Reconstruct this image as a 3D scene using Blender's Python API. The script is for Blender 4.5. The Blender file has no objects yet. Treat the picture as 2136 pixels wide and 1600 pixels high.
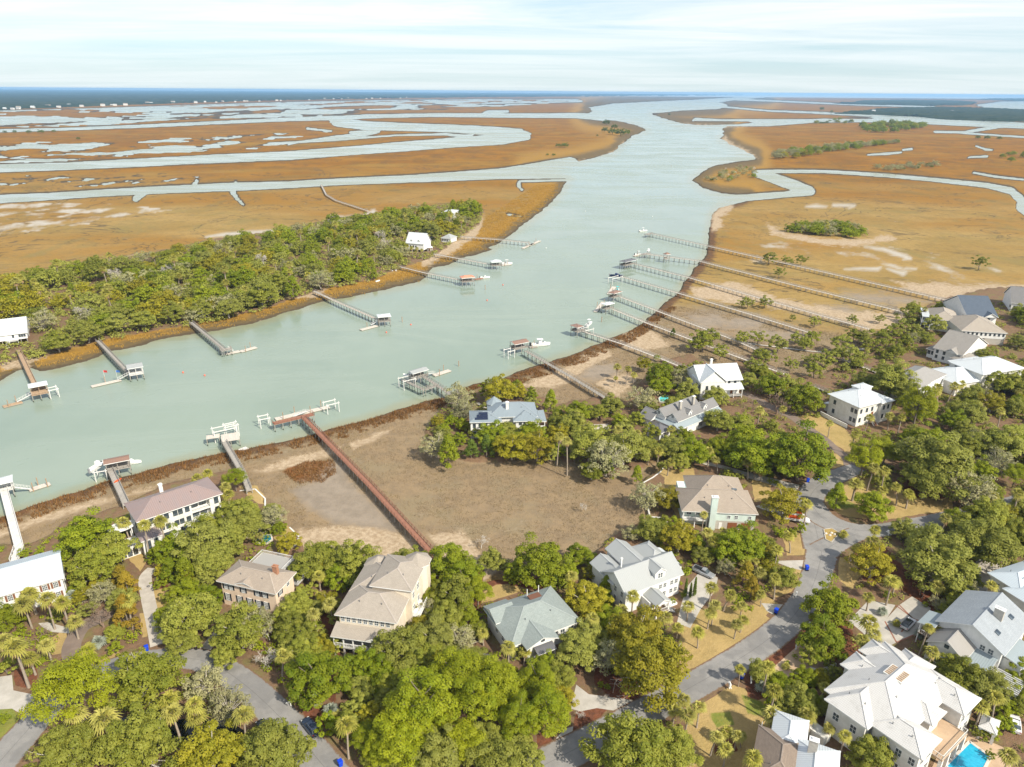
import bpy, math, random
import numpy as np
from mathutils import Vector, Matrix
random.seed(7)
RNG = np.random.default_rng(11)
S = bpy.context.scene
COL = S.collection
R = math.radians

# ------------------------------------------------------------------ camera
CAM_H, FOC, IW, IH = 115.0, 1482.0, 2136.0, 1600.0
PITCH, ROLL = math.atan(610 / 1482.0), R(0.42)
_c, _s = math.cos(PITCH), math.sin(PITCH)
_r0, _u0, FW = np.array([1, 0, 0.]), np.array([0, _s, _c]), np.array([0, _c, -_s])
RI = _r0 * math.cos(ROLL) + _u0 * math.sin(ROLL)
UP = _u0 * math.cos(ROLL) - _r0 * math.sin(ROLL)
cam = bpy.data.cameras.new('camera')
cam.sensor_fit = 'HORIZONTAL'; cam.sensor_width = 36.0
cam.lens = 36.0 * FOC / IW
cam.clip_start = 1.0; cam.clip_end = 200000.0
camo = bpy.data.objects.new('camera', cam); COL.objects.link(camo)
camo.matrix_world = Matrix(((RI[0], UP[0], -FW[0], 0), (RI[1], UP[1], -FW[1], 0), (RI[2], UP[2], -FW[2], CAM_H), (0, 0, 0, 1)))
S.camera = camo

# ------------------------------------------------------------------ light
SUN_EL, SUN_DIR = R(42), Vector((0.73, -0.68, 0)).normalized()     # towards the sun, behind the viewer to one side
sun = bpy.data.lights.new('sun', 'SUN'); sun.energy = 4.5; sun.angle = R(1.2); sun.color = (1.0, 0.92, 0.78)
suno = bpy.data.objects.new('sun', sun); COL.objects.link(suno)
_sd = Vector((SUN_DIR.x * math.cos(SUN_EL), SUN_DIR.y * math.cos(SUN_EL), math.sin(SUN_EL)))
suno.rotation_euler = _sd.to_track_quat('Z', 'Y').to_euler()
suno.location = (0, 0, 300)
W = bpy.data.worlds.new('World'); S.world = W; W.use_nodes = True
nt = W.node_tree; nt.nodes.clear()
def wn(t, **k):
    n = nt.nodes.new(t)
    for a, b in k.items(): setattr(n, a, b)
    return n
def wl(a, b): nt.links.new(a, b)
sky = wn('ShaderNodeTexSky', sky_type='NISHITA', sun_disc=False, sun_elevation=SUN_EL,
         sun_rotation=math.atan2(SUN_DIR.x, SUN_DIR.y), altitude=100.0, air_density=1.0, dust_density=0.6, ozone_density=2.0)
geo = wn('ShaderNodeTexCoord')
sep = wn('ShaderNodeSeparateXYZ'); wl(geo.outputs['Generated'], sep.inputs[0])
zz = wn('ShaderNodeMath', operation='MAXIMUM'); wl(sep.outputs[2], zz.inputs[0]); zz.inputs[1].default_value = 0.0
za = wn('ShaderNodeMath', operation='ADD'); wl(zz.outputs[0], za.inputs[0]); za.inputs[1].default_value = 0.045
dx = wn('ShaderNodeMath', operation='DIVIDE'); wl(sep.outputs[0], dx.inputs[0]); wl(za.outputs[0], dx.inputs[1])
dy = wn('ShaderNodeMath', operation='DIVIDE'); wl(sep.outputs[1], dy.inputs[0]); wl(za.outputs[0], dy.inputs[1])
cmb = wn('ShaderNodeCombineXYZ'); wl(dx.outputs[0], cmb.inputs[0]); wl(dy.outputs[0], cmb.inputs[1])
mp = wn('ShaderNodeMapping'); mp.inputs['Scale'].default_value = (0.16, 0.42, 1); mp.inputs['Rotation'].default_value = (0, 0, R(9)); wl(cmb.outputs[0], mp.inputs[0])
nz = wn('ShaderNodeTexNoise'); nz.inputs['Scale'].default_value = 1.0; nz.inputs['Detail'].default_value = 9; nz.inputs['Roughness'].default_value = 0.62; nz.inputs['Distortion'].default_value = 0.5
wl(mp.outputs[0], nz.inputs['Vector'])
cr = wn('ShaderNodeValToRGB'); cr.color_ramp.elements[0].position = 0.36; cr.color_ramp.elements[1].position = 0.60
wl(nz.outputs['Fac'], cr.inputs[0])
# thin cirrus veil: thins out towards the horizon where one looks below the cloud sheet
hz = wn('ShaderNodeMapRange'); hz.inputs[1].default_value = 0.02; hz.inputs[2].default_value = 0.09; hz.inputs[3].default_value = 0.35; hz.inputs[4].default_value = 0.95
wl(zz.outputs[0], hz.inputs[0])
cf = wn('ShaderNodeMath', operation='MULTIPLY'); wl(cr.outputs[0], cf.inputs[0]); wl(hz.outputs[0], cf.inputs[1])
mixc = wn('ShaderNodeMixRGB'); wl(cf.outputs[0], mixc.inputs[0]); wl(sky.outputs[0], mixc.inputs[1]); mixc.inputs[2].default_value = (7.1, 7.25, 7.35, 1)
veil = wn('ShaderNodeMapRange'); wl(zz.outputs[0], veil.inputs[0]); veil.inputs[1].default_value = 0.0; veil.inputs[2].default_value = 0.13; veil.inputs[3].default_value = 0.9; veil.inputs[4].default_value = 0.0
vm = wn('ShaderNodeMixRGB'); wl(veil.outputs[0], vm.inputs[0]); wl(sky.outputs[0], vm.inputs[1]); lo = wn('ShaderNodeMapRange'); wl(zz.outputs[0], lo.inputs[0]); lo.inputs[1].default_value = 0.0; lo.inputs[2].default_value = 0.045; lc = wn('ShaderNodeMixRGB'); wl(lo.outputs[0], lc.inputs[0]); lc.inputs[1].default_value = (4.9, 5.75, 5.9, 1); lc.inputs[2].default_value = (3.5, 5.1, 6.15, 1); wl(lc.outputs[0], vm.inputs[2]); wl(vm.outputs[0], mixc.inputs[1])
bg = wn('ShaderNodeBackground'); bg.inputs['Strength'].default_value = 0.105; wl(mixc.outputs[0], bg.inputs[0])
wo = wn('ShaderNodeOutputWorld'); wl(bg.outputs[0], wo.inputs[0])
S.view_settings.view_transform = 'Standard'; S.view_settings.look = 'None'
S.view_settings.gamma = 1.0; S.view_settings.use_curve_mapping = False
S.view_settings.exposure = 0.56
S.render.engine = 'CYCLES'
S.cycles.use_denoising = True
S.cycles.max_bounces = 8; S.cycles.transparent_max_bounces = 8; S.cycles.volume_bounces = 0
S.cycles.diffuse_bounces = 3; S.cycles.glossy_bounces = 3; S.cycles.transmission_bounces = 3

# ------------------------------------------------------------------ survey helper: a point of the photograph -> the place on the ground
LAND, MARSH, ISLE = 1.5, 0.6, 1.2
def G(x, y, z=0.0):
    d = FW + RI * ((x - 1068) / FOC) - UP * ((y - 800) / FOC)
    t = (z - CAM_H) / d[2]
    return np.array([d[0] * t, d[1] * t, z])
def depth(p): return float((np.array(p) - np.array([0, 0, CAM_H])) @ FW)
def PX(X, Y, Z):
    q0, q1, q2 = X, Y, Z - CAM_H
    f = q0 * FW[0] + q1 * FW[1] + q2 * FW[2]
    return (1068 + FOC * (q0 * RI[0] + q1 * RI[1] + q2 * RI[2]) / f, 800 - FOC * (q0 * UP[0] + q1 * UP[1] + q2 * UP[2]) / f)

# ------------------------------------------------------------------ mesh helpers
class MB:
    def __init__(s): s.v = []; s.f = []; s.m = []
    def poly(s, pts, mi=0):
        n = len(s.v); s.v += [tuple(p) for p in pts]; s.f.append(tuple(range(n, n + len(pts)))); s.m.append(mi)
    def hexa(s, p, mi=0):     # p: 4 bottom (ccw) + 4 top
        n = len(s.v); s.v += [tuple(q) for q in p]
        for f in ((3, 2, 1, 0), (4, 5, 6, 7), (0, 1, 5, 4), (1, 2, 6, 5), (2, 3, 7, 6), (3, 0, 4, 7)):
            s.f.append(tuple(n + i for i in f)); s.m.append(mi)
    def box(s, x0, y0, z0, x1, y1, z1, mi=0):
        s.hexa([(x0, y0, z0), (x1, y0, z0), (x1, y1, z0), (x0, y1, z0), (x0, y0, z1), (x1, y0, z1), (x1, y1, z1), (x0, y1, z1)], mi)
    def bar(s, a, b, w, h, mi=0):
        a, b = Vector(a), Vector(b); d = (b - a)
        if d.length < 1e-6: return
        d.normalize(); up = Vector((0, 0, 1)) if abs(d.z) < 0.95 else Vector((1, 0, 0))
        sx = d.cross(up).normalized() * (w / 2); sz = sx.cross(d).normalized() * (h / 2)
        s.hexa([a - sx - sz, a + sx - sz, b + sx - sz, b - sx - sz, a - sx + sz, a + sx + sz, b + sx + sz, b - sx + sz], mi)
    def tube(s, pts, rad, n=6, mi=0, cap=True):
        k = len(s.v); pts = [Vector(p) for p in pts]
        if not hasattr(rad, '__len__'): rad = [rad] * len(pts)
        for i, p in enumerate(pts):
            d = (pts[min(i + 1, len(pts) - 1)] - pts[max(i - 1, 0)]).normalized()
            a = d.cross(Vector((0.31, 0.9, 0.2)) if abs(d.z) > 0.8 else Vector((0, 0, 1))).normalized(); b = d.cross(a)
            for j in range(n):
                t = 2 * math.pi * j / n; s.v.append(tuple(p + (a * math.cos(t) + b * math.sin(t)) * rad[i]))
        for i in range(len(pts) - 1):
            for j in range(n):
                s.f.append((k + i * n + j, k + i * n + (j + 1) % n, k + (i + 1) * n + (j + 1) % n, k + (i + 1) * n + j)); s.m.append(mi)
        if cap:
            s.f.append(tuple(k + j for j in range(n))[::-1]); s.m.append(mi)
            s.f.append(tuple(k + (len(pts) - 1) * n + j for j in range(n))); s.m.append(mi)
    def loft(s, rings, mi=0, cap=True):
        k = len(s.v); n = len(rings[0])
        for r in rings: s.v += [tuple(p) for p in r]
        for i in range(len(rings) - 1):
            for j in range(n):
                s.f.append((k + i * n + j, k + i * n + (j + 1) % n, k + (i + 1) * n + (j + 1) % n, k + (i + 1) * n + j)); s.m.append(mi)
        if cap:
            s.f.append(tuple(k + j for j in range(n))[::-1]); s.m.append(mi)
            s.f.append(tuple(k + (len(rings) - 1) * n + j for j in range(n))); s.m.append(mi)
    def mesh(s, name, mats, uv=False, smooth=False):
        me = bpy.data.meshes.new(name); me.from_pydata(s.v, [], s.f)
        for m in (mats if isinstance(mats, (list, tuple)) else [mats]): me.materials.append(M[m] if isinstance(m, str) else m)
        if any(s.m): me.polygons.foreach_set('material_index', s.m)
        if smooth: me.polygons.foreach_set('use_smooth', [True] * len(me.polygons))
        if uv:
            ul = me.uv_layers.new(name='UVMap')
            for p in me.polygons:
                n = p.normal; u = Vector((0, 0, 1)).cross(n)
                u = u.normalized() if u.length > 1e-3 else Vector((1, 0, 0)); v = n.cross(u)
                for li in p.loop_indices:
                    co = me.vertices[me.loops[li].vertex_index].co; ul.data[li].uv = (co.dot(u), co.dot(v))
        me.update(); return me
    def obj(s, name, mats, parent=None, uv=False, smooth=False): return link(name, s.mesh(name, mats, uv, smooth), parent)
def link(name, me, parent=None, loc=None, rz=None):
    o = bpy.data.objects.new(name, me); COL.objects.link(o)
    if parent is not None: o.parent = parent
    if loc is not None: o.location = loc
    if rz is not None: o.rotation_euler = (0, 0, rz)
    return o
def tag(o, label=None, cat=None, group=None, kind=None):
    if label: o['label'] = label
    if cat: o['category'] = cat
    if group: o['group'] = group
    if kind: o['kind'] = kind
    return o
def empty(name, loc, rz=0.0):
    o = bpy.data.objects.new(name, None); COL.objects.link(o); o.empty_display_size = 1.0
    o.location = tuple(float(q) for q in loc); o.rotation_euler = (0, 0, rz); return o
MARKS = []      # (phrase, x, y): things other labels can refer to
def mark(phrase, p): MARKS.append((phrase, float(p[0]), float(p[1])))

# ------------------------------------------------------------------ materials
M = {}
class NB:
    def __init__(s, name):
        s.m = bpy.data.materials.new(name); s.m.use_nodes = True; s.t = s.m.node_tree; s.t.nodes.clear(); M[name] = s.m
        s.out = s.n('ShaderNodeOutputMaterial')
    def n(s, t, **k):
        nd = s.t.nodes.new(t)
        for a, b in k.items(): setattr(nd, a, b)
        return nd
    def l(s, a, b): s.t.links.new(a, b)
    def set(s, sock, v):
        if hasattr(v, 'is_linked') or hasattr(v, 'links'): s.l(v, sock)
        elif isinstance(v, (tuple, list)) and len(v) == 3 and len(sock.default_value) == 4: sock.default_value = (*v, 1)
        else: sock.default_value = v
    def pos(s): return s.n('ShaderNodeNewGeometry').outputs['Position']
    def objc(s): return s.n('ShaderNodeTexCoord').outputs['Object']
    def uv(s): return s.n('ShaderNodeTexCoord').outputs['UV']
    def noise(s, vec, scale, detail=3, rough=0.55, stretch=None, dist=0.0):
        if stretch:
            mp = s.n('ShaderNodeMapping'); mp.inputs['Scale'].default_value = stretch; s.l(vec, mp.inputs[0]); vec = mp.outputs[0]
        t = s.n('ShaderNodeTexNoise'); s.l(vec, t.inputs['Vector'])
        t.inputs['Scale'].default_value = scale; t.inputs['Detail'].default_value = detail; t.inputs['Roughness'].default_value = rough; t.inputs['Distortion'].default_value = dist
        return t.outputs['Fac']
    def mr(s, v, a, b, c=0.0, d=1.0, smooth=True):
        t = s.n('ShaderNodeMapRange'); t.interpolation_type = 'SMOOTHSTEP' if smooth else 'LINEAR'
        s.set(t.inputs[0], v); t.inputs[1].default_value = a; t.inputs[2].default_value = b; t.inputs[3].default_value = c; t.inputs[4].default_value = d
        return t.outputs[0]
    def math(s, op, a, b=None):
        t = s.n('ShaderNodeMath', operation=op); s.set(t.inputs[0], a)
        if b is not None: s.set(t.inputs[1], b)
        return t.outputs[0]
    def mix(s, f, a, b, mode='MIX'):
        t = s.n('ShaderNodeMixRGB', blend_type=mode); s.set(t.inputs[0], f); s.set(t.inputs[1], a); s.set(t.inputs[2], b); return t.outputs[0]
    def attr(s, name): return s.n('ShaderNodeAttribute', attribute_name=name).outputs['Fac']
    def bump(s, h, strength=0.3, dist=0.05):
        b = s.n('ShaderNodeBump'); b.inputs['Strength'].default_value = strength; b.inputs['Distance'].default_value = dist; s.l(h, b.inputs['Height']); return b.outputs[0]
    def bsdf(s, col, rough=0.7, spec=0.3, metal=0.0, normal=None, **k):
        p = s.n('ShaderNodeBsdfPrincipled'); s.set(p.inputs['Base Color'], col); s.set(p.inputs['Roughness'], rough)
        p.inputs['Specular IOR Level'].default_value = spec; p.inputs['Metallic'].default_value = metal
        if normal is not None: s.l(normal, p.inputs['Normal'])
        for a, b in k.items(): s.set(p.inputs[a], b)
        return p.outputs[0]
    def done(s, sh): s.l(sh, s.out.inputs['Surface']); return s.m

def plain(name, a, b=None, scale=3.0, rough=0.6, spec=0.3, metal=0.0, bump=0.0):
    k = NB(name); b = b or tuple(q * 0.82 for q in a)
    nz = k.noise(k.objc(), scale, 4, 0.6)
    col = k.mix(k.mr(nz, 0.3, 0.7), a, b)
    return k.done(k.bsdf(col, rough, spec, metal, k.bump(nz, bump, 0.05) if bump else None))
def siding(name, a, gap=0.16):
    k = NB(name); o = k.objc(); sp = k.n('ShaderNodeSeparateXYZ'); k.l(o, sp.inputs[0])
    fr = k.math('FRACT', k.math('DIVIDE', sp.outputs[2], gap))
    line = k.mr(fr, 0.0, 0.16, 0.86, 1.0)
    nz = k.noise(o, 1.2, 5, 0.6, stretch=(1, 1, 0.35))
    col = k.mix(k.mr(nz, 0.35, 0.75), a, tuple(q * 0.88 for q in a))
    t = k.n('ShaderNodeMixRGB', blend_type='MULTIPLY'); t.inputs[0].default_value = 0.5; k.l(col, t.inputs[1]); k.l(line, t.inputs[2])
    return k.done(k.bsdf(t.outputs[0], 0.6, 0.3, 0, k.bump(fr, 0.4, 0.02)))
def shingle(name, a, b, streak=0.25):
    k = NB(name); u = k.uv()
    br = k.n('ShaderNodeTexBrick'); k.l(u, br.inputs['Vector']); br.inputs['Scale'].default_value = 1.0
    br.inputs['Brick Width'].default_value = 0.62; br.inputs['Row Height'].default_value = 0.24; br.inputs['Mortar Size'].default_value = 0.012
    k.set(br.inputs['Color1'], a); k.set(br.inputs['Color2'], b); k.set(br.inputs['Mortar'], tuple(q * 0.55 for q in a)); br.offset = 0.5
    n1 = k.noise(u, 0.45, 5, 0.65, stretch=(1, 0.4, 1)); n2 = k.noise(u, 5.0, 3, 0.6)
    col = k.mix(k.mr(n1, 0.35, 0.75, 0, streak + 0.35), br.outputs['Color'], tuple(q * 0.72 for q in a))
    col = k.mix(k.mr(n2, 0.3, 0.8, 0, 0.35), col, tuple(min(1, q * 1.25) for q in a))
    return k.done(k.bsdf(col, 0.85, 0.2, 0, k.bump(br.outputs['Fac'], 0.35, 0.03)))
def seam(name, a, gap=0.45, rough=0.42, metal=0.0, stain=(0.4, 0.4, 0.4), stained=0.25):
    k = NB(name); u = k.uv(); sp = k.n('ShaderNodeSeparateXYZ'); k.l(u, sp.inputs[0])
    fr = k.math('FRACT', k.math('DIVIDE', sp.outputs[0], gap)); tri = k.math('ABSOLUTE', k.math('SUBTRACT', fr, 0.5))
    rib = k.mr(tri, 0.36, 0.5)
    n1 = k.noise(u, 0.5, 5, 0.65, stretch=(1, 0.25, 1))
    col = k.mix(k.mr(n1, 0.4, 0.8, 0, stained), a, tuple(p * q * 2 for p, q in zip(a, stain)))
    col = k.mix(k.math('MULTIPLY', rib, 0.42), col, tuple(q * 0.6 for q in a))
    return k.done(k.bsdf(col, rough, 0.4, metal, k.bump(rib, 0.8, 0.05)))
def tiles(name, a, dirt):
    k = NB(name); u = k.uv(); sp = k.n('ShaderNodeSeparateXYZ'); k.l(u, sp.inputs[0])
    fr = k.math('FRACT', k.math('DIVIDE', sp.outputs[1], 0.36)); row = k.mr(fr, 0.0, 0.3, 1.0, 0.0)
    fu = k.math('FRACT', k.math('DIVIDE', sp.outputs[0], 0.34)); cx = k.mr(k.math('ABSOLUTE', k.math('SUBTRACT', fu, 0.5)), 0.34, 0.5)
    n1 = k.noise(u, 0.35, 6, 0.7); n2 = k.noise(u, 3.0, 3, 0.6)
    col = k.mix(k.math('MULTIPLY', k.mr(n1, 0.45, 0.72), k.mr(n2, 0.35, 0.65, 0.2, 0.9)), a, dirt)
    col = k.mix(k.math('MULTIPLY', row, 0.55), col, tuple(q * 0.45 for q in a)); col = k.mix(k.math('MULTIPLY', cx, 0.25), col, tuple(q * 0.5 for q in a))
    return k.done(k.bsdf(col, 0.6, 0.3, 0, k.bump(k.math('ADD', row, cx), 0.5, 0.04)))
def planks(name, a, b, gap=0.15, along=0):
    k = NB(name); u = k.uv(); sp = k.n('ShaderNodeSeparateXYZ'); k.l(u, sp.inputs[0])
    q = k.math('DIVIDE', sp.outputs[along], gap); fr = k.math('FRACT', q); fl = k.math('FLOOR', q)
    wn_ = k.n('ShaderNodeTexWhiteNoise', noise_dimensions='1D'); k.l(fl, wn_.inputs['W'])
    n1 = k.noise(u, 0.8, 4, 0.6)
    col = k.mix(wn_.outputs['Value'], a, b); col = k.mix(k.mr(n1, 0.4, 0.8, 0, 0.5), col, tuple(x * 0.6 for x in a))
    col = k.mix(k.mr(fr, 0.0, 0.12, 0.7, 0.0), col, tuple(x * 0.3 for x in a))
    return k.done(k.bsdf(col, 0.8, 0.2))
siding('white_siding', (0.74, 0.74, 0.72)); siding('peach_siding', (0.74, 0.58, 0.44)); siding('mint_siding', (0.60, 0.70, 0.645)); siding('cream_siding', (0.70, 0.62, 0.50)); siding('bluegrey_siding', (0.42, 0.55, 0.64))
plain('white_stucco', (0.74, 0.73, 0.69), (0.60, 0.59, 0.54), 0.6, 0.8, 0.2, 0, 0.1); plain('grey_stucco', (0.42, 0.42, 0.40), (0.34, 0.34, 0.32), 0.7, 0.85)
plain('trim_white', (0.78, 0.78, 0.76), (0.7, 0.7, 0.67), 1.5, 0.5); plain('brick', (0.40, 0.20, 0.12), (0.30, 0.15, 0.09), 6, 0.9); plain('concrete_block', (0.46, 0.43, 0.38), None, 2, 0.9)
plain('shutter_black', (0.035, 0.04, 0.05), None, 4, 0.5); plain('shutter_brown', (0.22, 0.10, 0.055), None, 4, 0.6); plain('door_wood', (0.26, 0.10, 0.045), (0.18, 0.07, 0.03), 3, 0.45); plain('door_dark', (0.06, 0.06, 0.065), None, 3, 0.5)
shingle('roof_tan', (0.34, 0.285, 0.23), (0.29, 0.24, 0.195)); shingle('roof_beige', (0.36, 0.315, 0.265), (0.31, 0.275, 0.23)); shingle('roof_sage', (0.275, 0.31, 0.295), (0.225, 0.26, 0.25)); shingle('roof_grey', (0.20, 0.195, 0.19), (0.155, 0.15, 0.15)); shingle('roof_lightgrey', (0.33, 0.36, 0.385), (0.28, 0.305, 0.33)); shingle('roof_navy', (0.10, 0.125, 0.16), (0.075, 0.095, 0.13)); shingle('roof_brown', (0.24, 0.19, 0.15), (0.19, 0.15, 0.12))
seam('metal_white', (0.57, 0.605, 0.62)); seam('metal_pale', (0.47, 0.535, 0.58), stained=0.3); seam('metal_silver', (0.35, 0.365, 0.36)); seam('metal_blue', (0.23, 0.275, 0.305)); seam('metal_rust', (0.275, 0.205, 0.19), 0.5, 0.5, 0, (0.42, 0.5, 0.55), 0.7); seam('metal_greytan', (0.30, 0.285, 0.265), 0.5); seam('metal_dark', (0.13, 0.13, 0.14)); seam('metal_brown', (0.26, 0.16, 0.12)); seam('metal_orange', (0.62, 0.27, 0.17))
shingle('roof_greybrown', (0.29, 0.27, 0.245), (0.245, 0.23, 0.21)); seam('metal_charcoal', (0.20, 0.195, 0.19), 0.5); seam('metal_slate', (0.29, 0.34, 0.36))
tiles('roof_white_tile', (0.56, 0.55, 0.53), (0.40, 0.385, 0.36))
planks('deck_grey', (0.40, 0.37, 0.33), (0.30, 0.28, 0.25)); planks('deck_white', (0.68, 0.66, 0.62), (0.56, 0.54, 0.50)); planks('deck_red', (0.32, 0.155, 0.10), (0.26, 0.125, 0.085)); planks('deck_tan', (0.44, 0.31, 0.20), (0.36, 0.25, 0.16)); planks('deck_pale', (0.60, 0.55, 0.48), (0.50, 0.455, 0.40))
plain('timber_grey', (0.36, 0.33, 0.29), (0.25, 0.23, 0.20), 2.5, 0.9); plain('timber_pale', (0.52, 0.48, 0.42), (0.42, 0.385, 0.335), 2.5, 0.9); plain('timber_red', (0.29, 0.14, 0.095), (0.22, 0.11, 0.075), 2.5, 0.85); plain('timber_white', (0.70, 0.69, 0.66), (0.58, 0.57, 0.54), 2, 0.8); plain('timber_tan', (0.40, 0.28, 0.18), (0.30, 0.21, 0.14), 2, 0.85)
k = NB('piling'); o = k.objc(); sp = k.n('ShaderNodeSeparateXYZ'); k.l(o, sp.inputs[0])
k.done(k.bsdf(k.mix(k.mr(sp.outputs[2], 0.2, 1.1), (0.05, 0.06, 0.035), (0.33, 0.31, 0.27)), 0.9, 0.2))      # weed and mud up to the tide line
plain('float_block', (0.10, 0.10, 0.10), None, 3, 0.9); plain('solar_panel', (0.015, 0.02, 0.045), (0.02, 0.03, 0.06), 8, 0.15, 0.6)
plain('hull_white', (0.80, 0.80, 0.78), (0.74, 0.74, 0.72), 2, 0.25, 0.5); plain('hull_navy', (0.02, 0.035, 0.10), None, 2, 0.2, 0.5); plain('boat_grey', (0.30, 0.31, 0.32), None, 3, 0.5); plain('motor_black', (0.02, 0.02, 0.022), None, 3, 0.35, 0.5); plain('canvas_teal', (0.10, 0.52, 0.52), (0.07, 0.42, 0.43), 3, 0.7); plain('canvas_blue', (0.06, 0.16, 0.45), None, 3, 0.7); plain('canvas_white', (0.78, 0.78, 0.76), None, 3, 0.8); plain('canvas_red', (0.55, 0.05, 0.05), None, 3, 0.8)
plain('tyre', (0.012, 0.012, 0.012), None, 6, 0.9); plain('rim', (0.45, 0.46, 0.47), None, 6, 0.3, 0.5, 0.8); plain('paint_navy', (0.035, 0.05, 0.085), None, 1, 0.22, 0.6); plain('paint_black', (0.015, 0.017, 0.02), None, 1, 0.2, 0.6); plain('paint_white', (0.74, 0.74, 0.74), None, 1, 0.22, 0.6); plain('paint_silver', (0.42, 0.44, 0.46), None, 1, 0.25, 0.6, 0.4); plain('paint_orange', (0.72, 0.12, 0.03), None, 2, 0.4); plain('lamp_red', (0.45, 0.02, 0.02), None, 3, 0.2); plain('lamp_clear', (0.75, 0.75, 0.72), None, 3, 0.15)
plain('bin_blue', (0.005, 0.06, 0.62), (0.005, 0.045, 0.5), 3, 0.4); plain('bin_green', (0.02, 0.11, 0.08), None, 3, 0.5); plain('buoy_pink', (0.75, 0.16, 0.10), None, 3, 0.4); plain('steel', (0.35, 0.36, 0.37), None, 3, 0.4, 0.5, 0.8)
k = NB('glass'); k.done(k.bsdf(k.mix(k.mr(k.noise(k.objc(), 0.7, 2), 0.3, 0.7), (0.03, 0.04, 0.05), (0.10, 0.125, 0.14)), 0.06, 0.7))
k = NB('pool_water'); nz = k.noise(k.pos(), 1.6, 3); k.done(k.bsdf(k.mix(k.mr(nz, 0.3, 0.7), (0.02, 0.30, 0.48), (0.03, 0.38, 0.56)), 0.05, 0.5, 0, k.bump(nz, 0.08, 0.05)))
k = NB('pool_water_dark'); k.done(k.bsdf((0.012, 0.17, 0.24), 0.05, 0.5))
k = NB('pond_water'); k.done(k.bsdf((0.008, 0.009, 0.008), 0.03, 0.5))
# ------------------------------------------------------------------ terrain: one sheet from under the camera to the horizon
def vnoise(x, y, seed=0):
    xi, yi = np.floor(x).astype(np.int64), np.floor(y).astype(np.int64); xf, yf = x - xi, y - yi
    def h(a, b):
        n = (a * 374761393 + b * 668265263 + seed * 974711) & 0x7fffffff
        n = ((n ^ (n >> 13)) * 1274126177) & 0x7fffffff
        return ((n ^ (n >> 16)) & 0xffff) / 65535.0
    u, v = xf * xf * (3 - 2 * xf), yf * yf * (3 - 2 * yf)
    return (h(xi, yi) * (1 - u) + h(xi + 1, yi) * u) * (1 - v) + (h(xi, yi + 1) * (1 - u) + h(xi + 1, yi + 1) * u) * v
def fbm(x, y, o=4, seed=0):
    r, a, t = 0, 1.0, 0
    for i in range(o): r = r + a * vnoise(x * 2 ** i + 17.3 * i, y * 2 ** i - 9.1 * i, seed + i); t += a; a *= 0.5
    return r / t
def sd_poly(px, py, poly, pad=40):
    P = np.array(poly, float); out = np.full(px.shape, -999.0)
    sel = np.where((px > P[:, 0].min() - pad) & (px < P[:, 0].max() + pad) & (py > P[:, 1].min() - pad) & (py < P[:, 1].max() + pad))
    if sel[0].size == 0: return out
    x, y = px[sel], py[sel]; d = np.full(x.shape, 1e9); ins = np.zeros(x.shape, bool)
    for i in range(len(P)):
        a, b = P[i], P[(i + 1) % len(P)]; e = b - a; L = max(e @ e, 1e-9)
        t = np.clip(((x - a[0]) * e[0] + (y - a[1]) * e[1]) / L, 0, 1)
        d = np.minimum(d, (x - a[0] - t * e[0]) ** 2 + (y - a[1] - t * e[1]) ** 2)
        if a[1] != b[1]: ins ^= ((a[1] > y) != (b[1] > y)) & (x < (b[0] - a[0]) * (y - a[1]) / (b[1] - a[1]) + a[0])
    d = np.sqrt(d); out[sel] = np.where(ins, d, -d); return out
def sd_rib(px, py, pts, pad=40):
    P = np.array(pts, float); out = np.full(px.shape, -999.0)
    sel = np.where((px > P[:, 0].min() - pad) & (px < P[:, 0].max() + pad) & (py > P[:, 1].min() - pad) & (py < P[:, 1].max() + pad))
    if sel[0].size == 0: return out
    x, y = px[sel], py[sel]; r = np.full(x.shape, -999.0)
    for i in range(len(P) - 1):
        a, b = P[i, :2], P[i + 1, :2]; e = b - a; L = max(e @ e, 1e-9)
        t = np.clip(((x - a[0]) * e[0] + (y - a[1]) * e[1]) / L, 0, 1)
        r = np.maximum(r, (P[i, 2] * (1 - t) + P[i + 1, 2] * t) / 2 - np.sqrt((x - a[0] - t * e[0]) ** 2 + (y - a[1] - t * e[1]) ** 2))
    out[sel] = r; return out
NEARBANK = [(-300, 1160), (-100, 1110), (0, 1078), (60, 1058), (130, 1033), (200, 1012), (260, 992), (330, 975), (400, 958), (470, 945), (560, 928), (640, 906), (720, 886), (800, 862), (870, 842), (930, 826), (985, 803), (1040, 792), (1090, 773), (1150, 752), (1210, 732), (1260, 710), (1320, 688), (1355, 664), (1378, 640), (1415, 606), (1432, 582), (1450, 556), (1472, 530), (1477, 500), (1480, 470), (1480, 450), (1500, 431), (1530, 418)]
ISLEBANK = [(1190, 376), (1178, 388), (1158, 412), (1130, 440), (1100, 465), (1078, 482), (1062, 496), (1046, 510), (1020, 517), (1030, 521), (1000, 531), (962, 540), (935, 553), (902, 558), (893, 574), (880, 586), (850, 594), (800, 606), (740, 618), (690, 626), (640, 640), (580, 660), (520, 678), (450, 690), (380, 700), (300, 719), (230, 736), (180, 754), (130, 766), (85, 776), (60, 768), (35, 776), (0, 797), (-100, 830), (-300, 880)]
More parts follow.
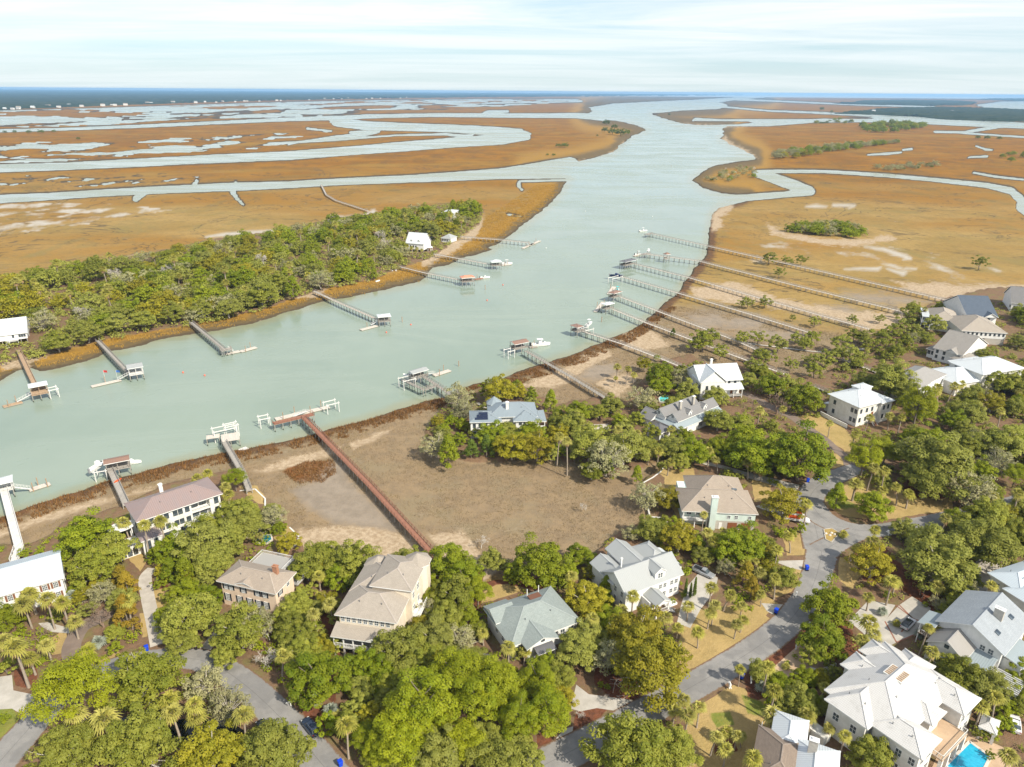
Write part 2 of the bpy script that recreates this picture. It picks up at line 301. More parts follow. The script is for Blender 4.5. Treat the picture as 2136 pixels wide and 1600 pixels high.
WATER_MAIN = NEARBANK + [(1560, 408), (1500, 404), (1462, 392), (1443, 376), (1460, 361), (1490, 345), (1530, 338), (1580, 332), (1572, 322), (1545, 312), (1522, 300), (1502, 289), (1512, 281), (1506, 271), (1520, 262), (1480, 262), (1420, 258), (1380, 246), (1360, 238), (1400, 232), (1500, 227), (1520, 220), (1502, 214), (1530, 209), (1600, 203), (1600, 199), (1530, 203), (1450, 208), (1360, 212), (1280, 216), (1230, 224), (1236, 232), (1222, 240), (1240, 247), (1290, 252), (1330, 262), (1350, 270), (1322, 284), (1296, 300), (1282, 318), (1210, 337), (1150, 346), (1100, 356), (1165, 366)] + ISLEBANK
RIBS = [[(1470, 425, 30), (1560, 412, 14), (1640, 405, 12), (1690, 398, 18), (1660, 388, 22), (1610, 370, 20), (1580, 362, 14), (1620, 357, 7), (1720, 358, 6), (1850, 366, 7), (1960, 376, 8), (2060, 387, 10), (2110, 398, 14), (2130, 418, 18), (2128, 432, 20), (2160, 452, 20), (2300, 470, 20)],
 [(1190, 350, 44), (1050, 362, 22), (950, 368, 18), (850, 373, 15), (700, 380, 14), (600, 386, 14), (480, 390, 17), (350, 395, 15), (200, 403, 14), (100, 410, 14), (-50, 418, 18), (-250, 430, 20)],
 [(478, 393, 10), (495, 412, 6), (512, 428, 3)], [(305, 399, 10), (285, 414, 14)], [(405, 392, 14), (412, 376, 4)], [(492, 386, 8), (490, 378, 2)],
 [(-250, 360, 22), (-100, 354, 18), (0, 351, 16), (150, 346, 15), (300, 339, 16), (450, 331, 17), (600, 325, 18), (750, 313, 18), (850, 305, 20), (950, 297, 20), (1050, 290, 22), (1100, 284, 16), (1085, 278, 18), (1020, 273, 18), (940, 268, 16), (850, 265, 16), (760, 262, 18), (700, 255, 17), (690, 248, 11), (760, 243, 8), (900, 240, 7), (1050, 241, 8), (1200, 241, 10), (1260, 245, 14)],
 [(1000, 241, 6), (1020, 235, 9), (1060, 232, 4)], [(-100, 278, 6), (0, 273, 6), (150, 269, 5), (300, 263, 6), (450, 256, 6), (600, 249, 7), (700, 246, 9)], [(185, 257, 8), (230, 255, 10), (250, 252, 6)],
 [(730, 276, 4), (790, 274, 6), (760, 281, 7), (700, 286, 6), (640, 294, 3), (600, 302, 2)], [(640, 268, 4), (690, 274, 3)], [(560, 300, 4), (700, 292, 4), (830, 282, 3), (930, 280, 4), (970, 284, 6), (985, 282, 3)],
 [(1450, 254, 16), (1500, 256, 14), (1600, 256, 14), (1700, 252, 7), (1800, 250, 9), (1900, 251, 12), (2000, 256, 12), (2136, 262, 12), (2300, 268, 14)],
 [(1950, 275, 4), (2010, 276, 4), (2060, 268, 6), (2090, 265, 3)], [(2000, 277, 3), (2136, 286, 3), (2300, 294, 3)], [(1500, 222, 3), (1600, 231, 3), (1700, 235, 4), (1850, 243, 4), (1950, 248, 5)], [(1520, 207, 4), (1620, 211, 3), (1800, 219, 2.5), (1950, 223, 3)],
 [(1240, 375, 4), (1082, 378, 4), (1080, 386, 6), (1087, 396, 4)], [(2030, 360, 3), (2080, 369, 4), (2140, 375, 3)], [(1810, 323, 2), (1850, 321, 5), (1880, 318, 3)], [(1885, 313, 3), (1905, 311, 4)], [(2020, 328, 3), (2060, 326, 4)], [(2036, 305, 3), (2055, 312, 4), (2070, 313, 2)], [(1060, 447, 3), (1090, 452, 2)]]
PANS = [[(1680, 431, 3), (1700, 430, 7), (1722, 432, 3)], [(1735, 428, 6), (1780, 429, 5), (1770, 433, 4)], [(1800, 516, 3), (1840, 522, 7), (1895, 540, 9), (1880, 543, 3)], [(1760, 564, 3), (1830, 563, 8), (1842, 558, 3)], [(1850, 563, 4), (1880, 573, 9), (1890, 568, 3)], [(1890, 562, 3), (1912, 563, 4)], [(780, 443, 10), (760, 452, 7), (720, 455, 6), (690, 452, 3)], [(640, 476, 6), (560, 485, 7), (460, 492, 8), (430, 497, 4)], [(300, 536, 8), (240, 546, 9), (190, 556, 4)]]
POLYW = [[(-300, 236), (0, 231), (200, 226), (400, 219), (600, 213), (800, 209), (1000, 207), (1210, 207), (1215, 213), (1000, 217), (820, 217), (700, 222), (560, 228), (400, 234), (240, 244), (120, 250), (40, 252), (-300, 258)], [(2035, 219), (2090, 212), (2400, 208), (2400, 232), (2136, 229), (2060, 226)], [(1650, 190), (2700, 188), (2700, 206), (2136, 207), (1900, 205), (1720, 201)]]
MAINLAND = [(-900, 1190), (-300, 1190), (0, 1140), (60, 1140), (110, 1120), (130, 1095), (200, 1075), (260, 1058), (330, 1020), (460, 988), (492, 984), (512, 1018), (536, 1018), (554, 1040), (554, 1066), (600, 1098), (624, 1124), (636, 1158), (720, 1165), (800, 1175), (890, 1152), (940, 1190), (985, 1222), (1050, 1216), (1075, 1185), (1180, 1176), (1236, 1160), (1290, 1112), (1340, 1095), (1385, 1092), (1352, 1062), (1335, 1012), (1372, 982), (1395, 962), (1330, 985), (1230, 978), (1140, 962), (1000, 972), (905, 950), (885, 905), (925, 850), (960, 828), (1040, 797), (1100, 812), (1160, 848), (1255, 828), (1310, 838), (1335, 800), (1368, 758), (1440, 742), (1500, 775), (1560, 742), (1640, 780), (1700, 792), (1760, 760), (1850, 700), (1890, 662), (1960, 628), (2060, 604), (2300, 590), (2900, 590), (3600, 2600), (-2500, 2600)]
ISLAND = [(-300, 625), (0, 590), (150, 552), (300, 532), (400, 510), (490, 494), (570, 484), (700, 456), (830, 440), (900, 430), (985, 424), (1010, 440), (1000, 470), (965, 492), (930, 520), (890, 545), (850, 556), (770, 588), (690, 602), (620, 622), (560, 646), (450, 672), (300, 697), (210, 712), (110, 742), (40, 752), (-20, 770), (-300, 800)]
LAWNS = [[(498, 1022), (536, 1018), (553, 1040), (553, 1063), (525, 1050)], [(568, 1116), (604, 1100), (622, 1122), (602, 1142), (575, 1142)], [(262, 1142), (298, 1130), (312, 1170), (296, 1204), (274, 1180)], [(318, 1236), (342, 1236), (350, 1290), (336, 1330), (328, 1290)], [(292, 1290), (304, 1290), (310, 1338), (298, 1340)], [(1002, 1236), (1050, 1228), (1125, 1228), (1100, 1242), (1000, 1268)], [(1362, 992), (1396, 962), (1448, 974), (1450, 1010), (1424, 1040), (1420, 1096), (1392, 1060), (1384, 1004)], [(1412, 1362), (1430, 1300), (1450, 1285), (1545, 1268), (1618, 1306), (1540, 1370), (1418, 1415)], [(1566, 1006), (1606, 1010), (1612, 1050), (1572, 1058)], [(1630, 1120), (1684, 1124), (1694, 1168), (1640, 1168)], [(1646, 1184), (1690, 1196), (1680, 1236), (1615, 1256), (1600, 1246)], [(1704, 1042), (1718, 1016), (1800, 1000), (1900, 1030), (1990, 1038), (1985, 1072), (1850, 1092), (1770, 1088), (1722, 1066)], [(1748, 1172), (1784, 1186), (1794, 1210), (1772, 1240), (1746, 1212)], [(1450, 1486), (1530, 1440), (1600, 1470), (1650, 1560), (1600, 1640), (1380, 1640)], [(1666, 872), (1740, 876), (1782, 926), (1772, 956), (1722, 924)], [(1732, 952), (1776, 962), (1784, 992), (1734, 986)], [(210, 1390), (248, 1368), (262, 1378), (226, 1394)], [(1866, 1215), (1890, 1225), (1880, 1240), (1860, 1240)], [(1540, 1290), (1600, 1252), (1622, 1272), (1560, 1320)], [(100, 1350), (140, 1320), (150, 1370), (110, 1380)], [(590, 1430), (640, 1460), (660, 1480), (640, 1490), (600, 1460)]]
GREEN = [[(2106, 898), (2140, 890), (2300, 880), (2300, 950), (2140, 928)], [(1480, 1500), (1520, 1495), (1530, 1525), (1490, 1530)], [(0, 1480), (26, 1478), (50, 1510), (20, 1545), (-40, 1580), (-60, 1490)], [(1545, 1460), (1590, 1475), (1600, 1510), (1560, 1500)], [(1700, 1035), (1740, 1030), (1790, 1070), (1740, 1070)]]
MULCH = [[(1005, 1222), (1100, 1212), (1165, 1228), (1130, 1246), (1060, 1228), (1010, 1236)], [(1205, 1480), (1292, 1472), (1250, 1508), (1195, 1538), (1200, 1500)], [(1120, 1545), (1160, 1530), (1150, 1560), (1120, 1572)], [(1548, 1420), (1600, 1380), (1700, 1300), (1760, 1300), (1800, 1380), (1700, 1400), (1640, 1450), (1560, 1480)], [(1770, 1150), (1830, 1140), (1900, 1210), (1960, 1260), (1940, 1290), (1860, 1230), (1800, 1220)], [(630, 1490), (680, 1480), (690, 1530), (650, 1540)], [(30, 1410), (80, 1400), (80, 1448), (35, 1440)], [(600, 1300), (700, 1240), (720, 1330), (700, 1480), (640, 1420)], [(1240, 1400), (1330, 1420), (1330, 1470), (1280, 1475), (1240, 1440)], [(1490, 1560), (1530, 1550), (1540, 1580), (1490, 1585)], [(1880, 1000), (1960, 1020), (1990, 1050), (1880, 1045)], [(320, 1222), (350, 1222), (356, 1240), (322, 1240)], [(870, 1180), (1010, 1190), (1000, 1340), (900, 1330)]]
SAND = [[(515, 988), (600, 958), (680, 938), (716, 932), (700, 950), (640, 966), (560, 990)], [(732, 926), (800, 898), (834, 892), (772, 926), (734, 940)], [(-50, 1128), (60, 1086), (200, 1046), (300, 1022), (335, 1014), (300, 1032), (200, 1060), (60, 1104), (-40, 1140)], [(616, 1106), (700, 1100), (800, 1108), (862, 1124), (872, 1150), (800, 1168), (700, 1164), (634, 1154)], [(890, 1118), (960, 1112), (1010, 1160), (1040, 1196), (1000, 1224), (950, 1190)], [(1085, 808), (1160, 776), (1210, 748), (1262, 732), (1290, 738), (1225, 770), (1190, 798), (1150, 812)], [(1482, 452), (1500, 432), (1530, 424), (1526, 440), (1500, 456), (1510, 474), (1484, 486)], [(1300, 700), (1360, 690), (1400, 720), (1340, 735), (1290, 728)], [(1440, 600), (1530, 590), (1620, 620), (1560, 640), (1450, 622)], [(1580, 615), (1680, 635), (1770, 655), (1900, 650), (1900, 690), (1800, 690), (1690, 655), (1600, 640)], [(1860, 590), (2000, 596), (2200, 596), (2200, 628), (2000, 640), (1920, 616)], [(1600, 468), (1640, 486), (1720, 500), (1810, 500), (1850, 490), (1870, 500), (1790, 516), (1700, 510), (1610, 490)], [(1330, 790), (1290, 830), (1240, 800), (1300, 780)], [(600, 606), (655, 604), (690, 600), (660, 622), (620, 624)], [(880, 530), (960, 500), (1010, 450), (1000, 490), (940, 530), (880, 560)], [(0, 760), (40, 740), (100, 742), (60, 764), (10, 776)], [(1505, 292), (1512, 284), (1530, 302), (1560, 314), (1580, 330), (1560, 322), (1520, 306)], [(1130, 344), (1240, 334), (1290, 312), (1300, 296), (1308, 298), (1296, 316), (1240, 338), (1140, 352)], [(1405, 258), (1500, 262), (1570, 262), (1500, 266), (1410, 262)], [(1560, 850), (1640, 845), (1700, 880), (1640, 880), (1560, 870)]]
MUD = [[(606, 1024), (660, 1002), (700, 962), (722, 972), (726, 1000), (790, 1060), (836, 1114), (780, 1112), (700, 1096), (640, 1066)], [(1196, 792), (1230, 764), (1282, 758), (1288, 784), (1240, 798)], [(1430, 660), (1500, 655), (1540, 680), (1470, 690)], [(1560, 690), (1640, 690), (1690, 706), (1640, 712), (1570, 706)], [(1640, 640), (1760, 640), (1820, 660), (1740, 662), (1650, 652)], [(1890, 603), (2000, 600), (2200, 602), (2200, 622), (2000, 620), (1920, 616)], [(1760, 614), (1850, 612), (1940, 632), (1880, 640), (1790, 630)], [(1530, 660), (1600, 668), (1580, 690), (1500, 690)]]
NEARM = [(-300, 1140), (0, 1062), (200, 998), (470, 935), (640, 900), (900, 830), (1000, 800), (1150, 760), (1300, 700), (1400, 640), (1500, 640), (1640, 680), (1800, 700), (1850, 720), (1700, 800), (1400, 1120), (1240, 1180), (900, 1230), (600, 1180), (500, 1050), (-300, 1250)]
REDDISH = [[(590, 985), (640, 965), (690, 962), (700, 985), (670, 1005), (620, 1008)]]
ax = np.concatenate([np.arange(-2600, -260, 60), np.arange(-260, 2400, 3.0), np.arange(2400, 4800, 60)])
ay = np.concatenate([np.arange(3600, 1720, -50), np.arange(1720, 420, -3.0), np.arange(420, 228, -2.0), np.arange(228, 202, -1.0), np.arange(202, 198.6, -0.6)])
AX, AY = np.meshgrid(ax, ay)
def ground_xy(AX, AY):
    u, v = (AX - 1068) / FOC, (AY - 800) / FOC
    t = CAM_H / (_s + v * _c)
    return u * t, (_c - v * _s) * t
GX, GY = ground_xy(AX, AY)
gpx, gpy = PX(GX, GY, np.zeros_like(GX))
def masks(px, py, X, Y):
    """All ground zones at the given places, as signed distances."""
    sc = np.clip(6000.0 / np.maximum(Y, 60), 2, 70) / 70     # finer wander far away
    wx = (fbm(X / 9, Y / 9, 3, 5) - 0.5) * 16 * np.clip(300 / np.maximum(Y, 90), 0.15, 1) + (fbm(X / 90, Y / 90, 3, 9) - 0.5) * 14
    wy = (fbm(X / 9 + 40, Y / 9, 3, 6) - 0.5) * 12 * np.clip(200 / np.maximum(Y, 90), 0.08, 1) + (fbm(X / 70, Y / 110, 3, 3) - 0.5) * 5 * np.clip(900 / np.maximum(Y, 90), 0.2, 1)
    qx, qy = px + wx, py + wy
    main = sd_poly(qx, qy, WATER_MAIN, 120)
    isles = np.maximum(sd_poly(qx, qy, [(1362, 236), (1420, 232), (1500, 231), (1600, 234), (1700, 240), (1850, 249), (1700, 248), (1500, 246), (1400, 243)]), sd_poly(qx, qy, [(1412, 256), (1450, 252), (1560, 253), (1572, 256), (1540, 260), (1450, 261)]))
    w = main.copy()
    for r in RIBS: w = np.maximum(w, sd_rib(px + wx * 0.8, py + wy * 0.35, r))
    for p in POLYW: w = np.maximum(w, sd_poly(qx, py + wy * 0.3, p))
    w = np.where(isles > -6, np.minimum(w, -isles), w); main = np.where(isles > -6, np.minimum(main, -isles), main)
    # shallow pools and pannes in the open marsh
    n1 = fbm(X / 60, Y / 70, 6, 21); n2 = fbm(X / 16, Y / 26, 5, 31)
    n3 = fbm(X / 200, Y / 500, 6, 41)
    for poly, th, nn, gn in (([(-300, 372), (350, 362), (460, 374), (120, 392), (-300, 396)], 0.62, n2, 26),
                             ([(-300, 300), (0, 299), (300, 290), (560, 284), (620, 306), (380, 318), (100, 338), (-300, 345)], 0.52, n1, 34), ([(-300, 240), (0, 238), (300, 226), (600, 218), (900, 212), (1220, 210), (1000, 226), (700, 240), (400, 252), (100, 264), (-300, 270)], 0.50, n3, 20), ([(420, 288), (620, 272), (700, 276), (520, 300)], 0.6, n1, 20)):
        sd = sd_poly(px, py, poly); w = np.maximum(w, np.where(sd > 0, (nn - th) * gn + np.minimum(sd * 0.1 - 1, 0), -999))
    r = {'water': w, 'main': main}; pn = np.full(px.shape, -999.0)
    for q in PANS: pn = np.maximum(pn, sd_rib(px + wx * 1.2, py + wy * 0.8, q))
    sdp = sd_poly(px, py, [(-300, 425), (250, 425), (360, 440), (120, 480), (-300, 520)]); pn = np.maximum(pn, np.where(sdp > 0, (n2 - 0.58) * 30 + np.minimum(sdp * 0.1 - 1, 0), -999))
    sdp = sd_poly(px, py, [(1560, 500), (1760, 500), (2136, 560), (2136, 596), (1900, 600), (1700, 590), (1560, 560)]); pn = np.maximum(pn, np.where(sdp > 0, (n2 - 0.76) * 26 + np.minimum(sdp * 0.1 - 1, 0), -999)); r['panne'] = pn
    # isles of grass left standing in the wide far shallows
    lake = sd_poly(px, py, POLYW[0]); r['water'] = np.where((lake > 1) & (n3 > 0.53), -(n3 - 0.53) * 30, r['water'])
    jx, jy = px + (fbm(X / 3, Y / 3, 3, 51) - 0.5) * 10, py + (fbm(X / 3 + 9, Y / 3, 3, 52) - 0.5) * 8
    mx = lambda L: np.max([sd_poly(jx, jy, p, 30) for p in L], axis=0)
    up1 = sd_poly(jx, jy, MAINLAND, 60); up2 = sd_poly(jx, jy, ISLAND, 60)
    r['up'] = np.maximum(up1, up2); r['isl'] = up2
    r['lawn'] = mx(LAWNS); r['green'] = mx(GREEN); r['mulch'] = mx(MULCH); r['sand'] = mx(SAND); r['mud'] = mx(MUD); r['near'] = sd_poly(jx, jy, NEARM, 60); r['red'] = mx(REDDISH)
    return r
mk = masks(gpx, gpy, GX, GY)
sm = lambda t: (lambda q: q * q * (3 - 2 * q))(np.clip(t, 0, 1))
w = mk['water']
GZ = np.where(w < 0, MARSH * np.clip(-w / 4, 0, 1), -1.2 * np.clip(w / 3, 0, 1))
GZ = GZ + np.where(w < -1, (LAND - MARSH) * sm((mk['up'] + 1) / 5), 0) * np.where(mk['isl'] > -30, (ISLE - MARSH) / (LAND - MARSH), 1)
nr, nc = GX.shape
co = np.stack([GX, GY, GZ], -1).reshape(-1, 3)
ii = np.arange(nr * nc).reshape(nr, nc)
fa = np.stack([ii[:-1, :-1], ii[:-1, 1:], ii[1:, 1:], ii[1:, :-1]], -1).reshape(-1, 4)
def grid_mesh(name, co, fa, mats):
    me = bpy.data.meshes.new(name)
    me.vertices.add(len(co)); me.vertices.foreach_set('co', np.ascontiguousarray(co, np.float32).ravel())
    n = fa.shape[1]; me.loops.add(fa.size); me.loops.foreach_set('vertex_index', np.ascontiguousarray(fa, np.int32).ravel())
    me.polygons.add(len(fa)); me.polygons.foreach_set('loop_start', np.arange(0, fa.size, n, dtype=np.int32))
    me.update(calc_edges=True)
    for m in mats: me.materials.append(M[m])
    return me
def fattr(me, name, val):
    a = me.attributes.new(name, 'FLOAT', 'POINT'); a.data.foreach_set('value', np.ascontiguousarray(val, np.float32).ravel())
# ---- ground material: zones are told apart by what grows or lies there
k = NB('ground'); p = k.pos()
def zone(nm, amp=0.5, soft=0.12, nz=None): return k.mr(k.math('ADD', k.attr(nm), k.math('MULTIPLY', k.math('SUBTRACT', nz, 0.5), amp)), 0.5 - soft, 0.5 + soft)
nA = k.noise(p, 0.9, 5, 0.65); nB = k.noise(p, 0.055, 5, 0.6); nC = k.noise(p, 0.012, 4, 0.6); nD = k.noise(p, 3.5, 3, 0.6); nE = k.noise(p, 0.0022, 4, 0.6, stretch=(1, 2.2, 1)); nF = k.noise(p, 0.25, 5, 0.65)
nG = k.noise(p, 0.018, 6, 0.7, stretch=(1, 0.7, 1), dist=0.8); nH = k.noise(p, 0.006, 5, 0.65, dist=1.5)
marsh = k.mix(k.mr(nC, 0.36, 0.64), (0.265, 0.178, 0.055), (0.325, 0.222, 0.078))
marsh = k.mix(k.mr(nE, 0.42, 0.62, 0, 0.75), marsh, (0.265, 0.130, 0.018))
marsh = k.mix(k.mr(nB, 0.50, 0.70, 0, 0.65), marsh, (0.18, 0.130, 0.045))
marsh = k.mix(k.mr(nF, 0.46, 0.75, 0, 0.55), marsh, (0.165, 0.100, 0.036))
marsh = k.mix(k.mr(nG, 0.50, 0.68, 0, 0.65), marsh, (0.205, 0.165, 0.060))
nI = k.noise(p, 0.0035, 6, 0.7, stretch=(0.7, 1.6, 1), dist=1.0)
far = k.mix(k.mr(nC, 0.35, 0.65), (0.265, 0.122, 0.008), (0.205, 0.090, 0.008))
far = k.mix(k.mr(nG, 0.44, 0.64, 0, 0.75), far, (0.150, 0.080, 0.014))
far = k.mix(k.mr(nI, 0.48, 0.66, 0, 0.7), far, (0.265, 0.160, 0.030))
marsh = k.mix(zone('far', 0.5, 0.35, nE), marsh, far)
ditch = k.mr(k.math('ABSOLUTE', k.math('SUBTRACT', nH, 0.5)), 0.0, 0.010, 0.75, 0.0)      # thin drainage runnels
marsh = k.mix(ditch, marsh, (0.085, 0.062, 0.036))
near = k.mix(k.mr(nF, 0.35, 0.68), (0.265, 0.192, 0.112), (0.205, 0.152, 0.095))
near = k.mix(k.mr(nB, 0.45, 0.68, 0, 0.7), near, (0.225, 0.185, 0.112))
near = k.mix(k.mr(nD, 0.45, 0.8, 0, 0.55), near, (0.34, 0.25, 0.15))
col = k.mix(zone('near', 0.5, 0.3, nB), marsh, near)
bankc = k.mix(k.mr(nF, 0.35, 0.7), (0.150, 0.075, 0.032), (0.075, 0.050, 0.030))
bankc = k.mix(k.mr(nD, 0.5, 0.8, 0, 0.5), bankc, (0.25, 0.13, 0.05))
col = k.mix(zone('bank', 0.75, 0.22, nF), col, bankc)
bank2 = k.mix(k.mr(nF, 0.35, 0.7), (0.33, 0.185, 0.030), (0.24, 0.140, 0.035))
bank2 = k.mix(k.mr(k.math('ADD', k.attr('shore'), k.math('MULTIPLY', k.math('SUBTRACT', nF, 0.5), 0.7)), 0.25, 0.6, 1, 0), bank2, (0.135, 0.095, 0.042))
col = k.mix(zone('bankisle', 0.6, 0.2, nF), col, bank2)
col = k.mix(zone('wet', 0.8, 0.2, nF), col, (0.080, 0.060, 0.036))
col = k.mix(zone('red', 0.7, 0.2, nA), col, (0.20, 0.085, 0.03))
mudc = k.mix(k.mr(nF, 0.35, 0.7), (0.285, 0.235, 0.18), (0.225, 0.185, 0.14))
col = k.mix(zone('mud', 1.6, 0.4, k.math('ADD', k.math('MULTIPLY', nF, 0.5), k.math('MULTIPLY', nB, 0.5))), col, mudc)
sandc = k.mix(k.mr(nA, 0.3, 0.7), (0.47, 0.37, 0.255), (0.30, 0.22, 0.135))
col = k.mix(zone('sand', 2.8, 0.3, k.math('ADD', k.math('MULTIPLY', nF, 0.5), k.math('MULTIPLY', nB, 0.5))), col, sandc)
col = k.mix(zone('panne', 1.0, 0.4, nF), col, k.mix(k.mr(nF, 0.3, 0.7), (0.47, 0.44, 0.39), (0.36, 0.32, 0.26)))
soil = k.mix(k.mr(nA, 0.35, 0.7), (0.20, 0.125, 0.075), (0.15, 0.095, 0.058))
soil = k.mix(k.mr(nF, 0.48, 0.66, 0, 0.85), soil, (0.165, 0.145, 0.058))
soil = k.mix(k.mr(nD, 0.5, 0.8, 0, 0.5), soil, (0.24, 0.14, 0.08))
col = k.mix(zone('up', 0.5, 0.12, nA), col, soil)
lawnc = k.mix(k.mr(nF, 0.35, 0.7), (0.40, 0.285, 0.120), (0.32, 0.23, 0.095)); lawnc = k.mix(k.mr(nB, 0.5, 0.75, 0, 0.5), lawnc, (0.25, 0.20, 0.06))
lawnc = k.mix(k.mr(nD, 0.45, 0.8, 0, 0.4), lawnc, (0.5, 0.37, 0.15))
col = k.mix(zone('lawn', 0.25, 0.08, nA), col, lawnc)
mul = k.mix(k.mr(nA, 0.35, 0.7), (0.185, 0.072, 0.038), (0.110, 0.050, 0.030))
col = k.mix(zone('mulch', 0.35, 0.1, nA), col, mul)
grn = k.mix(k.mr(nA, 0.35, 0.7), (0.16, 0.19, 0.035), (0.22, 0.21, 0.05))
col = k.mix(zone('green', 0.6, 0.2, nF), col, grn)
hgt = k.math('ADD', nD, k.math('MULTIPLY', nA, 1.5))
k.done(k.bsdf(col, 0.92, 0.12, 0, k.bump(hgt, 0.6, 0.25)))
gm = grid_mesh('ground', co, fa, ['ground'])
rel = lambda sd, r: np.clip(0.5 + sd / (2 * r), 0, 1)
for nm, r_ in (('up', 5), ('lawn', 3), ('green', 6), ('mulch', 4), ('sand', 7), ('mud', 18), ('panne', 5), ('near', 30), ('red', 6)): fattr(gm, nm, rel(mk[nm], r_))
fattr(gm, 'far', np.clip((GY - 420) / 1000, 0, 1))
mainl = -mk['main']
onisle = (gpx < 1200) & (gpy > 378) & (gpx * 0.9 + (gpy - 800) * 2.6 < 900) & (gpy < 830)
fattr(gm, 'bank', np.where((mainl > 0) & ~onisle & (gpy > 420), np.clip(1.0 - (mainl - 4) / 26, 0, 1), 0))
fattr(gm, 'bankisle', np.where((mainl > 0) & (onisle | (gpy < 420)), np.clip(1.05 - mainl / 60, 0, 1), 0))
fattr(gm, 'wet', np.maximum(np.where(mainl > 0, np.clip(0.9 - mainl / np.where(gpy > 420, 9, 3), 0, 1), 0), np.where(w > -900, np.clip(0.95 + w / np.where(gpy > 330, 6, 3.5), 0, 1), 0)))
fattr(gm, 'shore', np.clip(mainl / 34, 0, 1))
tag(link('ground', gm), kind='structure')

# ---- water: turbid green creek water, one level sheet
k = NB('water'); p = k.pos()
n1 = k.noise(p, 0.75, 3, 0.6, stretch=(1, 0.5, 1)); n2 = k.noise(p, 0.02, 4, 0.6, stretch=(1, 0.4, 1)); n3 = k.noise(p, 0.10, 4, 0.6, stretch=(0.6, 1, 1)); n4 = k.noise(p, 0.012, 5, 0.65, stretch=(0.5, 1.6, 1), dist=1.0)
colw = k.mix(k.mr(n2, 0.3, 0.7), (0.212, 0.268, 0.216), (0.244, 0.300, 0.242))
sh = k.mr(k.math('ADD', k.attr('deep'), k.math('MULTIPLY', k.math('SUBTRACT', n3, 0.5), 0.35)), 0.02, 0.55, 1.0, 0.0)
colw = k.mix(sh, colw, (0.245, 0.255, 0.165))
colw = k.mix(k.mr(n4, 0.45, 0.68, 0, 0.35), colw, (0.30, 0.35, 0.30))
rg = k.mr(n4, 0.35, 0.65, 0.05, 0.32)
k.done(k.bsdf(colw, rg, 0.5, 0, k.bump(k.math('ADD', n1, k.math('MULTIPLY', n3, 2.2)), 0.34, 0.10), IOR=1.33))
ri, ci = np.unique(np.r_[np.arange(0, nr, 4), nr - 1]), np.unique(np.r_[np.arange(0, nc, 4), nc - 1])
wX, wY = GX[np.ix_(ri, ci)], GY[np.ix_(ri, ci)]; wi = np.arange(wX.size).reshape(wX.shape)
wm_ = grid_mesh('water', np.stack([wX, wY, np.zeros_like(wX)], -1).reshape(-1, 3), np.stack([wi[:-1, :-1], wi[:-1, 1:], wi[1:, 1:], wi[1:, :-1]], -1).reshape(-1, 4), ['water'])
fattr(wm_, 'deep', np.clip(mk['main'][np.ix_(ri, ci)] / 34, 0, 1)); tag(link('water', wm_), kind='structure')

# ------------------------------------------------------------------ roads and drives
k = NB('asphalt'); u = k.pos(); n1 = k.noise(u, 0.35, 5, 0.65); n2 = k.noise(u, 9.0, 2, 0.6); n3 = k.noise(u, 0.9, 6, 0.75, dist=1.2)
ca = k.mix(k.mr(n1, 0.3, 0.7), (0.27, 0.26, 0.245), (0.21, 0.203, 0.193)); ca = k.mix(k.mr(n2, 0.4, 0.8, 0, 0.4), ca, (0.30, 0.29, 0.28))
ca = k.mix(k.mr(k.math('ABSOLUTE', k.math('SUBTRACT', n3, 0.5)), 0.0, 0.006, 0.55, 0.0), ca, (0.06, 0.06, 0.06))
n4 = k.noise(u, 0.13, 3, 0.5); ca = k.mix(k.mr(n4, 0.55, 0.60, 0, 0.4), ca, (0.15, 0.148, 0.146))
uvn = k.n('ShaderNodeSeparateXYZ'); k.l(k.uv(), uvn.inputs[0]); ed = k.math('ABSOLUTE', k.math('SUBTRACT', uvn.outputs[0], 0.5))
ca = k.mix(k.mr(ed, 0.0, 0.012, 0.6, 0.0), ca, (0.09, 0.088, 0.085))
n5 = k.noise(u, 1.1, 4, 0.65); ca = k.mix(k.mr(k.math('ADD', ed, k.math('MULTIPLY', k.math('SUBTRACT', n5, 0.5), 0.16)), 0.43, 0.485), ca, (0.17, 0.105, 0.06))
k.done(k.bsdf(ca, 0.85, 0.2, 0, k.bump(n2, 0.2, 0.02)))
def paving(name, a, b, jx=0.0):
    k = NB(name); u = k.pos(); n1 = k.noise(u, 0.4, 5, 0.65); n2 = k.noise(u, 6.0, 3, 0.6)
    c = k.mix(k.mr(n1, 0.3, 0.7), a, b); c = k.mix(k.mr(n2, 0.45, 0.8, 0, 0.35), c, tuple(q * 0.6 for q in a))
    k.done(k.bsdf(c, 0.88, 0.2, 0, k.bump(n2, 0.2, 0.02)))
paving('concrete', (0.47, 0.44, 0.39), (0.37, 0.345, 0.30)); paving('gravel', (0.50, 0.46, 0.40), (0.38, 0.34, 0.29)); paving('brick_paving', (0.30, 0.14, 0.09), (0.23, 0.11, 0.075)); paving('tan_paving', (0.50, 0.36, 0.24), (0.42, 0.30, 0.20)); paving('brown_paving', (0.22, 0.17, 0.135), (0.17, 0.13, 0.105)); paving('bed_white', (0.62, 0.58, 0.52), (0.5, 0.46, 0.41))
def smooth_line(P, n=6):
    P = [np.array(q, float) for q in P]; out = []
    for i in range(len(P) - 1):
        a, b, c, d = P[max(i - 1, 0)], P[i], P[i + 1], P[min(i + 2, len(P) - 1)]
        for j in range(n):
            t = j / n; out.append(0.5 * ((2 * b) + (c - a) * t + (2 * a - 5 * b + 4 * c - d) * t * t + (3 * b - a - 3 * c + d) * t ** 3))
    out.append(P[-1]); return out
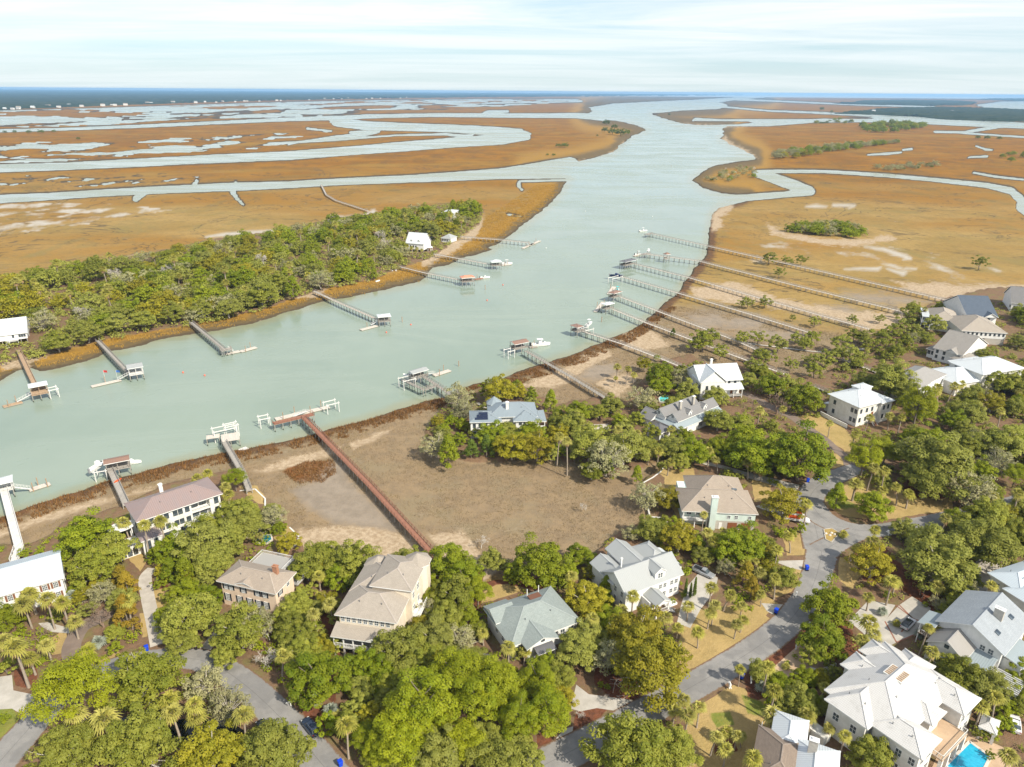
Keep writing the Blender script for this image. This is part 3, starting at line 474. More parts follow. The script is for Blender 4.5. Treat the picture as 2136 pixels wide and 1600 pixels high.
def ribbon(name, pts, mat, z, thick=0.02):
    """pts: (px, py, width in metres)"""
    W3 = [np.array([*G(x, y, z)[:2], w_]) for x, y, w_ in pts]; L = smooth_line(W3); m = MB(); prev = None
    for i, q in enumerate(L):
        d = L[min(i + 1, len(L) - 1)][:2] - L[max(i - 1, 0)][:2]; d = d / max(np.linalg.norm(d), 1e-6); nrm = np.array([-d[1], d[0]]) * q[2] / 2
        cur = (q[:2] + nrm, q[:2] - nrm)
        if prev is not None: m.poly([(*prev[1], z), (*cur[1], z), (*cur[0], z), (*prev[0], z)])
        prev = cur
    o = m.obj(name, mat); ul = o.data.uv_layers.new(name='UVMap')
    for q in o.data.polygons:
        for j, li in enumerate(q.loop_indices): ul.data[li].uv = (0.0 if j < 2 else 1.0, float(q.index + (j in (1, 2))))
    return tag(o, kind='structure')
def sheet(name, pts, mat, z):
    m = MB(); P = [G(x, y, z) for x, y in pts]
    a = sum(P[i][0] * P[(i + 1) % len(P)][1] - P[(i + 1) % len(P)][0] * P[i][1] for i in range(len(P)))
    m.poly(P if a > 0 else P[::-1]); return tag(m.obj(name, mat), kind='structure')
ribbon('road', [(930, 1700, 7.2), (1150, 1588, 7.2), (1290, 1515, 7), (1420, 1445, 7), (1520, 1388, 7), (1600, 1335, 7), (1655, 1285, 7), (1694, 1225, 7.2), (1712, 1165, 8), (1716, 1120, 9)], 'asphalt', LAND + 0.05)
ribbon('road', [(1712, 1150, 9), (1702, 1105, 9), (1690, 1065, 8.5), (1690, 1035, 8.5), (1715, 1008, 8), (1765, 985, 7), (1790, 975, 6)], 'asphalt', LAND + 0.054)
ribbon('road', [(1690, 1045, 8), (1715, 1080, 9), (1770, 1103, 8), (1830, 1106, 6.5), (1900, 1095, 6), (1965, 1082, 6), (2060, 1062, 6), (2160, 1035, 6), (2300, 1000, 6)], 'asphalt', LAND + 0.058)
ribbon('road', [(1716, 1150, 8), (1745, 1132, 7), (1790, 1112, 6)], 'asphalt', LAND + 0.062)
ribbon('lane', [(1775, 985, 4), (1768, 958, 3.6), (1742, 936, 3.4), (1715, 912, 3.4), (1680, 890, 3.6), (1650, 868, 4), (1610, 850, 4.4), (1570, 828, 4), (1545, 820, 4)], 'brown_paving', LAND + 0.046)
ribbon('road', [(-80, 1680, 7.5), (0, 1588, 7.5), (60, 1520, 7), (120, 1455, 6.6), (200, 1405, 6.2), (290, 1378, 6.2), (380, 1372, 6.2), (445, 1386, 6.4), (510, 1428, 6.6), (580, 1492, 6.8), (660, 1580, 7), (740, 1680, 7)], 'asphalt', LAND + 0.05)
ribbon('driveway', [(330, 1345, 3.2), (318, 1290, 3.0), (308, 1245, 3.0), (303, 1205, 3.0), (318, 1185, 2.6)], 'gravel', LAND + 0.04)
ribbon('driveway', [(425, 1358, 2.6), (455, 1320, 2.4), (490, 1280, 2.4)], 'gravel', LAND + 0.04)
ribbon('driveway', [(150, 1375, 3.6), (150, 1345, 3.8), (170, 1310, 3.8), (205, 1290, 4.2), (230, 1275, 4.4)], 'brown_paving', LAND + 0.04)
sheet('driveway', [(-60, 1420), (25, 1408), (28, 1440), (75, 1450), (68, 1480), (45, 1490), (25, 1478), (-60, 1484)], 'concrete', LAND + 0.04)
sheet('path', [(80, 1300), (100, 1298), (152, 1312), (150, 1322), (108, 1318), (90, 1310)], 'concrete', LAND + 0.035)
sheet('driveway', [(1202, 1428), (1228, 1448), (1330, 1462), (1292, 1484), (1245, 1477), (1210, 1484), (1190, 1478)], 'concrete', LAND + 0.036)
sheet('driveway', [(1178, 1520), (1196, 1515), (1192, 1535), (1154, 1560), (1160, 1540)], 'concrete', LAND + 0.036)
sheet('driveway', [(990, 1360), (1025, 1365), (1030, 1395), (1000, 1390)], 'concrete', LAND + 0.036)
sheet('driveway', [(1462, 1190), (1498, 1205), (1490, 1235), (1462, 1270), (1440, 1310), (1412, 1300), (1420, 1265), (1432, 1225)], 'concrete', LAND + 0.036)
sheet('driveway', [(1588, 1258), (1650, 1262), (1632, 1292), (1600, 1275)], 'concrete', LAND + 0.036)
sheet('driveway', [(1612, 1170), (1692, 1168), (1690, 1194), (1648, 1184)], 'concrete', LAND + 0.036)
sheet('driveway', [(1560, 985), (1620, 1000), (1668, 1012), (1660, 1030), (1600, 1008), (1556, 996)], 'concrete', LAND + 0.036)
sheet('driveway', [(1575, 1056), (1600, 1050), (1690, 1080), (1680, 1095), (1630, 1078)], 'concrete', LAND + 0.036)
sheet('parking_court', [(1812, 1335), (1845, 1295), (1876, 1262), (1902, 1244), (1942, 1268), (1930, 1300), (1905, 1325), (1870, 1340), (1850, 1350)], 'concrete', LAND + 0.036)
sheet('path', [(1770, 1295), (1812, 1252), (1868, 1262), (1850, 1290), (1812, 1335), (1800, 1320)], 'concrete', LAND + 0.033)
sheet('parking_court', [(2014, 1190), (2050, 1160), (2092, 1180), (2060, 1240), (2036, 1236)], 'gravel', LAND + 0.036)
sheet('patio', [(1610, 1395), (1660, 1350), (1680, 1330), (1690, 1370), (1742, 1390), (1730, 1412), (1690, 1400), (1620, 1420)], 'tan_paving', LAND + 0.036)
sheet('parking_court', [(1218, 886), (1268, 884), (1272, 898), (1240, 908), (1220, 900)], 'gravel', LAND + 0.036)
sheet('driveway', [(1350, 890), (1420, 905), (1430, 925), (1395, 915)], 'tan_paving', LAND + 0.03)
ribbon('path', [(1395, 948, 2.2), (1450, 962, 2.2), (1500, 972, 2.2), (1560, 990, 2.6), (1640, 1012, 2.8)], 'gravel', LAND + 0.033)
ribbon('path', [(2100, 795, 3), (2040, 775, 3), (2000, 760, 3)], 'gravel', LAND + 0.03)
ribbon('path', [(1560, 716, 1.6), (1640, 726, 1.6), (1720, 734, 1.6), (1800, 728, 2), (1880, 718, 2)], 'gravel', MARSH + 0.3)
sheet('driveway', [(2070, 700), (2040, 696), (2030, 712), (2060, 722)], 'tan_paving', LAND + 0.03)
sheet('pond', [(190, 1530), (250, 1500), (330, 1470), (350, 1500), (470, 1500), (520, 1530), (480, 1550), (330, 1560), (220, 1570)], 'pond_water', LAND + 0.03)
sheet('path', [(1760, 820), (1790, 850), (1752, 862), (1735, 842)], 'concrete', LAND + 0.02)

for a, b in (((1868, 1262), (1905, 1290)), ((1905, 1290), (1930, 1300)), ((1905, 1290), (1880, 1318)), ((1846, 1296), (1870, 1340)), ((1876, 1262), (1902, 1288)), ((1870, 1340), (1912, 1322))): ribbon('paving_band', [(*a, 0.35), (*b, 0.35)], 'brick_paving', LAND + 0.044)
sheet('path', [(1905, 1325), (1932, 1300), (1945, 1312), (1922, 1345)], 'brick_paving', LAND + 0.04)
# ------------------------------------------------------------------ houses
WCACHE = {}
def win_meshes(w, h, nx, nz, dark):
    key = (w, h, nx, nz, dark)
    if key not in WCACHE:
        m = MB(); t = 0.09
        m.box(-w / 2 - t, -0.07, -h / 2 - t, -w / 2, 0.02, h / 2 + t); m.box(w / 2, -0.07, -h / 2 - t, w / 2 + t, 0.02, h / 2 + t)
        m.box(-w / 2, -0.07, h / 2, w / 2, 0.02, h / 2 + t); m.box(-w / 2, -0.09, -h / 2 - t, w / 2, 0.02, -h / 2)
        for i in range(1, nx): x = -w / 2 + w * i / nx; m.box(x - 0.03, -0.06, -h / 2, x + 0.03, -0.01, h / 2)
        for i in range(1, nz): z = -h / 2 + h * i / nz; m.box(-w / 2, -0.055, z - 0.03, w / 2, -0.012, z + 0.03)
        g = MB(); g.box(-w / 2, -0.03, -h / 2, w / 2, 0.015, h / 2)
        sh = MB(); sh.box(-0.2, -0.06, -h / 2 - 0.05, 0.2, 0.0, h / 2 + 0.05)
        WCACHE[key] = (m.mesh('window', 'shutter_black' if dark else 'trim_white'), g.mesh('pane', 'glass'), sh)
    return WCACHE[key]
SHC = {}
class House:
    def __init__(s, label, phrase, A, B, C, ze, z0=LAND, D=None, cat='house', name='house'):
        a, b = G(*A, z0 + ze), G(*B, z0 + ze); d = b - a; s.L = float(np.linalg.norm(d)); s.rz = math.atan2(d[1], d[0])
        yv = np.array([-math.sin(s.rz), math.cos(s.rz)])
        s.W = abs(float(((G(*C, z0 + ze) - a)[:2] @ yv) if C is not None else ((G(*D, z0 + ze) - b)[:2] @ yv)))
        s.e = empty(name, (a[0], a[1], z0), s.rz); s.ze = ze; tag(s.e, label, cat); s.a = a; s.c = (a[:2] + d[:2] / 2 + yv * s.W / 2)
        mark(phrase, s.c); FOOT.append((s.c, math.hypot(s.L, s.W) / 2, a[:2], s.rz, s.L, s.W)); s.z0 = z0
    def box(s, name, x0, y0, z0, x1, y1, z1, mat, parent=None):
        m = MB(); m.box(x0, y0, z0, x1, y1, z1); return m.obj(name, mat, parent or s.e)
    def wall(s, x0, y0, x1, y1, z1, mat, z0=0.0): return s.box('wall', x0, y0, z0, x1, y1, z1, mat)
    def solid(s, name, top, mat, th=0.22, parent=None, faces=None):
        """closed roof: top faces (lists of points, ccw from above); fascia and soffit th below"""
        m = MB(); edges = {}
        for f in top:
            m.poly(f); m.poly([(p[0], p[1], p[2] - th) for p in f[::-1]])
            for i in range(len(f)):
                a, b = tuple(np.round(f[i], 4)), tuple(np.round(f[(i + 1) % len(f)], 4))
                if (b, a) in edges: del edges[(b, a)]
                else: edges[(a, b)] = 1
        for a, b in edges: m.poly([(a[0], a[1], a[2] - th), (b[0], b[1], b[2] - th), b, a], 1)
        o = m.obj(name, [mat, 'trim_white'], parent or s.e, uv=True); cnt = {}
        for f in top:
            for i in range(len(f)): a, b = tuple(np.round(f[i], 4)), tuple(np.round(f[(i + 1) % len(f)], 4)); cnt[frozenset((a, b))] = cnt.get(frozenset((a, b)), 0) + 1
        cm = MB(); used = 0
        for e_, n_ in cnt.items():
            if n_ == 2 and len(e_) == 2: a, b = sorted(e_); cm.bar((a[0], a[1], a[2] + 0.02), (b[0], b[1], b[2] + 0.02), 0.26, 0.07); used = 1
        if used: cm.obj('ridge_cap', CAPM.get(mat, mat), o)
        return o
    def hip(s, x0, y0, x1, y1, z, pitch, mat, oh=0.5, parent=None, cut=0.0):
        x0 -= oh; y0 -= oh; x1 += oh; y1 += oh; w, l = y1 - y0, x1 - x0; t = math.tan(R(pitch)); z += 0.12
        if l >= w:
            h = w / 2 * t; k_ = w / 2 * (1 - cut); p, q = (x0 + k_, (y0 + y1) / 2, z + h), (x1 - k_, (y0 + y1) / 2, z + h)
            if l - w < 0.05: q = p = ((x0 + x1) / 2, (y0 + y1) / 2, z + h)
            A, B, C, D = (x0, y0, z), (x1, y0, z), (x1, y1, z), (x0, y1, z)
            f = [[A, B, q, p] if p != q else [A, B, p], [B, C, q], [C, D, p, q] if p != q else [C, D, p], [D, A, p]]
        else:
            h = l / 2 * t; k_ = l / 2 * (1 - cut); p, q = ((x0 + x1) / 2, y0 + k_, z + h), ((x0 + x1) / 2, y1 - k_, z + h)
            A, B, C, D = (x0, y0, z), (x1, y0, z), (x1, y1, z), (x0, y1, z); f = [[A, B, p], [B, C, q, p], [C, D, q], [D, A, p, q]]
        o = s.solid('roof', f, mat, parent=parent)
        if l * w > 60:
            for i_ in range(2):
                u_, v_ = x0 + l * (0.32 + 0.36 * i_), y0 + w * 0.3; zr = z + min(v_ - y0, u_ - x0, x1 - u_) * t; pm_ = MB(); pm_.tube([(u_, v_, zr - 0.1), (u_, v_, zr + 0.45)], 0.09, 6); pm_.obj('vent_pipe', 'steel', o)
        return o
    def gable(s, x0, y0, x1, y1, z, pitch, mat, axis='x', oh=0.45, wall=None, name='roof', parent=None):
        t = math.tan(R(pitch)); z += 0.12
        if axis == 'x':
            ym = (y0 + y1) / 2; h = (ym - y0 + oh) * t; e0, e1 = x0 - oh, x1 + oh; a, b = y0 - oh, y1 + oh
            f = [[(e0, a, z), (e1, a, z), (e1, ym, z + h), (e0, ym, z + h)], [(e1, b, z), (e0, b, z), (e0, ym, z + h), (e1, ym, z + h)]]
        else:
            xm = (x0 + x1) / 2; h = (xm - x0 + oh) * t; e0, e1 = y0 - oh, y1 + oh; a, b = x0 - oh, x1 + oh
            f = [[(b, e0, z), (b, e1, z), (xm, e1, z + h), (xm, e0, z + h)], [(a, e1, z), (a, e0, z), (xm, e0, z + h), (xm, e1, z + h)]]
        r = s.solid(name, f, mat, parent=parent)
        if wall:
            zt = z - 0.25
            if axis == 'x':
                for xx, sg in ((x0, 1), (x1, -1)): m = MB(); m.hexa([(xx, y0, zt), (xx + sg * 0.2, y0, zt), (xx + sg * 0.2, y1, zt), (xx, y1, zt), (xx, ym - 0.05, zt + (ym - y0) * t), (xx + sg * 0.2, ym - 0.05, zt + (ym - y0) * t), (xx + sg * 0.2, ym + 0.05, zt + (ym - y0) * t), (xx, ym + 0.05, zt + (ym - y0) * t)]); m.obj('gable_wall', wall, r)
            else:
                for yy, sg in ((y0, 1), (y1, -1)): m = MB(); m.hexa([(x0, yy, zt), (x0, yy + sg * 0.2, zt), (x1, yy + sg * 0.2, zt), (x1, yy, zt), (xm - 0.05, yy, zt + (xm - x0) * t), (xm - 0.05, yy + sg * 0.2, zt + (xm - x0) * t), (xm + 0.05, yy + sg * 0.2, zt + (xm - x0) * t), (xm + 0.05, yy, zt + (xm - x0) * t)]); m.obj('gable_wall', wall, r)
        return r
    def shed(s, x0, y0, x1, y1, zl, zh, mat, low='y', oh=0.3, name='roof'):
        x0 -= oh; x1 += oh; y0 -= oh; y1 += oh
        f = {'y': [(x0, y0, zl), (x1, y0, zl), (x1, y1, zh), (x0, y1, zh)], 'Y': [(x0, y0, zh), (x1, y0, zh), (x1, y1, zl), (x0, y1, zl)], 'x': [(x0, y0, zl), (x1, y0, zh), (x1, y1, zh), (x0, y1, zl)], 'X': [(x0, y0, zh), (x1, y0, zl), (x1, y1, zl), (x0, y1, zh)]}[low]
        return s.solid(name, [f], mat)
    def win(s, face, u, z, w=0.9, h=1.5, at=0.0, nx=2, nz=2, shut=None, dark=False, name='window', parent=None):
        """face S/N/E/W of the wall plane at y or x = at; u along the wall"""
        fm, pm, _ = win_meshes(w, h, nx, nz, dark); rz = {'S': 0, 'E': math.pi / 2, 'N': math.pi, 'W': -math.pi / 2}[face]
        loc = {'S': (u, at - 0.004, z), 'N': (u, at + 0.004, z), 'E': (at + 0.004, u, z), 'W': (at - 0.004, u, z)}[face]
        o = link(name, fm, parent or s.e, loc, rz); link('pane', pm, o)
        if shut:
            key = (h, shut)
            if key not in SHC: m = MB(); m.box(-0.21, -0.06, -h / 2 - 0.06, 0.21, 0.0, h / 2 + 0.06); SHC[key] = m.mesh('shutter', shut)
            for sg in (-1, 1): link('shutter', SHC[key], o, (sg * (w / 2 + 0.32), 0, 0))
        return o
    def wins(s, face, us, zs, at, w=0.9, h=1.5, **k):
        for z in (zs if hasattr(zs, '__len__') else [zs]):
            for u in us: s.win(face, u, z, w, h, at, **k)
    def door(s, face, u, z0, w, h, at, mat='door_wood', name='door'):
        m = MB(); m.box(-w / 2, -0.05, 0, w / 2, 0.03, h); n = max(1, int(h / 0.6))
        for i in range(n): m.box(-w / 2 + 0.12, -0.065, h * i / n + 0.1, w / 2 - 0.12, -0.045, h * (i + 1) / n - 0.08)
        rz = {'S': 0, 'E': math.pi / 2, 'N': math.pi, 'W': -math.pi / 2}[face]
        loc = {'S': (u, at - 0.006, z0), 'N': (u, at + 0.006, z0), 'E': (at + 0.006, u, z0), 'W': (at - 0.006, u, z0)}[face]
        o = link(name, m.mesh(name, mat), s.e, loc, rz)
        hm = MB(); hm.box(w / 2 - 0.16, -0.11, h * 0.45, w / 2 - 0.10, -0.05, h * 0.45 + 0.14); hm.obj('handle', 'steel', o); return o
    def chimney(s, x, y, z0, z1, mat, w=0.9, d=0.7, parent=None):
        o = s.box('chimney', x - w / 2, y - d / 2, z0, x + w / 2, y + d / 2, z1, mat, parent); m = MB(); m.box(x - w / 2 - 0.12, y - d / 2 - 0.12, z1, x + w / 2 + 0.12, y + d / 2 + 0.12, z1 + 0.15); m.box(x - w / 4, y - d / 4, z1 + 0.15, x + w / 4, y + d / 4, z1 + 0.4); m.obj('cap', 'trim_white' if mat != 'brick' else 'brick', o)
    def posts(s, pts, z0, z1, w=0.22, mat='trim_white'):
        m = MB(); m.box(-w / 2, -w / 2, 0, w / 2, w / 2, z1 - z0); me = m.mesh('post', mat)
        for x, y in pts: link('post', me, s.e, (x, y, z0))
    def rail(s, pts, z, h=1.0, mat='trim_white', close=False):
        m = MB(); P = pts + ([pts[0]] if close else [])
        for i in range(len(P) - 1):
            a, b = P[i], P[i + 1]; m.bar((*a, z + h), (*b, z + h), 0.09, 0.07); m.bar((*a, z + 0.12), (*b, z + 0.12), 0.05, 0.05); L = math.dist(a, b); n = max(2, int(L / 0.35))
            for j in range(n + 1): t = j / n; x, y = a[0] + (b[0] - a[0]) * t, a[1] + (b[1] - a[1]) * t; m.box(x - 0.025, y - 0.025, z, x + 0.025, y + 0.025, z + h - 0.02)
        return m.obj('railing', mat, s.e)
    def stairs(s, x, y0, z1, w, n, face='S', mat='timber_tan', side='trim_white'):
        """flight from (x, y0, z1) down to the ground, going -y (S), +y (N), +x (E) or -x (W)"""
        st = empty('stairs', (x, y0, 0), {'S': 0, 'E': math.pi / 2, 'N': math.pi, 'W': -math.pi / 2}[face]); st.parent = s.e; rise = z1 / n; tm = MB(); tm.box(-w / 2, -0.3, -0.05, w / 2, 0.02, 0.03); me = tm.mesh('step', mat)
        for i in range(n): link('step', me, st, (0, -0.28 * i, z1 - rise * (i + 1)))
        for sg in (-1, 1):
            m = MB(); m.bar((sg * w / 2, 0, z1 - 0.15), (sg * w / 2, -0.28 * n, -0.1), 0.08, 0.3); m.bar((sg * w / 2, 0, z1 + 0.9), (sg * w / 2, -0.28 * n, 0.9), 0.08, 0.08)
            for i in range(0, n + 1, 2): t = i / n; m.box(sg * w / 2 - 0.04, -0.28 * n * t - 0.04, z1 * (1 - t), sg * w / 2 + 0.04, -0.28 * n * t + 0.04, z1 * (1 - t) + 0.9)
            m.obj('handrail', side, st)
        return st
    def dormer(s, x, y, z, w, d, h, roof, wall, pitch=35, face='S', nw=1):
        """small gabled dormer, its front at y (S) facing -y"""
        o = s.wall(x - w / 2, y, x + w / 2, y + d, z + h, wall, z); r = s.gable(x - w / 2, y, x + w / 2, y + d, z + h, pitch, roof, 'y', 0.2, wall)
        for i in range(nw): s.win('S', x + (i - (nw - 1) / 2) * 0.7, z + h * 0.58, 0.55, h * 0.62, y, 1, 2)
FOOT = []
CAPM = {}
for nm_, c_ in (('roof_tan', (0.40, 0.34, 0.28)), ('roof_beige', (0.42, 0.37, 0.32)), ('roof_sage', (0.33, 0.37, 0.355)), ('roof_grey', (0.25, 0.245, 0.24)), ('roof_lightgrey', (0.41, 0.44, 0.46)), ('roof_navy', (0.14, 0.17, 0.21)), ('roof_brown', (0.29, 0.235, 0.19)), ('roof_white_tile', (0.60, 0.59, 0.57)), ('roof_greybrown', (0.36, 0.34, 0.31)), ('metal_charcoal', (0.27, 0.265, 0.26)), ('metal_slate', (0.36, 0.41, 0.43)), ('metal_white', (0.64, 0.67, 0.69)), ('metal_pale', (0.54, 0.60, 0.64)), ('metal_silver', (0.44, 0.455, 0.45)), ('metal_blue', (0.30, 0.345, 0.375)), ('metal_rust', (0.33, 0.26, 0.245)), ('metal_greytan', (0.38, 0.365, 0.345))): plain('cap_' + nm_, c_, None, 2, 0.6); CAPM[nm_] = 'cap_' + nm_
def rect_of(h, m=0.5): return m, m, h.L - m, h.W - m
# --- rust-roofed modern house by the near bank
h = House('long white house with rusty brown hip metal roof beside the creek', 'rust-roofed white house', (285, 1090), (464, 1030), None, 8.8, D=(433, 996)); L, Wd = h.L, h.W
h.wall(0.6, 0.6, L * 0.62, Wd - 0.6, 8.8, 'white_stucco'); h.wall(L * 0.62, 2.8, L * 0.84, Wd - 0.62, 8.78, 'white_stucco'); h.wall(L * 0.84, 0.62, L - 0.6, Wd - 0.6, 8.8, 'white_stucco'); h.wall(L * 0.62, 0.66, L * 0.84, 2.82, 2.6, 'white_stucco')
h.hip(0.5, 0.5, L - 0.5, Wd - 0.5, 8.8, 22, 'metal_rust', 0.6)
for zf in (2.6, 5.5): h.box('balcony_floor', L * 0.62 + 0.01, 0.7, zf, L * 0.84 - 0.01, 2.78, zf + 0.25, 'trim_white'); h.rail([(L * 0.62 + .05, 0.75), (L * 0.84 - .05, 0.75)], zf + 0.25)
h.chimney(L * 0.42, Wd - 1.0, 8.6, 11.8, 'white_stucco'); h.wins('S', [L * 0.10, L * 0.16, L * 0.26, L * 0.33, L * 0.43, L * 0.49, L * 0.57], (4.4, 7.4), 0.6, 1.0, 1.4, dark=True); h.wins('S', [L * 0.3, L * 0.5], 1.6, 0.6, 1.6, 1.8, dark=True); h.wins('S', [L * 0.68, L * 0.78], (4.2, 7.1), 2.8, 1.6, 2.1, dark=True); h.wins('S', [L * 0.92], (4.2, 7.2), 0.62, 1.0, 1.8, dark=True)
h.wins('E', [2, 4, 6], (2, 5, 7.6), L - 0.6, 1.0, 1.6, dark=True); h.wins('W', [2, 5], (2, 5, 7.6), 0.6, 1.0, 1.6, dark=True)
h.wall(-0.4, -4.2, 4.2, 0.58, 5.4, 'white_stucco'); h.hip(-0.4, -4.2, 4.2, 0.3, 5.4, 20, 'metal_rust', 0.4); h.wins('S', [1, 2.9], 3.4, -4.2, 0.9, 2.8, dark=True); h.door('W', -2, 0, 1.0, 2.2, -0.4, 'door_dark')
h.wall(-5.4, -1.0, -0.42, 3.2, 3.0, 'white_stucco'); h.wins('S', [-4.6, -3.2, -1.8], 1.4, -1.0, 0.9, 2.0, dark=True); h.box('flat_roof', -5.6, -1.2, 3.0, -0.42, 3.4, 3.2, 'trim_white')
rk = MB(); cx_, cy_ = -2.9, 5.0
n = 28; rk.poly([(cx_ + 3.4 * math.cos(6.2832 * i / n), cy_ + 2.4 * math.sin(6.2832 * i / n), 6.4) for i in range(n)]); rk.poly([(cx_ + 3.4 * math.cos(6.2832 * i / n), cy_ + 2.4 * math.sin(6.2832 * i / n), 6.1) for i in range(n)][::-1])
for i in range(n):
    a, b = 6.2832 * i / n, 6.2832 * (i + 1) / n; rk.poly([(cx_ + 3.4 * math.cos(a), cy_ + 2.4 * math.sin(a), 6.1), (cx_ + 3.4 * math.cos(b), cy_ + 2.4 * math.sin(b), 6.1), (cx_ + 3.4 * math.cos(b), cy_ + 2.4 * math.sin(b), 6.4), (cx_ + 3.4 * math.cos(a), cy_ + 2.4 * math.sin(a), 6.4)])
rk.obj('round_canopy', 'trim_white', h.e); h.posts([(cx_ - 2, cy_ - 1.2), (cx_ + 2, cy_ - 1.2), (cx_ - 2, cy_ + 1.2), (cx_ + 2, cy_ + 1.2)], 0, 6.1)
# --- pale metal roof at the frame's edge
h = House('white house with pale blue metal roof and brown shutters cut by the frame edge', 'pale-roofed house with brown shutters', (-60, 1262), (134, 1206), None, 6.0, D=(118, 1146)); L, Wd = h.L, h.W
h.wall(0.5, 0.5, L - 0.5, Wd - 0.5, 6.0, 'white_siding'); h.gable(0.5, 0.5, L - 0.5, Wd - 0.5, 6.0, 21, 'metal_pale', 'x', 0.5, 'white_siding')
h.wins('S', [L - 2, L - 4.2, L - 8, L - 11], (1.8, 4.6), 0.5, 0.9, 1.5, nx=3, nz=3, shut='shutter_brown'); h.wins('E', [3, 7], (1.8, 4.6), L - 0.5, 0.9, 1.5); h.door('S', L - 14, 0.3, 1.1, 2.2, 0.5)
# --- peach house
h = House('peach house with tan hip roof, black shutters and white deck', 'peach house', (452, 1212), (575, 1240), None, 7.0, D=(620, 1195)); L, Wd = h.L, h.W
h.wall(0.6, 0.6, L - 0.6, Wd - 0.6, 7.0, 'peach_siding'); rf = h.hip(0.5, 0.5, L - 0.5, Wd - 0.5, 7.0, 24, 'roof_tan', 0.6)
h.gable(L * 0.30, 0.35, L * 0.62, Wd * 0.45, 7.05, 20, 'roof_tan', 'y', 0.3, 'trim_white'); h.wins('S', [1.9, 3.2, 6.6, 10.4, 12.4], 5.6, 0.6, 0.8, 1.5, nx=3, nz=4, shut='shutter_black'); h.wins('S', [1.9, 5.2, 8.0, 10.4, 12.4], 2.5, 0.6, 0.9, 1.9, nx=3, nz=4, shut='shutter_black')
h.wins('E', [2.4], 5.6, L - 0.6, 0.8, 1.4, shut='shutter_black'); h.wins('E', [5.5], 5.8, L - 0.6, 1.0, 1.2); h.chimney(L * 0.80, Wd * 0.62, 7.4, 10.4, 'brick', 1.2, 0.8); h.door('S', 6.6, 0.2, 1.1, 2.2, 0.6)
h.box('deck', L * 0.04, Wd - 0.55, 3.6, L * 0.62, Wd + 8.0, 3.85, 'deck_white'); h.posts([(L * 0.05 + 0.3, Wd + 7.7), (L * 0.32, Wd + 7.7), (L * 0.60, Wd + 7.7), (L * 0.05 + 0.3, Wd + 3.7), (L * 0.60, Wd + 3.7)], 0, 3.6); h.rail([(L * 0.04, Wd), (L * 0.04, Wd + 7.9), (L * 0.62, Wd + 7.9), (L * 0.62, Wd)], 3.85); h.box('lower_deck', L * 0.64, Wd + 1.0, 2.2, L * 0.95, Wd + 6.2, 2.4, 'deck_white'); h.rail([(L * 0.64, Wd + 6.1), (L * 0.95, Wd + 6.1), (L * 0.95, Wd + 1.0)], 2.4); h.posts([(L * 0.66, Wd + 5.9), (L * 0.93, Wd + 5.9)], 0, 2.2); FOOT.append((h.c, 1, G(*(452, 1212), LAND + 7)[:2] + np.array([-math.sin(h.rz), math.cos(h.rz)]) * Wd, h.rz, L, 9.0))
# --- beige shingle house with porch
h = House('large beige shingle-roofed house with columned front porch and stairs', 'beige porch house', (690, 1327), (815, 1345), None, 5.5, D=(893, 1203)); L, Wd = h.L, h.W
y1 = Wd; h.wall(0.8, 3.2, L * 0.98, y1 * 0.5, 9.0, 'cream_siding'); h.wall(1.2, y1 * 0.5, L - 1.2, y1 - 1.0, 8.95, 'cream_siding')
h.shed(0.2, 0.2, L + 0.3, 3.2, 5.55, 6.6, 'roof_beige', 'y'); h.box('porch_floor', 0.2, 0.2, 2.4, L + 0.2, 3.2, 2.6, 'deck_white'); h.posts([(0.4 + (L - 0.5) * i / 6, 0.45) for i in range(7)], 2.6, 5.55); h.rail([(0.4, 0.4), (L * 0.58, 0.4)], 2.6); h.posts([(0.4 + (L - 0.5) * i / 6, 0.45) for i in range(7)], 0, 2.4, 0.3, 'concrete_block')
h.hip(0.5, 3.0, L + 0.2, y1 * 0.58, 9.0, 22, 'roof_beige', 0.5, cut=0.0); h.wins('S', [1.6 + i * (L - 3.2) / 8 for i in range(9)], 7.75, 3.2, 0.75, 1.15); h.wins('S', [2, 4, 6, L - 2], 4.0, 3.2, 1.1, 1.7)
h.gable(L * 0.60, 0.0, L * 0.60 + 2.4, 2.4, 5.6, 26, 'roof_beige', 'y', 0.2, 'trim_white'); h.stairs(L * 0.60 + 1.2, 0.0, 2.5, 2.0, 14, 'S'); h.door('S', L * 0.60 + 1.2, 2.6, 1.2, 2.2, 3.2)
h.hip(0.6, y1 * 0.46, L - 0.8, y1 - 0.8, 9.1, 23, 'roof_beige', 0.5); h.wall(L * 0.42, y1 * 0.46, L + 1.2, y1 - 1.6, 11.4, 'cream_siding'); h.hip(L * 0.42, y1 * 0.46, L + 1.2, y1 - 1.6, 11.4, 20, 'roof_beige', 0.5)
def oct_roof(h, x, y, r, z, zt, mat, wall, n=8):
    m = MB(); P = [(x + r * math.cos(6.2832 * (i + 0.5) / n), y + r * math.sin(6.2832 * (i + 0.5) / n)) for i in range(n)]
    for i in range(n): a, b = P[i], P[(i + 1) % n]; m.poly([(*a, z), (*b, z), (x, y, zt)]); m.poly([(*a, z - 0.2), (*b, z - 0.2), (*b, z), (*a, z)], 1)
    m.poly([(*p, z - 0.2) for p in P[::-1]], 1); m.obj('roof', [mat, 'trim_white'], h.e, uv=True); q = MB(); k_ = 0.86
    for i in range(n): a, b = P[i], P[(i + 1) % n]; f = lambda p: (x + (p[0] - x) * k_, y + (p[1] - y) * k_); q.poly([(*f(a), 0), (*f(b), 0), (*f(b), z - 0.1), (*f(a), z - 0.1)])
    q.obj('wall', wall, h.e)
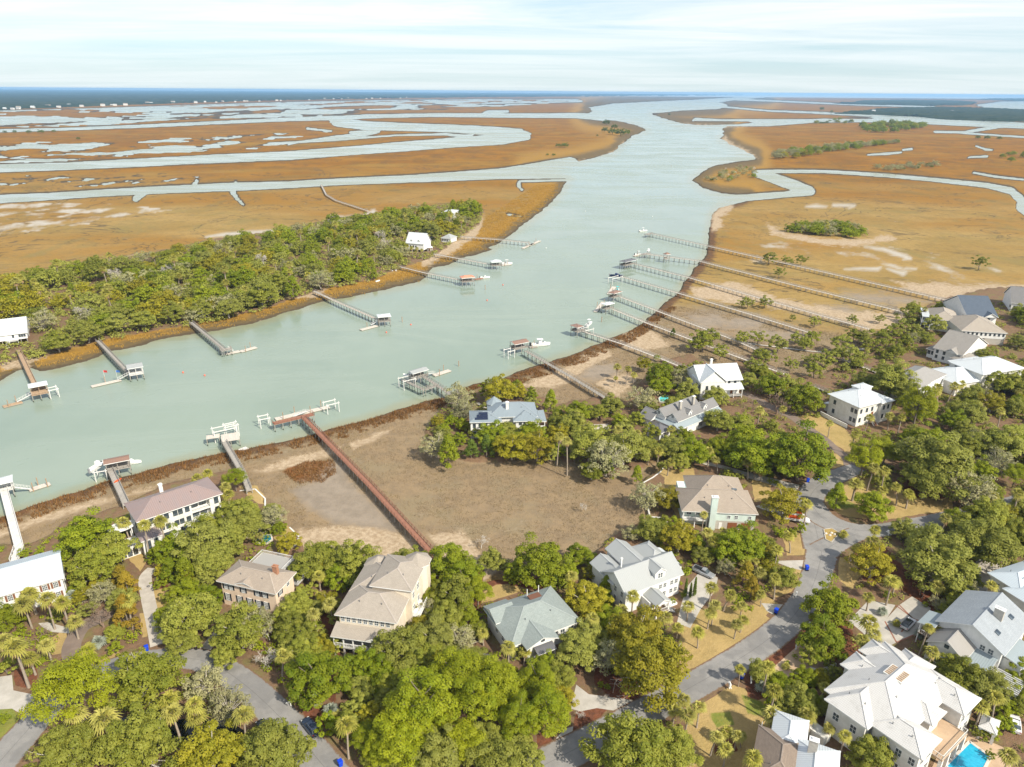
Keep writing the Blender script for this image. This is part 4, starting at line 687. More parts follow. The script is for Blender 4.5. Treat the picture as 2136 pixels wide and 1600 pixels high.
oct_roof(h, L - 0.6, y1 - 2.2, 3.4, 11.7, 13.6, 'roof_beige', 'cream_siding'); oct_roof(h, 3.0, y1 - 2.0, 3.4, 9.3, 11.3, 'roof_beige', 'cream_siding')
h.wins('E', [y1 * 0.52, y1 * 0.66], (5.6, 9.0), L + 1.2, 1.1, 1.5); h.box('balcony', L + 1.22, y1 * 0.46, 4.2, L + 3.0, y1 * 0.7, 4.4, 'trim_white'); h.rail([(L + 1.3, y1 * 0.46), (L + 2.95, y1 * 0.46), (L + 2.95, y1 * 0.7)], 4.4); h.posts([(L + 2.8, y1 * 0.48), (L + 2.8, y1 * 0.68)], 0, 4.2); h.rail([(L * 0.2, y1 + 0.3), (L * 0.8, y1 + 0.3)], 3.0); h.box('rear_deck', 1.5, y1 - 1.0, 2.8, L - 1.5, y1 + 0.5, 3.0, 'deck_white')
h.box('roof_vent', L * 0.80, y1 * 0.55, 11.6, L * 0.84, y1 * 0.57, 12.2, 'trim_white'); h.posts([(1.6, y1 + 0.3), (L - 1.6, y1 + 0.3)], 0, 2.8)
# --- sage shingle cottage
h = House('low white house with sage grey hip roof and pedimented entry', 'sage-roofed cottage', (1066, 1350), (1212, 1296), (997, 1275), 4.6); L, Wd = h.L, h.W
h.wall(0.6, 0.6, L - 0.6, Wd - 0.6, 4.6, 'white_siding'); h.hip(0.5, 0.5, L - 0.5, Wd - 0.5, 4.6, 25, 'roof_sage', 0.6); h.gable(0.2, Wd * 0.55, L * 0.3, Wd - 0.1, 5.2, 24, 'roof_sage', 'x', 0.3, 'white_siding')
h.wall(L * 0.18, -1.6, L * 0.56, 0.62, 4.55, 'white_siding'); h.gable(L * 0.16, -2.2, L * 0.58, Wd * 0.4, 4.75, 22, 'roof_sage', 'y', 0.35, 'trim_white'); h.win('S', L * 0.37, 5.6, 0.7, 0.45, -2.22, 1, 1, dark=True)
h.shed(L * 0.27, -3.6, L * 0.50, -1.62, 3.7, 4.3, 'metal_dark', 'y', 0.25, 'porch_roof'); h.posts([(L * 0.27, -3.5), (L * 0.34, -3.5), (L * 0.43, -3.5), (L * 0.50, -3.5)], 0.9, 3.7); h.box('porch_floor', L * 0.26, -3.7, 0.7, L * 0.51, -1.62, 0.9, 'deck_tan'); h.rail([(L * 0.26, -3.6), (L * 0.33, -3.6)], 0.9); h.door('S', L * 0.385, 0.9, 1.4, 2.3, -1.6); h.stairs(L * 0.385, -3.75, 0.85, 2.0, 4, 'S', 'brick')
h.wins('S', [L * 0.65, L * 0.75, L * 0.87], 2.8, 0.6, 1.0, 1.8); h.wins('W', [2, 5, 8], 2.8, 0.6, 1.0, 1.5); h.wins('S', [L * 0.08], 2.8, 0.6, 1.0, 1.6); h.posts([(L * 0.62, 0.3), (L * 0.9, 0.3)], 0, 4.5); h.box('roof_deck', L * 0.55, Wd * 0.62, 6.6, L * 0.72, Wd * 0.8, 6.8, 'deck_red'); h.posts([(L * 0.55, Wd * 0.8), (L * 0.72, Wd * 0.8)], 6.6, 8.6, 0.14)
# --- white gabled house with silver roof
h = House('white house with silver metal gables, dormers and curved porch roof', 'silver-gabled white house', (1305, 1243), (1426, 1198), (1238, 1178), 5.8); L, Wd = h.L, h.W
h.wall(0.5, 0.5, L - 0.5, Wd * 0.72, 5.8, 'white_siding'); h.gable(0.4, 0.4, L - 0.4, Wd * 0.72, 5.8, 33, 'metal_silver', 'x', 0.5, 'white_siding')
h.wall(0.4, Wd * 0.6, L * 0.33, Wd + 1.0, 5.2, 'white_siding'); h.gable(0.3, Wd * 0.4, L * 0.33, Wd + 1.2, 5.3, 30, 'metal_silver', 'y', 0.4, 'white_siding'); h.wall(L * 0.36, Wd * 0.6, L * 0.70, Wd + 3.0, 6.2, 'white_siding'); h.gable(L * 0.36, Wd * 0.4, L * 0.70, Wd + 3.2, 6.3, 30, 'metal_silver', 'y', 0.4, 'white_siding')
h.hip(L * 0.72, Wd * 0.45, L + 0.2, Wd + 0.6, 6.4, 30, 'metal_silver', 0.4); h.wall(L * 0.73, Wd * 0.5, L, Wd + 0.3, 6.4, 'white_siding')
h.dormer(L * 0.62, 0.9, 6.0, 3.0, 4.2, 2.1, 'metal_silver', 'white_siding', 35, 'S', 2); h.wall(L * 0.30, -2.6, L * 0.52, 0.52, 3.6, 'white_siding'); h.gable(L * 0.34, -4.4, L * 0.56, 2.2, 3.8, 30, 'metal_silver', 'y', 0.3, 'trim_white')
h.posts([(L * 0.35, -4.2), (L * 0.55, -4.2)], 0, 3.8, 0.3); h.box('porch_floor', L * 0.34, -4.4, 1.2, L * 0.56, -2.62, 1.4, 'deck_tan'); h.rail([(L * 0.34, -4.3), (L * 0.56, -4.3), (L * 0.56, -2.7)], 1.4); h.stairs(L * 0.56, -3.6, 1.35, 1.6, 7, 'E', 'timber_white'); h.door('S', L * 0.44, 1.4, 1.1, 2.2, -2.6)
h.wins('S', [L * 0.14, L * 0.22], 3.8, 0.5, 0.8, 1.4); h.wins('S', [L * 0.62, L * 0.70, L * 0.82, L * 0.9], (1.8, 4.2), 0.5, 0.8, 1.2); h.wins('W', [2, 4.5], (2, 4.6), 0.5, 0.8, 1.4); h.wins('E', [2.2, 5], (2, 4.6), L - 0.5, 0.8, 1.2)
m = MB(); rs = [[(L + 0.2 + 3.6 * math.sin(R(a)), Wd * 0.35 + j * (Wd * 0.55), 3.2 + 2.6 * math.cos(R(a))) for a in range(10, 81, 10)] for j in (0, 1)]
for i in range(7): m.poly([rs[0][i + 1], rs[1][i + 1], rs[1][i], rs[0][i]]); m.poly([(p[0], p[1], p[2] - 0.15) for p in (rs[0][i], rs[1][i], rs[1][i + 1], rs[0][i + 1])])
m.obj('curved_porch_roof', 'metal_white', h.e, uv=True); h.posts([(L + 3.4, Wd * 0.36), (L + 3.4, Wd * 0.62), (L + 3.4, Wd * 0.88)], 0, 3.7, 0.25); h.box('porch_floor', L - 0.45, Wd * 0.35, 2.0, L + 3.5, Wd * 0.9, 2.2, 'deck_tan'); h.rail([(L + 3.4, Wd * 0.36), (L + 3.4, Wd * 0.88)], 2.2)
m = MB(); m.box(L * 0.62, -2.6, 0, L * 0.80, -0.6, 0.5); m.obj('planter', 'trim_white', h.e); h.chimney(L * 0.22, Wd * 0.55, 7.5, 10.2, 'trim_white', 0.3, 0.3)
# --- mint house
h = House('mint green house with tan hip roof, white chimney and wooden garage doors', 'mint house', (1426, 1066), (1582, 1073), None, 5.6, D=(1560, 998)); L, Wd = h.L, h.W
h.wall(L * 0.02, 2.4, L * 0.5, Wd - 3.0, 5.4, 'mint_siding'); h.wall(L * 0.36, 0.5, L - 0.5, Wd * 0.55, 5.42, 'mint_siding', 2.7); h.wall(L * 0.36, 0.5, L - 0.52, Wd * 0.55, 2.68, 'concrete_block'); h.wall(L * 0.2, Wd * 0.5, L * 0.92, Wd - 0.6, 5.38, 'mint_siding')
h.hip(0.0, 0.6, L - 0.4, Wd * 0.62, 5.4, 30, 'roof_tan', 0.5); h.hip(L * 0.16, Wd * 0.3, L * 0.92, Wd - 0.4, 5.5, 32, 'roof_tan', 0.5)
h.chimney(L * 0.40, 0.2, 0, 10.4, 'mint_siding', 1.7, 1.1); h.door('S', L * 0.68, 0, 2.6, 2.2, 0.5, name='garage_door'); h.door('S', L * 0.86, 0, 2.6, 2.2, 0.5, name='garage_door'); h.door('S', L * 0.52, 0, 0.9, 2.1, 0.5, 'trim_white'); h.wins('S', [L * 0.62, L * 0.72, L * 0.9], 4.0, 0.5, 0.8, 1.0); h.wins('E', [2.5, 5], 4.0, L - 0.5, 0.9, 1.4); h.wins('E', [Wd * 0.7, Wd * 0.85], 4.2, L * 0.92, 0.9, 1.4)
h.box('porch_floor', 0.1, 0.4, 2.3, L * 0.34, 2.4, 2.5, 'trim_white'); h.rail([(0.15, 2.3), (0.15, 0.45), (L * 0.34, 0.45)], 2.5); h.posts([(0.2, 0.5), (L * 0.17, 0.5), (L * 0.33, 0.5)], 0, 5.4, 0.25); h.win('W', Wd * 0.7, 4.0, 1.6, 1.8, L * 0.2, 2, 2); h.wins('S', [L * 0.1, L * 0.22], 4.0, 2.4, 1.2, 1.7)
m = MB(); m.box(L * 0.70, Wd * 0.36, 8.7, L * 0.77, Wd * 0.40, 8.95); m.obj('skylight', 'glass', h.e)
# --- blue metal roof with solar panels
h = House('white house with blue-grey metal roof and dark solar panels', 'solar-panel house', (980, 882), (1140, 878), None, 6.4, D=(1150, 842)); L, Wd = h.L, h.W
h.wall(0.5, 0.5, L * 0.38, Wd * 0.62, 6.4, 'white_siding'); h.hip(0.4, 0.4, L * 0.40, Wd * 0.64, 6.4, 20, 'metal_blue', 0.5); h.wall(L * 0.28, Wd * 0.25, L * 0.86, Wd - 0.5, 6.8, 'white_siding'); rf = h.hip(L * 0.26, Wd * 0.22, L * 0.88, Wd - 0.4, 6.9, 27, 'metal_blue', 0.5)
h.wall(L * 0.60, 0.5, L * 0.88, Wd * 0.6, 6.35, 'white_siding'); h.hip(L * 0.58, 0.3, L * 0.9, Wd * 0.6, 6.4, 24, 'metal_blue', 0.4); h.hip(L * 0.84, Wd * 0.1, L - 0.2, Wd * 0.7, 5.6, 20, 'metal_blue', 0.4); h.wall(L * 0.86, Wd * 0.3, L - 1.8, Wd * 0.68, 5.6, 'white_siding')
h.posts([(L * 0.9, 0.9), (L - 0.5, 0.9), (0.4, 0.2), (2.2, 0.2)], 0, 5.6, 0.22); h.box('balcony', L * 0.88, 0.8, 3.0, L - 0.3, 3.0, 3.2, 'trim_white'); h.rail([(L * 0.88, 0.85), (L - 0.35, 0.85)], 3.2); h.chimney(L * 0.5, Wd * 0.42, 8.0, 11.2, 'white_stucco', 1.0, 0.9); h.wins('S', [L * 0.66, L * 0.72, L * 0.78], 5.4, 0.5, 0.9, 1.0, dark=True); h.wins('S', [1.6, 3.6, 5.6], (1.8, 5.0), 0.5, 0.9, 1.5, dark=True); oct_roof(h, L * 0.34, Wd - 1.0, 3.0, 8.0, 10.4, 'metal_blue', 'white_siding')
hh = math.tan(R(20))
for i in range(3):
    m = MB(); ya, yb = 1.0 + i * 1.2, 2.05 + i * 1.2; x0_, x1_ = 1.8 + i * 0.7, 6.4; m.hexa([(x0_, ya, 6.6 + (ya + .1) * hh), (x1_, ya, 6.6 + (ya + .1) * hh), (x1_, yb, 6.6 + (yb + .1) * hh), (x0_, yb, 6.6 + (yb + .1) * hh), (x0_, ya, 6.68 + (ya + .1) * hh), (x1_, ya, 6.68 + (ya + .1) * hh), (x1_, yb, 6.68 + (yb + .1) * hh), (x0_, yb, 6.68 + (yb + .1) * hh)]); m.obj('solar_panel', 'solar_panel', h.e)
# --- grey many-gabled house with round pool
h = House('white house with grey metal gables and dormers beside small turquoise pool', 'grey-gabled pool house', (1417, 896), (1508, 858), (1371, 864), 3.4); L, Wd = h.L, h.W
h.wall(0.4, 0.4, L - 0.4, Wd - 0.4, 3.4, 'white_siding'); h.shed(-0.1, 0.0, L + 0.1, 2.4, 3.4, 4.6, 'metal_slate', 'y', 0.2); h.shed(-0.1, 2.3, 2.2, Wd, 3.4, 4.4, 'metal_slate', 'x', 0.2)
ym = Wd * 0.56; h.wall(2.0, 2.4, L - 0.5, ym, 5.0, 'white_siding', 3.4); h.gable(2.0, 2.4, L - 0.3, ym, 4.9, 40, 'metal_charcoal', 'x', 0.3, 'white_siding'); h.wall(1.0, ym, L * 0.8, Wd - 0.42, 5.0, 'white_siding', 3.4); h.gable(1.0, ym, L * 0.8, Wd - 0.3, 4.9, 40, 'metal_charcoal', 'x', 0.3, 'white_siding')
for fx in (0.36, 0.70): h.dormer(L * fx, 2.7, 5.0, 1.9, 2.6, 1.5, 'metal_charcoal', 'white_siding', 42)
h.wins('W', [2.4 + (ym - 2.4) * .5], 6.0, 2.0, 0.9, 1.1); h.wins('W', [ym + (Wd - ym) * .5], 6.0, 1.0, 0.9, 1.1)
h.chimney(L * 0.36, ym, 6.0, 9.2, 'concrete_block', 1.1, 0.8); h.chimney(L * 0.66, ym, 6.0, 9.2, 'concrete_block', 1.1, 0.8); h.wins('S', [1.6, 4.0, L * .5, L * .7, L - 1.8], 1.8, 0.4, 1.0, 1.6, shut='shutter_black'); h.wins('W', [2, 4.5, 7], 1.8, 0.4, 0.9, 1.5, shut='shutter_black'); h.wins('E', [2, 5], 1.8, L - 0.4, 0.9, 1.5)
h.posts([(L - 0.2, 0.2), (L * 0.8, 0.1)], 0, 3.4); h.door('S', L * 0.86, 0.3, 1.0, 2.1, 0.4, 'door_dark')
h.wall(-7.2, Wd * 0.2, -1.2, Wd * 0.62, 3.0, 'white_siding'); h.hip(-7.2, Wd * 0.2, -1.2, Wd * 0.62, 3.0, 28, 'metal_dark', 0.4); h.wins('S', [-6, -4.4, -2.8], 1.7, Wd * 0.2, 1.0, 1.2); h.gable(-2.0, Wd - 2.0, 5.0, Wd + 3.6, 3.2, 34, 'metal_charcoal', 'y', 0.3, 'white_siding'); h.wall(-1.8, Wd - 0.38, 4.8, Wd + 3.4, 3.2, 'white_siding')
# --- tall white gabled house
h = House('tall white house with white metal cross-gable roof at the marsh edge', 'tall white cross-gabled house', (1462, 800), (1553, 795), None, 7.2, D=(1542, 765)); L, Wd = h.L, h.W
h.wall(0.4, 0.4, L * 0.62, Wd - 0.4, 7.2, 'white_siding'); h.wall(L * 0.6, 2.6, L - 0.4, Wd - 0.42, 7.18, 'white_siding'); h.gable(0.3, 1.8, L - 0.2, Wd - 0.2, 7.2, 32, 'metal_white', 'x', 0.4, 'white_siding'); h.gable(0.2, 0.3, L * 0.58, Wd * 0.55, 7.25, 40, 'metal_white', 'y', 0.4, 'white_siding')
h.shed(L * 0.56, 0.2, L, 2.7, 3.9, 5.4, 'metal_white', 'y', 0.3, 'porch_roof'); h.posts([(L * 0.62, 0.4), (L * 0.8, 0.4), (L - 0.2, 0.4)], 0, 3.9); h.wins('S', [L * 0.16, L * 0.28, L * 0.42], (2.2, 5.0), 0.4, 0.8, 1.4, dark=True); h.wins('S', [L * 0.24, L * 0.34], 8.4, 0.4, 0.7, 1.2, dark=True); h.wins('S', [L * 0.72, L * 0.86], 6.2, 2.6, 0.8, 1.2, dark=True); h.wins('W', [2, 4.4], (2, 5), 0.4, 0.8, 1.4, dark=True); h.door('S', L * 0.8, 1.0, 1.0, 2.1, 2.6); h.box('porch_floor', L * 0.6, 0.2, 0.7, L, 2.6, 0.9, 'deck_white'); h.chimney(L * 0.55, Wd - 1.2, 9, 11.6, 'white_stucco')
# --- white box house
h = House('boxy white two-storey house with white hip metal roof beside brown lane', 'boxy white house', (1727, 822), (1793, 851), None, 8.0, D=(1856, 831)); L, Wd = h.L, h.W
h.wall(0.6, 0.6, L - 0.6, Wd - 0.6, 8.0, 'white_stucco'); h.hip(0.5, 0.5, L - 0.5, Wd - 0.5, 8.0, 22, 'metal_white', 0.6); h.wins('S', [3.2, L - 3.2, L - 1.6], (2.2, 5.8), 0.6, 0.9, 1.5, dark=True); h.wins('E', [2.2, 5.2, 8.0, Wd - 2.6], (2.4, 5.9), L - 0.6, 0.9, 1.5, dark=True); h.hip(L - 1.4, Wd * 0.62, L + 0.8, Wd - 0.3, 8.0, 22, 'metal_white', 0.3); h.wall(L - 1.2, Wd * 0.64, L + 0.5, Wd - 0.62, 7.9, 'white_stucco'); h.wins('E', [Wd * 0.73, Wd * 0.86], (2.4, 5.9), L + 0.5, 0.8, 1.5, dark=True)
h.stairs(L - 0.55, Wd * 0.48, 2.4, 2.0, 9, 'E', 'brick'); h.door('E', Wd * 0.48, 2.4, 1.1, 2.2, L - 0.6); h.wall(-2.2, 2.2, 0.58, 6.0, 3.0, 'white_stucco'); h.shed(-2.4, 2.0, 0.5, 6.2, 3.0, 3.6, 'metal_white', 'x', 0.2); h.win('W', 4.0, 1.8, 1.6, 1.6, -2.2, 2, 1, dark=True); h.wall(L * 0.12, Wd * 0.6, L * 0.4, Wd - 1.2, 10.2, 'white_stucco', 8.0); h.hip(L * 0.12, Wd * 0.6, L * 0.4, Wd - 1.2, 10.2, 18, 'metal_white', 0.3)
# --- grey-tan metal roof
h = House('white house with grey metal hip roof and front gable beyond boxy house', 'grey metal hip house', (1846, 792), (1912, 812), None, 6.8, D=(1962, 778)); L, Wd = h.L, h.W
h.wall(0.5, 0.5, L - 0.5, Wd - 0.5, 6.8, 'white_siding'); h.hip(0.4, 0.4, L - 0.4, Wd - 0.4, 6.8, 24, 'metal_greytan', 0.6); h.gable(L * 0.55, -0.6, L + 0.3, Wd * 0.4, 6.85, 26, 'metal_greytan', 'y', 0.4, 'white_siding'); h.wins('E', [2, 4.5, 7, 9.5], (1.9, 5.0), L - 0.5, 0.9, 1.6, dark=True); h.wins('S', [2, 5, 8], (1.9, 5.0), 0.5, 0.9, 1.5, dark=True); h.stairs(L + 0.3, Wd * 0.3, 1.8, 1.8, 7, 'E'); h.box('balcony', L - 0.5, Wd * 0.25, 3.2, L + 1.2, Wd * 0.85, 3.4, 'trim_white'); h.rail([(L + 1.1, Wd * 0.25), (L + 1.1, Wd * 0.85)], 3.4); h.posts([(L + 1.0, Wd * 0.28), (L + 1.0, Wd * 0.55), (L + 1.0, Wd * 0.82)], 0, 6.7)
# --- white complex
h = House('sprawling white house with white hip metal roofs and screened corner porch', 'sprawling white-roofed house', (1925, 765), (1998, 795), None, 6.8, D=(2040, 740)); L, Wd = h.L, h.W
h.wall(0.5, 0.5, L - 0.5, Wd * 0.55, 5.2, 'white_stucco'); h.hip(0.4, 0.4, L - 0.4, Wd * 0.55, 5.2, 20, 'metal_white', 0.5); h.wall(2.5, Wd * 0.35, L + 0.2, Wd - 0.5, 8.2, 'white_stucco'); h.hip(2.4, Wd * 0.35, L + 0.3, Wd - 0.4, 8.2, 22, 'metal_white', 0.6); h.wall(-3.6, Wd * 0.62, 2.6, Wd - 0.2, 5.4, 'white_stucco'); h.hip(-4.4, Wd * 0.55, 2.8, Wd + 0.4, 5.6, 18, 'metal_white', 0.4)
h.wins('W', [Wd * 0.68, Wd * 0.78, Wd * 0.88], 3.8, -3.6, 1.6, 2.0, dark=True); h.wins('S', [-2.8, -0.6, 1.4], 3.8, Wd * 0.62, 1.6, 2.0, dark=True); h.wins('E', [Wd * 0.45, Wd * 0.6, Wd * 0.75, Wd * 0.9], (2.2, 6.2), L + 0.2, 0.9, 1.5, dark=True); h.wins('S', [2, 4.5, 7], 3.0, 0.5, 0.9, 1.5, dark=True); h.wins('S', [5, 8, 10], 7.0, Wd * 0.35, 0.9, 1.1, dark=True); h.stairs(L + 0.2, Wd * 0.3, 2.2, 1.8, 8, 'E', 'timber_white')
# --- grey shingle
h = House('white house with brown-grey shingle gables above the white-roofed house', 'brown-grey shingle house', (1932, 722), (2008, 742), None, 5.6, D=(2046, 714)); L, Wd = h.L, h.W
h.wall(3.5, 0.5, L - 0.5, Wd - 0.5, 5.6, 'white_siding'); h.gable(3.3, 0.4, L - 0.3, Wd - 0.4, 5.6, 25, 'roof_greybrown', 'x', 0.4, 'white_siding'); h.gable(L * 0.55, -0.8, L * 0.85, Wd * 0.5, 5.7, 32, 'roof_greybrown', 'y', 0.4, 'white_siding'); h.wall(0.2, 2.0, 3.48, Wd - 2.5, 4.0, 'white_siding'); h.hip(0.0, 1.8, 3.4, Wd - 2.4, 4.0, 25, 'roof_greybrown', 0.4); h.wins('S', [1.0, 2.6], 2.6, 2.0, 1.1, 1.6, dark=True); h.wins('S', [5, 8], (2, 4.4), 0.5, 0.9, 1.4, dark=True); h.wins('W', [3.5, 6], 2.6, 0.2, 1.2, 1.6, dark=True); h.hip(L * 0.75, -1.5, L + 2.2, Wd * 0.4, 3.6, 25, 'roof_greybrown', 0.4); h.wall(L * 0.76, -1.4, L + 2.0, Wd * 0.4, 3.6, 'white_siding')
# --- beige long house in two wings
h = House('white house with beige hip roof and screened porch near the marsh', 'beige-roofed marsh house', (1940, 665), (2000, 672), None, 6.0, D=(2012, 652)); L, Wd = h.L, h.W
h.wall(0.4, 0.4, L - 0.4, Wd - 0.4, 6.0, 'white_siding'); h.hip(0.4, 0.4, L - 0.4, Wd - 0.4, 6.0, 26, 'roof_beige', 0.5); h.wins('S', [1.5, 3, 4.5, 6, 7.5], (2, 4.8), 0.4, 0.9, 1.3, dark=True); h.wins('W', [2, 5, 7], (2, 4.8), 0.4, 1.4, 1.8, dark=True); h.box('flat_roof', -3.4, 2.5, 6.0, 0.3, Wd - 1, 6.25, 'metal_white'); h.posts([(-3.2, 2.7), (-3.2, Wd - 1.2), (-1.4, 2.7)], 0, 6.0, 0.25); h.box('balcony', -3.4, 2.5, 2.9, 0.35, Wd - 1, 3.1, 'trim_white'); h.rail([(-3.35, Wd - 1), (-3.35, 2.55), (0.3, 2.55)], 3.1)
h = House('long white garage wing with beige roof raised on block arches', 'beige-roofed garage wing', (2006, 690), (2102, 696), None, 6.2, D=(2102, 668)); L, Wd = h.L, h.W
h.wall(0.4, 0.4, L - 0.4, Wd - 0.4, 6.2, 'white_siding', 3.0); h.wall(0.5, 0.5, L * 0.3, Wd - 0.5, 2.98, 'concrete_block'); h.wall(L * 0.55, 0.5, L - 0.5, Wd - 0.5, 2.98, 'concrete_block'); h.posts([(L * 0.38, 0.6), (L * 0.46, 0.6)], 0, 3.0, 0.4, 'concrete_block'); h.hip(0.4, 0.4, L - 0.4, Wd - 0.4, 6.2, 24, 'roof_beige', 0.5); h.wins('S', [1.4 + i * (L - 2.8) / 9 for i in range(10)], 5.0, 0.4, 0.7, 1.1, dark=True)
# --- navy shingle
h = House('white house with dark navy shingle gables at the far end', 'navy-roofed house', (2018, 660), (2082, 662), None, 6.2, D=(2116, 634)); L, Wd = h.L, h.W
h.wall(0.4, 0.4, L - 0.4, Wd - 0.4, 6.2, 'white_siding'); h.gable(0.2, 0.3, L - 0.2, Wd - 0.2, 6.2, 28, 'roof_navy', 'x', 0.4, 'white_siding'); h.gable(L * 0.55, -0.8, L * 0.95, Wd * 0.5, 6.25, 30, 'roof_navy', 'y', 0.4, 'white_siding'); h.wins('S', [2, 4, 6, 8, 11], (2, 4.8), 0.4, 0.9, 1.4, dark=True); h.wins('W', [2, 5], (2, 4.8), 0.4, 0.9, 1.4, dark=True); h.chimney(L * 0.35, Wd * 0.6, 8, 10.6, 'brick')
h = House('small grey-roofed white house farthest along the marsh row', 'farthest marsh-row house', (2110, 632), (2150, 636), None, 5.0, D=(2165, 618)); L, Wd = h.L, h.W
h.wall(0.4, 0.4, L - 0.4, Wd - 0.4, 5.0, 'white_siding'); h.gable(0.2, 0.3, L - 0.2, Wd - 0.2, 5.0, 30, 'roof_grey', 'x', 0.4, 'white_siding'); h.wins('S', [2, 4, 6], 2.6, 0.4, 0.9, 1.4, dark=True); h.wins('W', [2, 4], 2.6, 0.4, 0.9, 1.4, dark=True)
# --- white house on the right edge
h = House('white stucco house with pale hip roof beside gravel court', 'white stucco house by gravel court', (2062, 1196), (2130, 1238), None, 7.0, D=(2185, 1200)); L, Wd = h.L, h.W
h.wall(0.5, 0.5, L - 0.5, Wd - 0.5, 7.0, 'white_stucco'); h.hip(0.4, 0.4, L - 0.4, Wd - 0.4, 7.0, 24, 'metal_pale', 0.6); h.wall(L - 2.5, -1.2, L + 4.0, 4.0, 6.6, 'white_stucco'); h.hip(L - 2.6, -1.4, L + 4.0, 4.0, 6.6, 24, 'metal_pale', 0.5); h.wins('S', [2.4], (2, 5), 0.5, 0.9, 1.3); h.wins('W', [2.5, 5], (2, 5), 0.5, 0.9, 1.3); h.door('S', L - 0.8, 0, 2.4, 2.2, -1.2, 'door_dark', 'garage_door')
# --- light grey roof house right
h = House('white house with light grey gable roofs, skylights and pergola terrace', 'light grey gabled house', (1953, 1296), (2094, 1368), (1999, 1252), 6.6); L, Wd = h.L, h.W + 5.0
h.wall(0.5, 0.5, L - 0.5, Wd - 0.5, 6.6, 'white_siding'); h.gable(0.4, 0.4, L - 0.4, Wd - 0.4, 6.6, 27, 'roof_lightgrey', 'y', 0.6, 'white_siding'); xm = L / 2; t = math.tan(R(27))
h.wall(L * 0.08, -5.6, L * 0.60, 0.48, 4.8, 'white_siding'); h.gable(L * 0.08, -5.6, L * 0.60, 1.5, 4.8, 34, 'metal_greytan', 'y', 0.4, 'white_siding'); h.win('S', L * 0.34, 6.0, 0.7, 0.7, -5.6, 1, 1, dark=True); h.wins('S', [L * 0.2, L * 0.46], 2.6, -5.6, 1.0, 1.6)
h.shed(L * 0.62, -3.4, L * 0.92, 0.5, 3.7, 4.9, 'metal_slate', 'y', 0.25, 'porch_roof'); h.wall(L * 0.63, -3.2, L * 0.91, 0.47, 3.7, 'white_siding'); h.win('S', L * 0.77, 2.1, 1.7, 2.0, -3.2, 1, 1, dark=True); h.shed(L - 0.3, 2.0, L + 3.2, Wd * 0.6, 4.6, 5.6, 'metal_slate', 'X', 0.25, 'side_roof'); h.wall(L - 0.48, 2.2, L + 3.0, Wd * 0.58, 4.6, 'white_siding')
h.chimney(L * 0.66, Wd * 0.5, 7.8, 11.4, 'concrete_block', 1.8, 1.0)
sk = MB(); sk.hexa([(-0.45, -0.7, 0.45 * t), (0.45, -0.7, -0.45 * t), (0.45, 0.7, -0.45 * t), (-0.45, 0.7, 0.45 * t), (-0.45, -0.7, 0.45 * t + .15), (0.45, -0.7, -0.45 * t + .15), (0.45, 0.7, -0.45 * t + .15), (-0.45, 0.7, 0.45 * t + .15)]); skm = sk.mesh('skylight', 'glass')
for fy in (0.25, 0.72): xs = L * 0.78; link('skylight', skm, h.e, (xs, Wd * fy, 6.72 + (L + 0.2 - xs) * t))
h.wins('W', [3, 6.5, 10], (2, 4.8), 0.5, 0.9, 1.5); h.wins('S', [L * 0.7, L * 0.82], 5.6, 0.5, 0.9, 1.2); h.wins('E', [Wd * 0.8], (2.2, 5), L - 0.5, 0.9, 1.4)
h.box('balcony', -2.6, -1.5, 2.6, 0.48, 4.0, 2.8, 'deck_tan'); h.rail([(-2.55, 4.0), (-2.55, -1.45), (0.4, -1.45)], 2.8); h.posts([(-2.4, -1.3), (-2.4, 3.8)], 0, 5.4); h.shed(-2.8, -1.6, 0.4, 4.2, 5.4, 6.2, 'metal_slate', 'x', 0.15, 'porch_roof')
bm = MB(); bm.box(0, 0, 0, 5.2, 0.14, 0.24); bme = bm.mesh('pergola_beam', 'trim_white')
for i in range(9): link('pergola_beam', bme, h.e, (L * 0.98, -5.2 + i * 0.62, 3.0))
h.posts([(L * 0.99, -5.1), (L * 0.99 + 4.8, -5.1), (L * 0.99, 0.0), (L * 0.99 + 4.8, 0.0)], 0, 3.0); h.box('terrace', L * 0.93, -9.0, 0.02, L * 1.4, 0.4, 0.3, 'tan_paving')
# --- big white tile roof
h = House('huge cream stucco villa with white tiled hip roofs and balcony', 'white-tiled villa', (1722, 1440), (1922, 1578), None, 7.6, D=(2030, 1450)); L, Wd = h.L, h.W
h.wall(0.9, 0.9, L - 4.6, Wd - 0.9, 7.6, 'white_stucco'); h.hip(0.5, 0.5, L - 4.2, Wd - 0.5, 7.6, 27, 'roof_white_tile', 0.7)
for (a, b, c_, d_, z_, pt) in ((1.2, -2.2, 9.6, 9.0, 7.55, 30), (L - 9.0, -0.6, L + 0.4, 6.4, 7.5, 28), (L - 9.0, Wd - 6.6, L + 0.4, Wd + 0.2, 7.52, 28), (-2.0, 8.6, 8.5, 14.4, 7.5, 30), (-2.0, 15.4, 8.5, Wd - 1.2, 7.45, 30), (3.4, Wd - 7, 9.4, Wd + 1.6, 7.5, 31), (L - 8.0, Wd * 0.38, L - 2.0, Wd * 0.62, 7.4, 26)):
    h.wall(a + 0.6, b + 0.6, c_ - 0.6, d_ - 0.6, z_, 'white_stucco'); h.hip(a + 0.5, b + 0.5, c_ - 0.5, d_ - 0.5, z_ + 0.06, pt, 'roof_white_tile', 0.6)
zc = 7.7 + (min(L - 4, Wd) / 2) * math.tan(R(27))
h.box('cupola', L * 0.30, Wd * 0.44, zc - 2.2, L * 0.50, Wd * 0.60, zc - 0.2, 'white_stucco')
bm = MB(); bm.box(0, 0, 0, L * 0.20 - 0.4, 0.3, 0.12); bme = bm.mesh('louver', 'timber_tan')
